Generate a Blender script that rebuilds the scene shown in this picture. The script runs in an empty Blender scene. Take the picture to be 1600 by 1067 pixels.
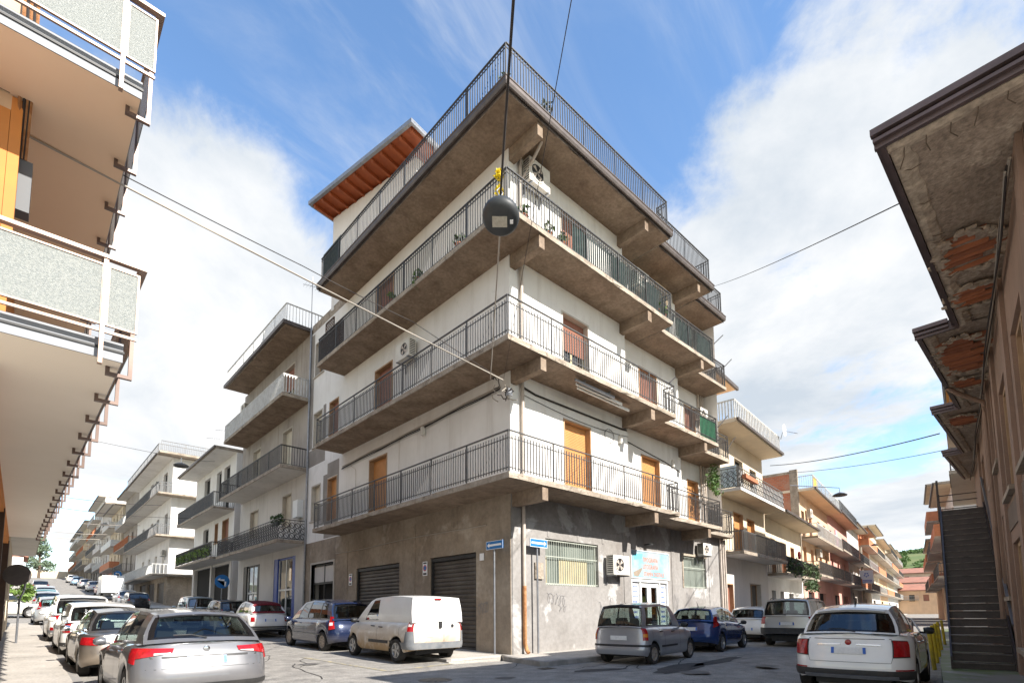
import bpy, math, random
from mathutils import Vector, Matrix, noise
random.seed(11)
R = math.radians
scene = bpy.context.scene
COL = scene.collection

# ------------------------------------------------------------------ camera
cam = bpy.data.cameras.new('camera'); cam_o = bpy.data.objects.new('camera', cam); COL.objects.link(cam_o)
cam.sensor_width = 36; cam.lens = 18.418; cam.shift_y = 0.2153; cam.clip_start = .05; cam.clip_end = 4000
cam_o.matrix_world = Matrix.Translation((0, 0, 1.35)) @ Matrix.Rotation(R(-43.163), 4, 'Z') @ Matrix.Rotation(R(95.431), 4, 'X') @ Matrix.Rotation(R(-.443), 4, 'Z')
scene.camera = cam_o
scene.render.resolution_x = 1024; scene.render.resolution_y = 682

# ------------------------------------------------------------------ sun, sky, exposure
SUN = Vector((.17, -1, .76)).normalized()
sl = bpy.data.lights.new('sun', 'SUN'); sl.energy = 3.2; sl.angle = R(.5); sl.color = (1, .95, .88)
so = bpy.data.objects.new('sun', sl); COL.objects.link(so); so.rotation_euler = SUN.to_track_quat('Z', 'Y').to_euler(); so.location = (0, -20, 40)
world = bpy.data.worlds.new('World'); scene.world = world; world.use_nodes = True
nt = world.node_tree; nt.nodes.clear()
def wn(t, **k):
    n = nt.nodes.new(t)
    for a, b in k.items(): setattr(n, a, b)
    return n
def wl(a, b): nt.links.new(a, b)
w_out = wn('ShaderNodeOutputWorld'); w_mix = wn('ShaderNodeMixShader')
sky = wn('ShaderNodeTexSky', sky_type='NISHITA', sun_disc=False, sun_elevation=math.asin(SUN.z), sun_rotation=math.atan2(SUN.x, SUN.y), air_density=1.0, dust_density=.1, ozone_density=.9)
b_sky = wn('ShaderNodeBackground'); b_sky.inputs[1].default_value = .10
hs = wn('ShaderNodeHueSaturation'); hs.inputs['Saturation'].default_value = 1.12; wl(sky.outputs[0], hs.inputs['Color']); wl(hs.outputs[0], b_sky.inputs[0])
tc = wn('ShaderNodeTexCoord'); sep = wn('ShaderNodeSeparateXYZ'); wl(tc.outputs['Generated'], sep.inputs[0])
def wmath(op, a, b=None):
    n = wn('ShaderNodeMath', operation=op)
    for i, v in enumerate((a, b)):
        if v is None: continue
        if isinstance(v, (int, float)): n.inputs[i].default_value = v
        else: wl(v, n.inputs[i])
    return n.outputs[0]
zz = wmath('ADD', wmath('MAXIMUM', sep.outputs[2], 0.0), .22)
cmb = wn('ShaderNodeCombineXYZ'); wl(wmath('DIVIDE', sep.outputs[0], zz), cmb.inputs[0]); wl(wmath('DIVIDE', sep.outputs[1], zz), cmb.inputs[1])
mp = wn('ShaderNodeMapping'); mp.inputs['Location'].default_value = (20.1, 1.4, 0); mp.inputs['Rotation'].default_value = (0, 0, R(-35)); mp.inputs['Scale'].default_value = (1.0, .75, 1); wl(cmb.outputs[0], mp.inputs[0])
def wnoise(scale, det, rough, dist):
    n = wn('ShaderNodeTexNoise'); n.inputs['Scale'].default_value = scale; n.inputs['Detail'].default_value = det; n.inputs['Roughness'].default_value = rough; n.inputs['Distortion'].default_value = dist
    wl(mp.outputs[0], n.inputs['Vector']); return n.outputs[0]
n1 = wnoise(1.0, 10, .58, .25); n2 = wnoise(3.4, 9, .66, .45)
cr = wn('ShaderNodeValToRGB'); wl(sep.outputs[2], cr.inputs[0])          # cloud cover thins out overhead
el = cr.color_ramp.elements
el[0].position = 0; el[0].color = (.47,)*3 + (1,); el[1].position = 1; el[1].color = (.29,)*3 + (1,)
for p, v in ((.10, .52), (.22, .66), (.42, .72), (.54, .68), (.62, .58), (.68, .50), (.74, .39), (.82, .33)):
    e = el.new(p); e.color = (v, v, v, 1)
cov = wmath('ADD', wmath('MULTIPLY', wmath('SUBTRACT', n1, .5), 1.25), wmath('MULTIPLY', wmath('SUBTRACT', n2, .5), .42))
cov = wmath('ADD', cov, cr.outputs[0])
mr = wn('ShaderNodeMapRange', interpolation_type='SMOOTHSTEP'); wl(cov, mr.inputs[0]); mr.inputs[1].default_value = .44; mr.inputs[2].default_value = .60
n3 = wnoise(1.5, 8, .6, .3)
cc = wn('ShaderNodeValToRGB'); wl(n3, cc.inputs[0]); ce = cc.color_ramp.elements
ce[0].position = .34; ce[0].color = (.60, .67, .75, 1); ce[1].position = .60; ce[1].color = (1, 1, 1, 1)
b_cl = wn('ShaderNodeBackground'); b_cl.inputs[1].default_value = .33; wl(cc.outputs[0], b_cl.inputs[0])
mp2 = wn('ShaderNodeMapping'); mp2.inputs['Rotation'].default_value = (0, 0, R(25)); mp2.inputs['Scale'].default_value = (.8, 2.6, 1); wl(cmb.outputs[0], mp2.inputs[0])   # thin high wisps
n4 = wn('ShaderNodeTexNoise'); n4.inputs['Scale'].default_value = 1.6; n4.inputs['Detail'].default_value = 8; n4.inputs['Roughness'].default_value = .62; n4.inputs['Distortion'].default_value = .8; wl(mp2.outputs[0], n4.inputs['Vector'])
mw = wn('ShaderNodeMapRange', interpolation_type='SMOOTHSTEP'); wl(n4.outputs[0], mw.inputs[0]); mw.inputs[1].default_value = .46; mw.inputs[2].default_value = .78; mw.inputs[4].default_value = .55
wl(wmath('MAXIMUM', mr.outputs[0], mw.outputs[0]), w_mix.inputs[0]); wl(b_sky.outputs[0], w_mix.inputs[1]); wl(b_cl.outputs[0], w_mix.inputs[2]); wl(w_mix.outputs[0], w_out.inputs[0])
vs = scene.view_settings
vs.view_transform = 'Standard'; vs.look = 'None'; vs.gamma = 1; vs.use_curve_mapping = False; vs.exposure = 1.74

# ------------------------------------------------------------------ material helpers
MATS = {}
def newmat(name):
    m = bpy.data.materials.new(name); m.use_nodes = True; t = m.node_tree
    return m, t, t.nodes['Principled BSDF']
def rgba(c): return (c[0], c[1], c[2], 1)
def mixc(t, fac, a, b, blend='MIX'):
    n = t.nodes.new('ShaderNodeMix'); n.data_type = 'RGBA'; n.blend_type = blend
    for i, v in ((0, fac), (6, a), (7, b)):
        if isinstance(v, (int, float)): n.inputs[i].default_value = v
        elif isinstance(v, tuple): n.inputs[i].default_value = rgba(v)
        else: t.links.new(v, n.inputs[i])
    return n.outputs[2]
def noisefac(t, vec, scale, lo, hi, det=6, rough=.6, dist=.0):
    n = t.nodes.new('ShaderNodeTexNoise'); n.inputs['Scale'].default_value = scale; n.inputs['Detail'].default_value = det; n.inputs['Roughness'].default_value = rough; n.inputs['Distortion'].default_value = dist
    t.links.new(vec, n.inputs['Vector'])
    r = t.nodes.new('ShaderNodeMapRange'); r.interpolation_type = 'SMOOTHSTEP'; r.inputs[1].default_value = lo; r.inputs[2].default_value = hi
    t.links.new(n.outputs[0], r.inputs[0]); return r.outputs[0]
def scaled(t, vec, s):
    m = t.nodes.new('ShaderNodeMapping'); m.inputs['Scale'].default_value = s; t.links.new(vec, m.inputs[0]); return m.outputs[0]
def surf(name, c1, c2=None, sc=1.5, rough=.85, metal=0, streak=None, blot=None, bump=.0, bsc=40, spec=.35, obj=False, fine=.0, lo=.35, hi=.68):
    """weathered surface: two tones in large patches, optional vertical streaks, optional sharp blotches, fine relief"""
    if name in MATS: return MATS[name]
    m, t, b = newmat(name)
    g = t.nodes.new('ShaderNodeTexCoord').outputs['Object'] if obj else t.nodes.new('ShaderNodeNewGeometry').outputs['Position']
    col = c1
    if c2: col = mixc(t, noisefac(t, g, sc, lo, hi), c1, c2)
    if streak:
        f = noisefac(t, scaled(t, g, (1, 1, .09)), streak[2] if len(streak) > 2 else 3.5, .5, .78, 5)
        n = t.nodes.new('ShaderNodeMath'); n.operation = 'MULTIPLY'; n.inputs[1].default_value = streak[1]; t.links.new(f, n.inputs[0])
        col = mixc(t, n.outputs[0], col, streak[0])
    if blot:
        f = noisefac(t, g, blot[2], blot[3], blot[3] + (blot[4] if len(blot) > 4 else .05), 8, .65, .4)
        n = t.nodes.new('ShaderNodeMath'); n.operation = 'MULTIPLY'; n.inputs[1].default_value = blot[1]; t.links.new(f, n.inputs[0])
        col = mixc(t, n.outputs[0], col, blot[0])
    if fine:
        f = noisefac(t, g, bsc * .7, .2, .8, 3)
        col = mixc(t, fine, col, mixc(t, f, (0, 0, 0), (1, 1, 1)), 'OVERLAY')
    if isinstance(col, tuple): b.inputs['Base Color'].default_value = rgba(col)
    else: t.links.new(col, b.inputs['Base Color'])
    b.inputs['Roughness'].default_value = rough; b.inputs['Metallic'].default_value = metal; b.inputs['Specular IOR Level'].default_value = spec
    if bump:
        n = t.nodes.new('ShaderNodeTexNoise'); n.inputs['Scale'].default_value = bsc; n.inputs['Detail'].default_value = 5; t.links.new(g, n.inputs['Vector'])
        n2 = t.nodes.new('ShaderNodeBump'); n2.inputs['Strength'].default_value = bump; n2.inputs['Distance'].default_value = .02
        t.links.new(n.outputs[0], n2.inputs['Height']); t.links.new(n2.outputs[0], b.inputs['Normal'])
    MATS[name] = m; return m
def glass(name, tint=(.25, .3, .3), refl=.12, rough=.02):
    """thin pane: tinted see-through with sky reflection growing at grazing angles"""
    if name in MATS: return MATS[name]
    m, t, b = newmat(name); t.nodes.remove(b); out = t.nodes['Material Output']
    tr = t.nodes.new('ShaderNodeBsdfTransparent'); tr.inputs[0].default_value = rgba(tint)
    gl = t.nodes.new('ShaderNodeBsdfGlossy'); gl.inputs['Roughness'].default_value = rough; gl.inputs[0].default_value = (.95, .97, 1, 1)
    lw = t.nodes.new('ShaderNodeLayerWeight'); lw.inputs[0].default_value = .5
    pw = t.nodes.new('ShaderNodeMath'); pw.operation = 'POWER'; pw.inputs[1].default_value = 4.0; t.links.new(lw.outputs['Facing'], pw.inputs[0])
    a = t.nodes.new('ShaderNodeMath'); a.operation = 'MULTIPLY_ADD'; a.use_clamp = True; a.inputs[1].default_value = .9; a.inputs[2].default_value = .045 + refl; t.links.new(pw.outputs[0], a.inputs[0])
    mx = t.nodes.new('ShaderNodeMixShader'); t.links.new(a.outputs[0], mx.inputs[0]); t.links.new(tr.outputs[0], mx.inputs[1]); t.links.new(gl.outputs[0], mx.inputs[2]); t.links.new(mx.outputs[0], out.inputs[0])
    MATS[name] = m; return m
def paint(name, c, rough=.28, metal=0, coat=.8, dirt=None, flake=0):
    """car paint with clear coat; dirt = (colour, top height, amount): road film on the lower body, in the car's own coordinates"""
    if name in MATS: return MATS[name]
    m, t, b = newmat(name); g = t.nodes.new('ShaderNodeTexCoord').outputs['Object']; col = c
    f0 = noisefac(t, g, 2.5, .3, .75)
    col = mixc(t, f0, c, tuple(x * .93 for x in c))
    if dirt:
        sp = t.nodes.new('ShaderNodeSeparateXYZ'); t.links.new(g, sp.inputs[0])
        r = t.nodes.new('ShaderNodeMapRange'); r.inputs[1].default_value = dirt[1]; r.inputs[2].default_value = .2; r.inputs[3].default_value = 0; r.inputs[4].default_value = dirt[2]; t.links.new(sp.outputs[2], r.inputs[0])
        f = noisefac(t, g, 3, .15, .55)
        n = t.nodes.new('ShaderNodeMath'); n.operation = 'MULTIPLY'; t.links.new(r.outputs[0], n.inputs[0]); t.links.new(f, n.inputs[1])
        col = mixc(t, n.outputs[0], col, dirt[0])
        rr = t.nodes.new('ShaderNodeMapRange'); rr.inputs[3].default_value = rough; rr.inputs[4].default_value = .75; t.links.new(n.outputs[0], rr.inputs[0]); t.links.new(rr.outputs[0], b.inputs['Roughness'])
        rc = t.nodes.new('ShaderNodeMapRange'); rc.inputs[3].default_value = coat; rc.inputs[4].default_value = 0; t.links.new(n.outputs[0], rc.inputs[0]); t.links.new(rc.outputs[0], b.inputs['Coat Weight'])
    else:
        b.inputs['Roughness'].default_value = rough; b.inputs['Coat Weight'].default_value = coat
    t.links.new(col, b.inputs['Base Color']); b.inputs['Metallic'].default_value = metal; b.inputs['Coat Roughness'].default_value = .04
    MATS[name] = m; return m

# ------------------------------------------------------------------ mesh helpers
WM = {}
IDENT = Matrix.Identity(4)
def V(*a): return Vector(a)
def frame(o, ang=None, u=None, n=None):
    """(s along, d outward, z up) -> world"""
    o = Vector(o)
    if u is None:
        u = (math.cos(R(ang)), math.sin(R(ang)))
    if n is None: n = (u[1], -u[0])
    return lambda s, d, z: Vector((o.x + u[0]*s + n[0]*d, o.y + u[1]*s + n[1]*d, o.z + z))
WORLD = lambda x, y, z: Vector((x, y, z))
class M:
    def __init__(s, T=None): s.v = []; s.f = []; s.m = []; s.mi = 0; s.T = T
    def add(s, pts, faces):
        i = len(s.v)
        s.v += [s.T(*p) if s.T else Vector(p) for p in pts]
        s.f += [tuple(i + k for k in f) for f in faces]; s.m += [s.mi] * len(faces); return s
    def quad(s, *p): return s.add(p, [tuple(range(len(p)))])
    def box(s, a0, a1, b0, b1, c0, c1):
        return s.hexa([(a0, b0, c0), (a1, b0, c0), (a1, b1, c0), (a0, b1, c0), (a0, b0, c1), (a1, b0, c1), (a1, b1, c1), (a0, b1, c1)])
    def hexa(s, p): return s.add(p, [(3, 2, 1, 0), (4, 5, 6, 7), (0, 1, 5, 4), (1, 2, 6, 5), (2, 3, 7, 6), (3, 0, 4, 7)])
    def bar(s, p, q, w, h=None, up=(0, 0, 1)):
        """square bar between two points (in the frame's coordinates)"""
        h = h or w; p = Vector(p); q = Vector(q); d = (q - p).normalized(); up = Vector(up)
        if abs(d.dot(up)) > .95: up = Vector((1, 0, 0))
        a = d.cross(up).normalized() * (w / 2); b = a.cross(d).normalized() * (h / 2)
        return s.hexa([p-a-b, p+a-b, p+a+b, p-a+b, q-a-b, q+a-b, q+a+b, q-a+b])
    def tube(s, pts, r, n=6, cap=True):
        pts = [Vector(p) for p in pts]; rings = []; prev = None
        for i, p in enumerate(pts):
            d = (pts[min(i+1, len(pts)-1)] - pts[max(i-1, 0)]).normalized()
            up = Vector((0, 0, 1)) if abs(d.z) < .95 else Vector((1, 0, 0))
            a = d.cross(up).normalized(); b = a.cross(d)
            if prev is not None and a.dot(prev) < 0: a = -a; b = -b
            prev = a; rr = r[i] if isinstance(r, (list, tuple)) else r
            rings.append([p + (a * math.cos(2*math.pi*k/n) + b * math.sin(2*math.pi*k/n)) * rr for k in range(n)])
        pts2 = [q for g in rings for q in g]; fs = []
        for i in range(len(rings)-1):
            for k in range(n): fs.append((i*n+k, i*n+(k+1) % n, (i+1)*n+(k+1) % n, (i+1)*n+k))
        if cap: fs += [tuple(range(n))[::-1], tuple((len(rings)-1)*n + k for k in range(n))]
        return s.add(pts2, fs)
    def prism(s, poly, z0, z1):
        n = len(poly)
        return s.add([(a, b, z0) for a, b in poly] + [(a, b, z1) for a, b in poly],
                     [tuple(range(n))[::-1], tuple(range(n, 2*n))] + [(i, (i+1) % n, n+(i+1) % n, n+i) for i in range(n)])
    def extr(s, poly, axis, a0, a1):
        """polygon in the other two axes extruded along axis (0, 1)"""
        n = len(poly); mk = (lambda a, p: (a, p[0], p[1])) if axis == 0 else (lambda a, p: (p[0], a, p[1]))
        return s.add([mk(a0, p) for p in poly] + [mk(a1, p) for p in poly],
                     [tuple(range(n))[::-1], tuple(range(n, 2*n))] + [(i, (i+1) % n, n+(i+1) % n, n+i) for i in range(n)])
    def lathe(s, prof, n=16, c=(0, 0, 0), ax='z'):
        pts = []
        for r, h in prof:
            for k in range(n):
                a = 2*math.pi*k/n; x, y = r*math.cos(a), r*math.sin(a)
                pts.append((c[0]+x, c[1]+y, c[2]+h) if ax == 'z' else (c[0]+x, c[1]+h, c[2]+y) if ax == 'y' else (c[0]+h, c[1]+x, c[2]+y))
        fs = []
        for i in range(len(prof)-1):
            for k in range(n): fs.append((i*n+k, i*n+(k+1) % n, (i+1)*n+(k+1) % n, (i+1)*n+k))
        fs += [tuple(range(n))[::-1], tuple((len(prof)-1)*n+k for k in range(n))]
        return s.add(pts, fs)
    def grid(s, rows, closed=False):
        n = len(rows[0]); pts = [p for r in rows for p in r]; fs = []
        for i in range(len(rows)-1):
            for k in range(n if closed else n-1): fs.append((i*n+k, i*n+(k+1) % n, (i+1)*n+(k+1) % n, (i+1)*n+k))
        return s.add(pts, fs)
    def leaves(s, c, rad, n, size, flat=.5):
        c = Vector(c)
        for _ in range(n):
            while True:
                p = Vector((random.uniform(-1, 1), random.uniform(-1, 1), random.uniform(-1, 1)))
                if p.length < 1: break
            p = Vector((p.x*rad[0], p.y*rad[1], p.z*rad[2])) + c
            a = Vector((random.gauss(0, 1), random.gauss(0, 1), random.gauss(0, flat))).normalized()
            b = a.cross(Vector((random.gauss(0, 1), random.gauss(0, 1), random.gauss(0, 1)))).normalized()
            k = size * random.uniform(.6, 1.3)
            s.add([p - a*k, p + b*k*.45, p + a*k, p - b*k*.45], [(0, 1, 2, 3)])
        return s
    def mesh(s, name, mats, smooth=None, inv=None):
        me = bpy.data.meshes.new(name)
        vv = [inv @ v for v in s.v] if inv is not None else s.v
        me.from_pydata([tuple(v) for v in vv], [], s.f)
        for m in (mats if isinstance(mats, (list, tuple)) else [mats]): me.materials.append(m)
        if any(s.m): me.polygons.foreach_set('material_index', s.m)
        if smooth:
            me.polygons.foreach_set('use_smooth', [True] * len(s.f)); me.set_sharp_from_angle(angle=R(smooth))
        me.update(); return me
    def build(s, name, mats, parent=None, smooth=None, local=False, kind=None, label=None):
        """one mesh object; coordinates are world unless local"""
        w = WM[parent.name] if parent else IDENT
        o = bpy.data.objects.new(name, s.mesh(name, mats, smooth, None if (local or not parent) else w.inverted()))
        COL.objects.link(o)
        if parent: o.parent = parent
        WM[o.name] = w
        if kind: o['kind'] = kind
        if label: o['label'] = label
        return o
def tag(o, label, cat, group=None):
    o['label'] = label; o['category'] = cat
    if group: o['group'] = group
    return o
def thing(name, label, cat, loc=(0, 0, 0), rz=0, group=None):
    o = bpy.data.objects.new(name, None); COL.objects.link(o); o.empty_display_size = .3
    o.location = loc; o.rotation_euler = (0, 0, rz)
    WM[o.name] = Matrix.Translation(loc) @ Matrix.Rotation(rz, 4, 'Z')
    return tag(o, label, cat, group)
def inst(name, me, parent, loc=(0, 0, 0), rot=(0, 0, 0), world=True):
    o = bpy.data.objects.new(name, me); COL.objects.link(o); o.parent = parent
    w = WM[parent.name]
    o.matrix_local = (w.inverted() if world else IDENT) @ Matrix.Translation(loc) @ (Matrix.Rotation(rot[2], 4, 'Z') @ Matrix.Rotation(rot[1], 4, 'Y') @ Matrix.Rotation(rot[0], 4, 'X'))
    WM[o.name] = w @ o.matrix_local
    return o
def wall(T, s0, s1, z0, z1, ops, d=0, rev=.22):
    """front sheet with openings (s0,s1,z0,z1) and their reveals"""
    m = M(T); ss = sorted({s0, s1} | {x for o in ops for x in o[:2] if s0 < x < s1}); zs = sorted({z0, z1} | {x for o in ops for x in o[2:4] if z0 < x < z1})
    for i in range(len(ss)-1):
        for j in range(len(zs)-1):
            cs, cz = (ss[i]+ss[i+1])/2, (zs[j]+zs[j+1])/2
            if any(o[0] < cs < o[1] and o[2] < cz < o[3] for o in ops): continue
            m.quad((ss[i], d, zs[j]), (ss[i+1], d, zs[j]), (ss[i+1], d, zs[j+1]), (ss[i], d, zs[j+1]))
    for a, b, c, e in [o[:4] for o in ops]:
        for p, q in (((a, c), (b, c)), ((b, c), (b, e)), ((b, e), (a, e)), ((a, e), (a, c))):
            m.quad((p[0], d, p[1]), (q[0], d, q[1]), (q[0], d-rev, q[1]), (p[0], d-rev, p[1]))
    return m
def text_mesh(m, T, txt, s, z, h, d, width=None, align='l', shear=0, squeeze=1):
    """flat lettering put on a facade: s, z = lower left corner"""
    cu = bpy.data.curves.new('lettering', 'FONT'); cu.body = txt; cu.size = 1; cu.shear = shear; cu.resolution_u = 3
    ob = bpy.data.objects.new('lettering', cu); COL.objects.link(ob)
    dg = bpy.context.evaluated_depsgraph_get(); me = bpy.data.meshes.new_from_object(ob.evaluated_get(dg))
    xs = [v.co.x for v in me.vertices] or [0, 1]; w = max(xs) - min(xs)
    ky = h / .72; kx = (width / w) if width else ky * squeeze
    pts = [T(s + (v.co.x - min(xs)) * kx, d, z + v.co.y * ky) for v in me.vertices]
    i = len(m.v); m.v += pts
    for p in me.polygons: m.f.append(tuple(i + k for k in p.vertices)); m.m.append(m.mi)
    COL.objects.unlink(ob); bpy.data.objects.remove(ob); bpy.data.meshes.remove(me); bpy.data.curves.remove(cu)

# ------------------------------------------------------------------ shared materials
m_asph = surf('asphalt', (.215, .20, .18), (.30, .28, .25), 2.3, .9, streak=((.16, .15, .135), .5, 1.4), blot=((.12, .112, .105), .5, 1.3, .60), bump=.6, bsc=55, fine=.4)
m_pave = surf('pavement_concrete', (.36, .33, .29), (.46, .42, .37), .8, .9, blot=((.24, .22, .19), .5, 1.3, .6), bump=.35, bsc=30, fine=.2)
m_kerb = surf('kerb_stone', (.20, .19, .175), (.30, .28, .26), 3, .9, bump=.4, bsc=25)
m_moss = surf('mossy_concrete', (.22, .21, .19), (.13, .17, .06), .7, .55, blot=((.33, .31, .29), .7, .9, .6), bump=.3, bsc=20, lo=.42, hi=.56)
m_earth = surf('ground_earth', (.17, .16, .13), (.12, .13, .08), .05, .95)
m_white = surf('white_plaster', (.78, .76, .73), (.70, .68, .645), .6, .85, streak=((.46, .42, .37), .42, 2.2), blot=((.60, .575, .54), .35, .8, .6), bump=.12, bsc=35)
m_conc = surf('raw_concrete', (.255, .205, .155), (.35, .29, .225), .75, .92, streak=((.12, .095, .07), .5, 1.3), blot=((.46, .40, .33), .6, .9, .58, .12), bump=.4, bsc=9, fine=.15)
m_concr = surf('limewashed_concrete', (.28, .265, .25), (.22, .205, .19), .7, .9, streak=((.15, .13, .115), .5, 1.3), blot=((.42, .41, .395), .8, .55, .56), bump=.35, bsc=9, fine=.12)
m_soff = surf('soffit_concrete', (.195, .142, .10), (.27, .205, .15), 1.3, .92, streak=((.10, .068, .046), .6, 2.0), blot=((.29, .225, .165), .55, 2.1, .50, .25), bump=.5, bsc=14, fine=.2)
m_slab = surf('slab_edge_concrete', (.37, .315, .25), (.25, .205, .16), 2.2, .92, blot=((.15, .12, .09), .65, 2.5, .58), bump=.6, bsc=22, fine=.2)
m_rail = surf('railing_dark_paint', (.035, .037, .04), (.06, .055, .05), 6, .5, metal=.2, spec=.5)
m_railg = surf('railing_grey_paint', (.10, .105, .11), (.15, .14, .13), 5, .5, metal=.3, spec=.5)
m_railw = surf('railing_white_paint', (.62, .62, .60), (.50, .49, .46), 5, .5)
m_gut = surf('gutter_brown_metal', (.075, .06, .055), (.11, .09, .08), 3, .45, metal=.4, spec=.5)
m_shut = surf('shutter_orange_plastic', (.58, .28, .10), (.50, .24, .09), 2, .55)
m_shutb = surf('shutter_brown_plastic', (.30, .13, .085), (.25, .11, .075), 2, .55)
m_shutw = surf('shutter_beige_plastic', (.62, .57, .47), (.55, .50, .41), 2, .55)
m_trim = surf('door_trim_wood', (.40, .26, .15), (.33, .21, .12), 4, .6)
m_trimb = surf('stone_trim', (.50, .46, .40), (.42, .385, .335), 3, .8)
m_dark = surf('dark_interior', (.018, .017, .016), None, 1, .9)
m_garage = surf('garage_steel', (.085, .075, .065), (.125, .11, .095), 1.6, .5, metal=.35, streak=((.05, .04, .035), .5))
m_glassw = glass('window_glass', (.30, .33, .33), .10)
m_grille = surf('grille_pale_green', (.42, .44, .38), (.35, .37, .32), 3, .6)
m_corr = surf('ribbed_sheet_green', (.25, .28, .245), (.20, .225, .20), 2, .6)
m_yellow_sheet = surf('ribbed_sheet_yellow', (.40, .35, .21), (.34, .30, .19), 2, .6)
m_pipe = surf('pipe_beige', (.50, .43, .37), (.42, .36, .3), 3, .6)
m_rust = surf('rusty_iron', (.30, .13, .05), (.42, .22, .10), 9, .85, bump=.3, bsc=60)
m_acw = surf('air_conditioner_casing', (.66, .64, .59), (.56, .53, .47), 2, .5, obj=True)
m_black = surf('black_plastic', (.02, .02, .021), (.03, .03, .03), 8, .5)
m_cable = surf('black_cable', (.035, .03, .028), None, 1, .7)
m_cablep = surf('pale_cable', (.38, .34, .29), None, 1, .7)
m_orange = surf('orange_plaster', (.62, .24, .06), (.54, .21, .06), 1.2, .8)
m_cream = surf('cream_plaster', (.66, .56, .42), (.58, .49, .37), .7, .85, streak=((.42, .34, .25), .3), bump=.12, bsc=30)
m_pale = surf('pale_grey_plaster', (.60, .575, .54), (.52, .50, .47), .5, .85, streak=((.33, .30, .27), .4), bump=.12, bsc=30)
m_greyp = surf('stained_grey_plaster', (.40, .36, .32), (.31, .275, .245), .5, .9, streak=((.17, .14, .12), .6), bump=.25, bsc=20)
m_pink = surf('pink_plaster', (.62, .33, .27), (.55, .30, .25), .6, .85, streak=((.4, .25, .2), .3))
m_peach = surf('peach_plaster', (.68, .47, .30), (.60, .41, .27), .6, .85, streak=((.4, .3, .2), .3))
m_terra = surf('terracotta', (.50, .19, .09), (.42, .16, .08), 4, .8)
m_steel = surf('stair_steel_brown', (.05, .041, .041), (.072, .058, .055), 2.5, .42, metal=.4, spec=.5, fine=.15)
m_edge = surf('worn_step_nosing', (.20, .175, .16), (.09, .075, .07), 7, .5, metal=.3)
m_brownp = surf('brown_stucco', (.30, .205, .155), (.235, .165, .125), .7, .92, streak=((.15, .10, .075), .5, 2), bump=.5, bsc=26)
m_brownd = surf('brown_stucco_panel', (.19, .145, .115), (.15, .115, .09), .8, .92, bump=.5, bsc=26)
m_galv = surf('galvanised_steel', (.30, .31, .33), (.24, .25, .27), 6, .4, metal=.7)
m_blue = surf('sign_blue', (.02, .16, .42), None, 1, .4)
m_signw = surf('sign_white', (.8, .8, .8), None, 1, .4)
m_leaf = surf('leaf_green', (.06, .12, .03), (.10, .17, .04), 9, .6)
m_leafd = surf('leaf_dark_green', (.035, .065, .022), (.06, .10, .03), 9, .6)
m_leafy = surf('leaf_light_green', (.16, .24, .05), (.11, .18, .04), 9, .6)
m_bark = surf('bark', (.10, .075, .05), (.15, .11, .08), 9, .9)
m_yflower = surf('yellow_petals', (.80, .66, .03), (.75, .55, .03), 30, .6)
m_red = surf('red_plastic', (.55, .03, .03), None, 1, .4)
m_brick = None
def brick_mat(name, ax):
    m, t, b = newmat(name); g = t.nodes.new('ShaderNodeNewGeometry').outputs['Position']
    sp = t.nodes.new('ShaderNodeSeparateXYZ'); t.links.new(g, sp.inputs[0]); c = t.nodes.new('ShaderNodeCombineXYZ')
    t.links.new(sp.outputs[ax], c.inputs[0]); t.links.new(sp.outputs[2], c.inputs[1])
    br = t.nodes.new('ShaderNodeTexBrick'); br.inputs['Scale'].default_value = 1; br.inputs['Brick Width'].default_value = .28; br.inputs['Row Height'].default_value = .14; br.inputs['Mortar Size'].default_value = .012
    br.inputs['Color1'].default_value = (.46, .15, .07, 1); br.inputs['Color2'].default_value = (.36, .11, .055, 1); br.inputs['Mortar'].default_value = (.30, .22, .17, 1); t.links.new(c.outputs[0], br.inputs[0])
    t.links.new(mixc(t, noisefac(t, g, 1.2, .4, .7), br.outputs[0], (.40, .22, .15)), b.inputs['Base Color'])
    bp = t.nodes.new('ShaderNodeBump'); bp.inputs['Strength'].default_value = .6; bp.inputs['Distance'].default_value = .02; bp.invert = True; t.links.new(br.outputs['Fac'], bp.inputs['Height']); t.links.new(bp.outputs[0], b.inputs['Normal'])
    b.inputs['Roughness'].default_value = .9; return m
m_brick = brick_mat('hollow_brick_wall', 1)

# ------------------------------------------------------------------ the setting
PROF = [(-900, 0), (10, 0), (22, .30), (40, .95), (60, 2.1), (100, 5.2), (150, 9.2), (190, 11.5), (260, 13), (900, 16)]
def prof(y):
    for (a, za), (b, zb) in zip(PROF, PROF[1:]):
        if a <= y <= b: return za + (zb - za) * (y - a) / (b - a)
    return PROF[-1][1]
def gz(x, y): return prof(y) * max(0, min(1, (24 - x) / 10))
def sheet(name, xs, ys, dz, mat, fn=None, T=None):
    m = M()
    rows = [[(x, y, gz(x, y) + dz) for x in xs] for y in ys]
    m.grid(rows); o = m.build(name, mat); o['kind'] = 'structure'; return o
YS = [-900, -300, -80, -30, -10, 2, 6, 10, 12, 14, 16, 18, 20, 22, 25, 28, 32, 36, 40, 45, 50, 55, 60, 70, 80, 90, 100, 115, 130, 150, 170, 190, 230, 300, 500, 900]
sheet('ground', [-900, -300, -100, -40, -20, -10, -5, -1, 1, 4, 8, 10, 12, 14, 16, 18, 20, 22, 24, 30, 60, 120, 300, 900], YS, -.30, m_earth)
sheet('road', [.9, 2.5, 4, 5.5, 7, 8.3], [y for y in YS if -31 < y < 300], 0, m_asph)
def flat(name, poly, z, mat, th=0):
    m = M()
    if th: m.prism(poly, z - th, z)
    else: m.add([(a, b, z) for a, b in poly], [tuple(range(len(poly)))])
    o = m.build(name, mat); o['kind'] = 'structure'; return o
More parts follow.
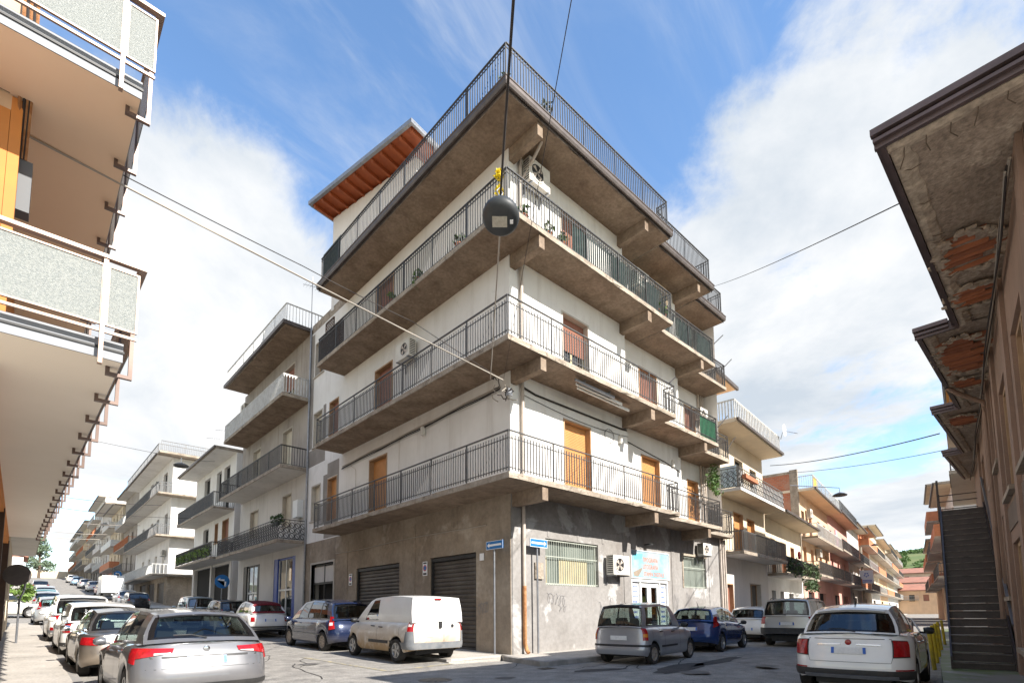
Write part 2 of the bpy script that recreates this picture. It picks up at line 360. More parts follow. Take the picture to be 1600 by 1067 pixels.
def rz(x, y): return .002 - .15 * max(0, min(1, (6.0 - y) / 2.6)) * max(0, min(1, (x - 8.3) / 1.5)) * max(0, min(1, (34 - x) / 10))   # the road falls to the gutter by the stairs
cr_ = M(); cr_.grid([[(x, y0 + (y1 - y0) * k / 24, rz(x, y0 + (y1 - y0) * k / 24)) for k in range(25)] for x, y0, y1 in ((8.3, -8, 11.2), (9.0, -7, 11.2), (9.8, -6, 10.95), (11, -5, 10.4), (14, -4, 10), (18, -3, 9.95), (24, -2, 10), (30, 0, 10.8), (36, 1, 11.7), (60, 4, 15), (120, 13, 24), (300, 38, 50))]); o = cr_.build('cross_road', m_asph, smooth=60); o['kind'] = 'structure'
sheet('side_street', [-60, -20, -6, -2, .9], [38.4, 40, 42, 45, 48, 50.1], -.004, m_asph)
flat('crossing_road', [(-60, -30), (.9, -30), (.9, 5.2), (-60, 5.2)], .001, m_asph)
# left pavement with its kerb
def strip(name, x0, x1, ys, dz, mat, th=.3):
    m = M(); 
    for a, b in zip(ys, ys[1:]):
        za, zb = prof(a) + dz, prof(b) + dz
        m.hexa([(x0, a, za-th), (x1, a, za-th), (x1, b, zb-th), (x0, b, zb-th), (x0, a, za), (x1, a, za), (x1, b, zb), (x0, b, zb)])
    o = m.build(name, mat); o['kind'] = 'structure'; return o
yl = [5.2, 8, 10, 12, 14, 16, 18, 20, 22, 25, 28, 32, 36, 38.5]
strip('pavement_left', -2.5, .8, yl, .07, m_pave); strip('kerb_left', .8, .94, yl, .066, m_kerb)
strip('pavement_left_upper', -6, .8, [50, 60, 80, 100, 130, 160, 190], .10, m_pave)
yr = [11.4, 14, 16, 18, 20, 22, 25, 28, 32, 36, 40, 46, 48]
strip('pavement_garage_side', 8.45, 10.6, yr, .09, m_pave); strip('kerb_garage_side', 8.3, 8.45, yr, .085, m_kerb)
strip('pavement_upper_street', 8.6, 10.6, [56, 60, 80, 100, 130, 150, 190], .10, m_pave)
flat('pavement_corner', [(10.07, 10.92), (9.66, 9.23), (11.3, 9.15), (25.5, 9.95), (25.5, 12.7), (10.3, 11.52)], .13, m_pave, .3)
flat('kerb_corner', [(9.93, 10.94), (9.5, 9.16), (9.66, 9.0), (11.3, 9.0), (25.5, 9.8), (25.5, 9.947), (11.3, 9.147), (9.662, 9.227), (10.072, 10.92)], .126, m_kerb, .3)
flat('pavement_garage_corner', [(10.4, 11.52), (9.8, 11.07), (8.3, 11.3), (8.3, 11.4), (10.3, 11.4)], .06, m_pave, .2)
flat('pavement_far_right_street', [(25.5, 9.95), (300, 48), (300, 52), (25.5, 12.7)], .12, m_pave, .3)
flat('pavement_stairs', [(8.6, -3), (8.6, 1.2), (11.5, 1.6), (16.0, 2.25), (44, 6.0), (44, -3)], .05, m_moss, .45)
# cracks and worn road markings
def ribbon(m, pts, w, z=.006):
    for (a, b) in zip(pts, pts[1:]):
        a = Vector(a); b = Vector(b); d = (b - a).normalized(); n = Vector((-d.y, d.x)) * w / 2
        m.add([tuple(p) + (gz(p.x, p.y) + z,) for p in (a - n, b - n, b + n, a + n)], [(0, 1, 2, 3)])
mk = M()
def crack(x, y, ang, L, w):
    p = Vector((x, y)); pts = [p.copy()]
    for _ in range(int(L / .22)):
        ang += random.uniform(-.55, .55) * .6; p = p + Vector((math.cos(ang), math.sin(ang))) * .22; pts.append(p.copy())
    ribbon(mk, pts, w)
for a in ((4.6, 10.6, 1.25, 3.2, .03), (5.0, 12.8, .9, 2.4, .025), (4.2, 13.5, 1.6, 5, .02), (9.3, 8.2, -.3, 3.5, .03), (10.4, 7.4, .2, 4.5, .04), (11.2, 6.6, .15, 6, .035), (9.0, 7.7, -.9, 2.2, .02), (13.5, 6.9, .1, 5, .03), (10.6, 6.9, 1.1, 1.2, .025), (8.2, 9.4, .3, 1.8, .02), (3.9, 11.6, 2.4, 1.6, .02)):
    crack(*a)
m_crack = surf('crack_dirt', (.03, .028, .026), (.05, .045, .04), 8, .95)
o = mk.build('road_cracks', m_crack); o['kind'] = 'stuff'; tag(o, 'thin dark cracks running across the asphalt of the junction', 'cracks')
m_patch = surf('tar_patch', (.045, .043, .042), (.07, .066, .062), 3, .85, bump=.5, bsc=50)
for i, (x, y, a, b, r) in enumerate(((11.6, 6.5, 1.5, .35, .2), (9.9, 7.6, .8, .22, -.3), (13.8, 6.6, 1.8, .25, .1))):
    pl = [(x + math.cos(t)*a*random.uniform(.75, 1.1)*math.cos(r) - math.sin(t)*b*math.sin(r), y + math.cos(t)*a*math.sin(r) + math.sin(t)*b*random.uniform(.75, 1.2)) for t in [k*math.pi/8 for k in range(16)]]
    flat('tar_patch', pl, .0065, m_patch)
m_ylw = surf('worn_yellow_paint', (.44, .36, .18), (.27, .25, .2), 5, .85, blot=((.25, .235, .21), .95, 4, .46))
ly = M(); ribbon(ly, [(6.2, 10.85), (8.25, 11.12)], .12, .008); ribbon(ly, [(6.25, 10.9), (5.9, 15)], .1, .008); o = ly.build('yellow_line', m_ylw); o['kind'] = 'structure'
m_wline = surf('worn_white_paint', (.5, .48, .45), (.22, .21, .2), 5, .85, blot=((.17, .16, .15), .9, 3, .52))
# manhole cover, gutter grating and oil stains
mh = M(); mh.lathe([(.001, .004), (.33, .004), (.34, .0), (.34, -.01)], 28, (6.2, 8.9, .004))
for k in range(5): mh.box(5.95 + k*.11, 5.99 + k*.11, 8.7, 9.1, .008, .013)
m_iron = surf('cast_iron', (.07, .065, .06), (.11, .10, .09), 6, .6, metal=.4)
tag(mh.build('manhole_cover', m_iron), 'round iron manhole cover in the shaded road before the corner', 'manhole cover')
dg_ = M(); dg_.box(9.05, 9.45, 8.55, 8.85, .003, .009)
for k in range(7): dg_.box(9.08 + k*.053, 9.10 + k*.053, 8.58, 8.82, .009, .016)
tag(dg_.build('drain_grating', m_iron), 'iron drain grating at the pavement corner', 'drain grating')
m_oil = surf('oil_stain', (.10, .095, .09), (.14, .13, .12), 3, .7)
for (x, y, r) in ((5.4, 13.3, .28), (4.4, 9.8, .2), (10.9, 5.8, .35), (13.3, 5.2, .3), (3.9, 17, .3), (7.4, 8.1, .22)):
    flat('oil_stain', [(x + r*math.cos(t)*random.uniform(.6, 1.2), y + r*math.sin(t)*random.uniform(.6, 1.2)) for t in [k*math.pi/7 for k in range(14)]], max(gz(x, y), rz(x, y)) + .008, m_oil)
# the wooded hill beyond the right-hand street
hm = M(); rows = []
for i in range(9):
    t = i / 8; d = 330 + 260 * t
    rows.append([(d * math.cos(R(b)), d * math.sin(R(b)), -1 + 46 * math.sin(t * math.pi / 2) * (1 + .22 * math.sin(b * .22) + .1 * math.sin(b * .5))) for b in range(-22, 44, 3)])
hm.grid(rows); m_hill = surf('hill_grass', (.10, .15, .05), (.16, .18, .07), .03, .95); o = hm.build('hill', m_hill, smooth=60); o['kind'] = 'structure'
fm = M()
for _ in range(2600):
    t = random.random() ** .7; d = 330 + 260 * t; b = random.uniform(2, 17)
    z = -1 + 46 * math.sin(t * math.pi / 2) * (1 + .22 * math.sin(b * .22) + .1 * math.sin(b * .5))
    if noise.noise(Vector((d * .02, b * .6, 3))) < -.12: continue
    k = random.uniform(.9, 2.1)
    fm.leaves((d * math.cos(R(b)), d * math.sin(R(b)), z + k * .7), (k, k, k * .8), 16, k * .55, 1)
o = fm.build('hill_woods', [m_leaf]); o['kind'] = 'stuff'; tag(o, 'dark green woods covering the hill at the end of the right-hand street', 'woods')

# ------------------------------------------------------------------ facade pieces shared by all buildings
def slat_sheet(T, s0, s1, z0, z1, d, pitch, proud=.012):
    m = M(T); n = max(2, int((z1 - z0) / pitch)); h = (z1 - z0) / n
    for i in range(n):
        a = z0 + i * h
        m.quad((s0, d, a), (s1, d, a), (s1, d + proud, a + h * .25), (s0, d + proud, a + h * .25))
        m.quad((s0, d + proud, a + h * .25), (s1, d + proud, a + h * .25), (s1, d + proud, a + h * .8), (s0, d + proud, a + h * .8))
        m.quad((s0, d + proud, a + h * .8), (s1, d + proud, a + h * .8), (s1, d, a + h), (s0, d, a + h))
    return m
def shutter_opening(T, par, s0, s1, z0, z1, kind, d0=0, simple=False, sill=True):
    """fills an opening: roller shutter down ('o' orange, 'b' brown, 'w' beige), part-open, glass ('g') or dark ('d')"""
    nm = 'door' if z1 - z0 > 2.0 else 'window'
    f = M(T); t = .06; dd = d0 - .20
    trim = m_trim if kind in 'ob' else m_trimb
    if simple: f.box(s0, s1, dd - .03, dd, z0, z0 + .05)
    else:
        f.box(s0, s0 + t, dd - .04, d0 + .015, z0, z1); f.box(s1 - t, s1, dd - .04, d0 + .015, z0, z1); f.box(s0 + t, s1 - t, dd - .04, d0 + .015, z1 - t, z1)
        if nm == 'window' and sill: f.box(s0 - .08, s1 + .08, d0 - .1, d0 + .07, z0 - .05, z0)
    fo = f.build(nm, trim, par)
    if kind in 'obw':
        sm = {'o': m_shut, 'b': m_shutb, 'w': m_shutw}[kind]
        if simple: M(T).box(s0 + .03, s1 - .03, dd - .02, dd, z0, z1).build('shutter', sm, fo)
        else: slat_sheet(T, s0 + t, s1 - t, z0, z1 - t, dd, .055).build('shutter', sm, fo)
    elif kind == 'h':                                     # half-open shutter over glass
        zm = z0 + (z1 - z0) * .55
        slat_sheet(T, s0 + t, s1 - t, zm, z1 - t, dd, .055).build('shutter', m_shutb, fo)
        b = M(T); b.box(s0 + t, s0 + t + .07, dd - .08, dd - .02, z0, zm); b.box(s1 - t - .07, s1 - t, dd - .08, dd - .02, z0, zm); b.box((s0+s1)/2 - .05, (s0+s1)/2 + .05, dd - .08, dd - .02, z0, zm); b.build('casement', m_yellow_sheet, fo)
        M(T).quad((s0 + t, dd - .05, z0), (s1 - t, dd - .05, z0), (s1 - t, dd - .05, zm), (s0 + t, dd - .05, zm)).build('pane', m_glassw, fo)
    elif kind == 'g':
        b = M(T); b.box(s0 + t, s0 + t + .06, dd - .08, dd - .02, z0, z1 - t); b.box(s1 - t - .06, s1 - t, dd - .08, dd - .02, z0, z1 - t); b.box((s0+s1)/2 - .04, (s0+s1)/2 + .04, dd - .08, dd - .02, z0, z1 - t)
        b.box(s0 + t + .06, s1 - t - .06, dd - .078, dd - .022, z1 - t - .06, z1 - t); b.box(s0 + t + .06, s1 - t - .06, dd - .078, dd - .022, z0, z0 + .07); b.build('casement', m_trim, fo)
        M(T).quad((s0 + t, dd - .05, z0), (s1 - t, dd - .05, z0), (s1 - t, dd - .05, z1 - t), (s0 + t, dd - .05, z1 - t)).build('pane', m_glassw, fo)
    bk = M(T); bk.quad((s0, dd - .35, z0), (s1, dd - .35, z0), (s1, dd - .35, z1), (s0, dd - .35, z1)); bk.build('backing', m_dark, fo)
    return fo
def slab(T, s0, s1, d0, d1, z0, z1, jit=.010, step=.35):
    """concrete slab with a slightly broken front and side edge"""
    m = M(T); n = max(2, int((s1 - s0) / step)); pts = []
    for i in range(n + 1):
        s = s0 + (s1 - s0) * i / n; j = lambda: random.uniform(-jit, jit)
        ch = -.03 if random.random() < .08 else 0
        pts.append([(s, d0, z0), (s, d1 + ch + j(), z0 + abs(j()) - ch), (s, d1 + j(), z0 + (z1 - z0) * .5), (s, d1 + j(), z1), (s, d0, z1)])
    m.grid(pts, closed=True)
    m.quad(*pts[0]); m.quad(*pts[-1][::-1])
    return m
BAL = {'n': 0}
def railing(T, par, path, z, h=1.05, gap=.115, post=1.8, style='main', mat=None, single=False, drop=.16, indiv=False, ends=True):
    """railing along a path of (s,d) points standing at height z.  Posts, rails and balusters as parts of the balcony"""
    mat = mat or m_rail; hr = M(T); ba = M(T); po = []
    bt, bb, rt, rb = {'main': (.90, .06, .82, .13), 'tall': (.965, .03, .88, .05), 'thick': (.97, .06, .95, .07), 'plain': (.98, .05, .965, .06)}[style]
    bt *= h; rt *= h; bars = []
    for (a, b) in zip(path, path[1:]):
        a = Vector(a); b = Vector(b); L = (b - a).length; u = (b - a) / L
        hr.bar((a.x, a.y, z + h), (b.x, b.y, z + h), .05, .03); hr.bar((a.x, a.y, z + rt), (b.x, b.y, z + rt), .02, .022); hr.bar((a.x, a.y, z + rb), (b.x, b.y, z + rb), .02, .022)
        np_ = max(1, round(L / post)); off = .10
        for i in range(np_ + 1):
            if i == 0 and a != Vector(path[0]): continue
            s = min(max(L * i / np_, .02), L - .02); p = a + u * s; po.append(p)
        nb = int(L / gap)
        for i in range(1, nb):
            p = a + u * (L * i / nb); bars.append((p, u))
    ho = hr.build('handrail' if not single else 'railing_bars', mat, par)
    w = {'thick': .045, 'plain': .022}.get(style, .023)
    for p in po:
        q = M(T); q.bar((p.x, p.y, z - drop), (p.x, p.y, z + h - .015), .035)
        q.build('post', mat, par)
    if single or BAL['n'] + len(bars) > 300 or not indiv:
        for p, u in bars: ba.bar((p.x, p.y, z + bb), (p.x, p.y, z + bt), w)
        ba.build('balusters', mat, par, kind='stuff' if indiv else None)
    else:
        b0 = M(); b0.bar((0, 0, bb), (0, 0, bt), w); b0.add([(-w/2, -w/2, bt), (w/2, -w/2, bt), (w/2, w/2, bt), (-w/2, w/2, bt), (0, 0, bt + .035)], [(0, 1, 4), (1, 2, 4), (2, 3, 4), (3, 0, 4)])
        me = b0.mesh('baluster', mat)
        for p, u in bars:
            inst('baluster', me, par, T(p.x, p.y, z)); BAL['n'] += 1
def ac_unit(T, s, z, label, w=.82, h=.58, dp=.30, gap=.10, shelf=True, rot=False):
    c = T(s, 0, z)
    t = thing('air_conditioner', label, 'air conditioner', T(s + w/2, gap, z), 0, 'outdoor air conditioning units on facades')
    b = M(T); b.box(s, s + w, gap, gap + dp, z, z + h); b.build('casing', m_acw, t)
    g = M(T); cx, cz = s + w * .38, z + h * .5; r = h * .40
    g.grid([[(cx + math.cos(k*math.pi/10)*rr, gap + dp + dd, cz + math.sin(k*math.pi/10)*rr) for k in range(21)] for rr, dd in ((r, .002), (r, .02), (r*.86, .02), (r*.84, .004))]); g.build('fan_ring', m_acw, t)
    f = M(T); f.add([(cx + math.cos(k*math.pi/10)*r*.86, gap + dp + .004, cz + math.sin(k*math.pi/10)*r*.86) for k in range(20)], [tuple(range(20))]); f.build('fan_opening', m_black, t)
    fb = M(T)
    for k in range(4):
        a = k*math.pi/2 + .4; fb.quad((cx, gap+dp+.008, cz), (cx+math.cos(a)*r*.75, gap+dp+.006, cz+math.sin(a)*r*.75), (cx+math.cos(a+.7)*r*.75, gap+dp+.012, cz+math.sin(a+.7)*r*.75))
    fb.build('fan', m_pipe, t)
    lv = M(T)
    for i in range(9): lv.box(s - .006, s + .0, gap + .03, gap + dp - .03, z + .06 + i*h*.1, z + .09 + i*h*.1); lv.box(s + w, s + w + .006, gap + .03, gap + dp - .03, z + .06 + i*h*.1, z + .09 + i*h*.1)
    lv.build('louvre', m_black, t)
    if shelf:
        k = M(T)
        for q in (s + .08, s + w - .12): k.box(q, q + .04, 0, gap + dp + .04, z - .05, z - .005); k.box(q, q + .04, 0, .04, z - .35, z - .05)
        k.build('bracket', m_galv, t)
    return t

# ------------------------------------------------------------------ the corner apartment block
XW, YW, XB, YB = 10.40, 11.12, 9.11, 9.80
FL = frame((XW, YW, 0), u=(0, 1), n=(-1, 0))           # garage side: s = Y - 11
FR = frame((XW, YW, 0), u=(1, 0), n=(0, -1))           # shop side:   s = X - 10.29
mb = thing('apartment_block', 'four storey white corner apartment block with wraparound balconies and grey concrete ground floor', 'apartment block', (XW, YW, 0))
LV = [5.01, 8.78, 12.50, 16.40]; TH = .16; X1, X2, X3 = 16.5, 21.4, 25.3; Y1, Y2 = 11.63, 12.42; XE1, XE2, XE3 = 17.85, 22.4, 25.3; YF2, YF3 = 10.32, 11.12
s1, s2, s3 = X1 - XW, X2 - XW, X3 - XW
gl = [(1.62, 4.16, 0, 3.25), (6.2, 9.68, 0, 3.25), (11.9, 14.42, .6, 3.73)]
g0 = LV[0] - TH
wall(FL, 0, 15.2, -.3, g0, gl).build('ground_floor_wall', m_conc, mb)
ga = [(1.46, 4.12, 2.18, 3.64)]
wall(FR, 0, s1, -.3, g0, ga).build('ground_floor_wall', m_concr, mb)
FR2 = frame((XW, Y1, 0), u=(1, 0), n=(0, -1)); FR3 = frame((XW, Y2, 0), u=(1, 0), n=(0, -1))
gb = [(6.8, 9.45, .1, 2.64), (10.85, 12.95, 2.36, 3.78)]
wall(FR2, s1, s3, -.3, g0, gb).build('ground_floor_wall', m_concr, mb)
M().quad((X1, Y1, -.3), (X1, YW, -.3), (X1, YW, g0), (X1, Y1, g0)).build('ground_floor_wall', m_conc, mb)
# raised concrete strips of the ground-floor frame (columns and lintel band)
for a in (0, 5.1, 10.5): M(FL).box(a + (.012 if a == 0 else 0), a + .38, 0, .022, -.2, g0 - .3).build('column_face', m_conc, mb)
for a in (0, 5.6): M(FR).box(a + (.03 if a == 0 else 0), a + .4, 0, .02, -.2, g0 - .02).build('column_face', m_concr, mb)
for a in (1.55, 3.0, 4.35): M(FR).box(a, a + .09, 0, .014, 3.7, 4.08).build('panel_joint', m_concr, mb)
M(FR).box(0.42, 5.58, 0, .018, 4.1, 4.18).build('lintel_band', m_concr, mb)
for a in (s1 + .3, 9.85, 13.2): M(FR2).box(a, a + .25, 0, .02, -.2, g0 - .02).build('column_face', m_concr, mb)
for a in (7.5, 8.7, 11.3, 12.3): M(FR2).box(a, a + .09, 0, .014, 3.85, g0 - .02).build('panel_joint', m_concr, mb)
# upper walls
upL = []; upR = []; upR2 = []; upR3 = []
for i, z in enumerate(LV[:3]):
    tp = z + 2.74
    upL += [(6.9 if i else 7.22, 8.36 if i else 8.72, z, tp, 'o' if i == 0 else 'b'), (11.78, 12.82, z + .7, tp, 'o' if i == 0 else 'b'), (13.6, 14.7, z + .9, tp - .03, 'w' if i < 2 else 'g')]
    upR += [(2.41, 3.87, z, tp, 'o' if i == 0 else 'h')]
    upR2 += [(7.77, 9.2, z, tp, 'o' if i == 0 else 'b')]
    upR3 += [(12.95, 14.1, z, tp, 'o' if i == 0 else 'b')]
ZT = LV[3] - .48
wall(FL, 0, 15.2, g0, ZT, upL).build('upper_wall', m_white, mb)
wall(FR, 0, s1, g0, ZT, upR).build('upper_wall', m_white, mb)
wall(FR2, s1, s2, g0, ZT, upR2).build('upper_wall', m_white, mb)
wall(FR3, s2, s3, g0, ZT, upR3).build('upper_wall', m_white, mb)
sd = M(); sd.quad((X1, YW, g0), (X1, Y1, g0), (X1, Y1, ZT), (X1, YW, ZT)); sd.quad((X2, Y1, g0), (X2, Y2, g0), (X2, Y2, ZT), (X2, Y1, ZT))
sd.quad((X3, Y1, -.3), (X3, 20, -.3), (X3, 20, ZT), (X3, Y1, ZT)); sd.quad((XW, 26.32, -.3), (30, 26.32, -.3), (30, 26.32, ZT), (XW, 26.32, ZT)); sd.build('return_wall', m_white, mb)
for T, L in ((FL, upL), (FR, upR), (FR2, upR2), (FR3, upR3)):
    for a in L: shutter_opening(T, mb, *a)
# stained grey plaster band at the far end of the garage side
m_gband = surf('grey_render_patch', (.24, .215, .19), (.31, .28, .25), 1, .9, bump=.3, bsc=20)
gp = M(FL); gp.box(11.6, 13.1, 0, .008, 4.9, 5.7); gp.box(11.6, 11.75, 0, .008, 5.7, 8.5); gp.box(12.85, 13.3, 0, .008, 5.7, 8.0); gp.box(11.75, 12.85, 0, .008, 7.78, 8.5); gp.box(13.2, 15.15, 0, .008, 8.75, 9.6); gp.box(14.8, 15.15, 0, .008, 9.7, 15.8); gp.box(13.2, 13.5, 0, .008, 9.7, 11.6); gp.build('render_patch', m_gband, mb)
# balconies
def main_balcony(i):
    z = LV[i]; zb = z - TH
    YLe = 22.42
    b = slab(FR, XB - XW, XE1 - XW, -.51, YW - YB, zb, z)
    b2 = slab(FL, .51, YLe - YW, 0, XW - XB, zb, z); off = len(b.v); b.v += b2.v; b.f += [tuple(k + off for k in f) for f in b2.f]; b.m += [1 if False else 0] * len(b2.f)
    # underside sheets carry the soffit material
    b.mi = 1
    b.T = None
    b.quad((XB + .03, YB + .03, zb - .004), (XE1 - .03, YB + .03, zb - .004), (XE1 - .03, Y1, zb - .004), (XB + .03, Y1, zb - .004))
    b.quad((XB + .03, Y1, zb - .004), (XW, Y1, zb - .004), (XW, YLe - .03, zb - .004), (XB + .03, YLe - .03, zb - .004))
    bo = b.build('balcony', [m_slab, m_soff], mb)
    bm = M(); bm.box(10.43, 10.66, YB + .06, YW - .003, zb - .40, zb - .006); bm.build('beam', m_soff, bo)
    bm = M(); bm.box(16.17, 16.41, YB + .06, YW - .003, zb - .40, zb - .006); bm.build('beam', m_soff, bo)
    st = 'main' if i < 2 else 'tall'; h = 1.13
    T = WORLD
    e = .04
    railing(T, bo, [(XB + .25, YLe - e), (XB + e, YLe - e), (XB + e, YB + e), (XE1 - e, YB + e), (XE1 - e, YB + .52)], z, h, style=st, indiv=i < 2, mat=m_railm if i < 2 else m_rail)
    # second and third setback
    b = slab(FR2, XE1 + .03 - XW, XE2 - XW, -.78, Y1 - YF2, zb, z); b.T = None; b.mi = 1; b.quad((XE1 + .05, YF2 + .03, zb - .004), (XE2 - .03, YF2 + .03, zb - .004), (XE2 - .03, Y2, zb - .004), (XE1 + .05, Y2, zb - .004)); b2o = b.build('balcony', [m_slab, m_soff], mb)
    bm = M(); bm.box(21.2, 21.43, YF2 + .06, Y1 - .003, zb - .40, zb - .006); bm.build('beam', m_soff, b2o)
    railing(T, b2o, [(XE1 + .05, YF2 + e), (XE2 - e, YF2 + e), (XE2 - e, YF3)], z, h, style=st)
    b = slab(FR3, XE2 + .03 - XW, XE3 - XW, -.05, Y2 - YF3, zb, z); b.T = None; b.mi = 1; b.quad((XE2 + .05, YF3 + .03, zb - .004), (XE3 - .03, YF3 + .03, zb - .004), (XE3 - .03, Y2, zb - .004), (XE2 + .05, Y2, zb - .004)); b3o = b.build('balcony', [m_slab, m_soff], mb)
    railing(T, b3o, [(XE2 + .05, YF3 + e), (XE3 - e, YF3 + e), (XE3 - e, Y2)], z, h, style=st)
    return bo, b2o, b3o
m_railm = surf('railing_iron_grey', (.065, .067, .07), (.10, .092, .085), 6, .5, metal=.3, spec=.5)
BO = [main_balcony(i) for i in range(3)]
# roof terrace: slab, gutter, railing
z = LV[3]; zb = z - .48; YLr = 22.4
b = slab(FR, XB - XW, XE1 - XW, -.51, YW - YB, zb, z); b2 = slab(FL, .51, YLr - YW, 0, XW - XB, zb, z); off = len(b.v); b.v += b2.v; b.f += [tuple(k + off for k in f) for f in b2.f]; b.m += b2.m
b3 = slab(FR2, XE1 + .03 - XW, XE2 - XW, -.78, Y1 - YF2, zb, z); off = len(b.v); b.v += b3.v; b.f += [tuple(k + off for k in f) for f in b3.f]; b.m += b3.m
b3 = slab(FR3, XE2 + .03 - XW, XE3 - XW, -.1, Y2 - YF3, zb, z); off = len(b.v); b.v += b3.v; b.f += [tuple(k + off for k in f) for f in b3.f]; b.m += b3.m
b.mi = 1; b.T = None
for q in ((XB + .03, XE1 - .03, YB + .03, Y1), (XE1 + .05, XE2 - .03, YF2 + .03, Y2), (XE2 + .05, XE3 - .03, YF3 + .03, Y2)): b.quad((q[0], q[2], zb - .004), (q[1], q[2], zb - .004), (q[1], q[3], zb - .004), (q[0], q[3], zb - .004))
b.quad((XB + .03, Y1, zb - .004), (XW, Y1, zb - .004), (XW, YLr - .03, zb - .004), (XB + .03, YLr - .03, zb - .004))
b.mi = 0; b.box(XW + .01, X3, 12.5, 26.3, zb + .01, z - .01)
ro = b.build('roof_slab', [m_slab, m_soff], mb)
for a in ((10.43, YB, YW), (16.17, YB, YW), (21.2, YF2, Y1)):
    M().box(a[0], a[0] + .22, a[1] + .06, a[2] - .003, zb - .42, zb - .006).build('beam', m_soff, ro)
def gutter(par, path, z, mat=None, r=.08):
    """folded metal eaves gutter: stepped section swept along a path of (x,y), outside on the right of travel"""
    g = M(); prof_ = [(0, -.02), (.04, -.14), (.12, -.14), (.15, -.06), (.15, .04), (.17, .06), (.17, .09), (.13, .09), (.0, .09)]
    for (a, b_) in zip(path, path[1:]):
        a = Vector(a); b_ = Vector(b_); u = (b_ - a).normalized(); n = Vector((u.y, -u.x))
        ea = -.0 if a == Vector(path[0]) else .0
        rows = []
        for p, sg in ((a, -1), (b_, 1)):
            rows.append([(p.x + n.x*k[0] + u.x*sg*k[0]*(0 if (p == Vector(path[0]) or p == Vector(path[-1])) else 1), p.y + n.y*k[0] + u.y*sg*k[0]*(0 if (p == Vector(path[0]) or p == Vector(path[-1])) else 1), z + k[1]) for k in prof_])
        g.grid(rows); g.quad(*rows[0]); g.quad(*rows[1])
    return g.build('gutter', mat or m_gut, par)
gutter(ro, [(XB, YLr), (XB, YB), (XE1, YB)], z - .30); gutter(ro, [(XE1 + .02, YF2), (XE2, YF2)], z - .30); gutter(ro, [(XE2 + .02, YF3), (XE3, YF3)], z - .30)
g = M(); g.box(XB - .03, XB - .012, YB - .03, YLr, z - .5, z + .01); g.box(XB - .012, XE1, YB - .03, YB - .012, z - .5, z + .01); g.box(XE1 + .02, XE2, YF2 - .03, YF2 - .012, z - .5, z + .01); g.box(XE2 + .02, XE3, YF3 - .03, YF3 - .012, z - .5, z + .01); g.build('fascia', m_gut, ro)
e = .05
railing(WORLD, ro, [(XB + .5, YLr - e), (XB + e, YLr - e), (XB + e, YB + e), (XE1 - e, YB + e), (XE1 - e, YB + .52)], z, 1.08, style='tall', drop=.02)
railing(WORLD, ro, [(XE1 + .05, YF2 + e), (XE2 - e, YF2 + e), (XE2 - e, YF3)], z, 1.08, style='tall', drop=.02)
railing(WORLD, ro, [(XE2 + .05, YF3 + e), (XE3 - e, YF3 + e), (XE3 - e, Y2)], z, 1.08, style='tall', drop=.02)
# rooftop room with timber rafters, turned to the line of the street behind
pa = 10.5; pu = (math.sin(R(pa)), -math.cos(R(pa))); pn = (-math.cos(R(pa)), -math.sin(R(pa)))
FP = frame((10.37, 23.98, 0), u=pu, n=pn)              # s runs toward the camera, d outward to the street
pw = M(FP); pw.box(0, 6.0, -6, 0, 16.2, 21.1); pw.build('rooftop_room_wall', m_white, mb)
m_timber = surf('orange_timber', (.30, .075, .022), (.23, .055, .018), 3, .6, obj=False)
zs = 21.2
pr = M(FP); pr.box(-.2, 6.85, -6.4, 1.08, zs + .02, zs + .07); pro = pr.build('rooftop_room_roof', m_timber, mb)
for i in range(12):
    s = -.12 + i * .615
    q = M(FP); q.box(s, s + .13, -1.0, 1.0, zs - .14, zs + .02)
    q.quad((s, 1.0, zs - .14), (s + .13, 1.0, zs - .14), (s + .13, 1.06, zs - .02), (s, 1.06, zs - .02)); q.build('rafter', m_timber, pro)
q = M(FP); q.box(-.3, 6.97, 1.08, 1.22, zs - .02, zs + .16); q.box(6.85, 6.97, -6.4, 1.08, zs - .02, zs + .16); q.box(-.3, 6.97, -6.5, 1.1, zs + .075, zs + .10); q.box(-.32, -.2, -6.4, 1.08, zs - .02, zs + .07); q.build('roof_edge', m_galv, pro)
q = M(FP); q.box(2.6, 3.6, 0, .02, 16.4, 18.9); q.build('door', m_shutb, mb)
# garages with steel roller shutters, slat by slat
for a, b_ in ((1.62, 4.16), (6.2, 9.68)):
    fr = M(FL); fr.box(a, a + .07, -.21, -.05, .1, 3.22); fr.box(b_ - .07, b_, -.21, -.05, .1, 3.22); fr.box(a + .07, b_ - .07, -.21, -.05, 3.1, 3.22); fo = fr.build('garage_door', m_black, mb)
    M(FL).quad((a, -.25, 0), (b_, -.25, 0), (b_, -.25, 3.2), (a, -.25, 3.2)).build('backing', m_dark, fo)
    zb0 = .10 if a < 3 else .12; n = 21; h = (3.1 - zb0) / n
    sm = M(); w = b_ - a - .16
    sm.add([(0, 0, 0), (0, -w, 0), (-.02, -w, h*.2), (-.02, 0, h*.2), (-.028, 0, h*.5), (-.028, -w, h*.5), (-.02, 0, h*.82), (-.02, -w, h*.82), (.004, 0, h*.98), (.004, -w, h*.98)], [(0, 1, 2, 3), (3, 2, 5, 4), (4, 5, 7, 6), (6, 7, 9, 8)])
    me = sm.mesh('slat', m_garage)
    for i in range(n): inst('slat', me, fo, FL(b_ - .08, -.15, zb0 + i * h))
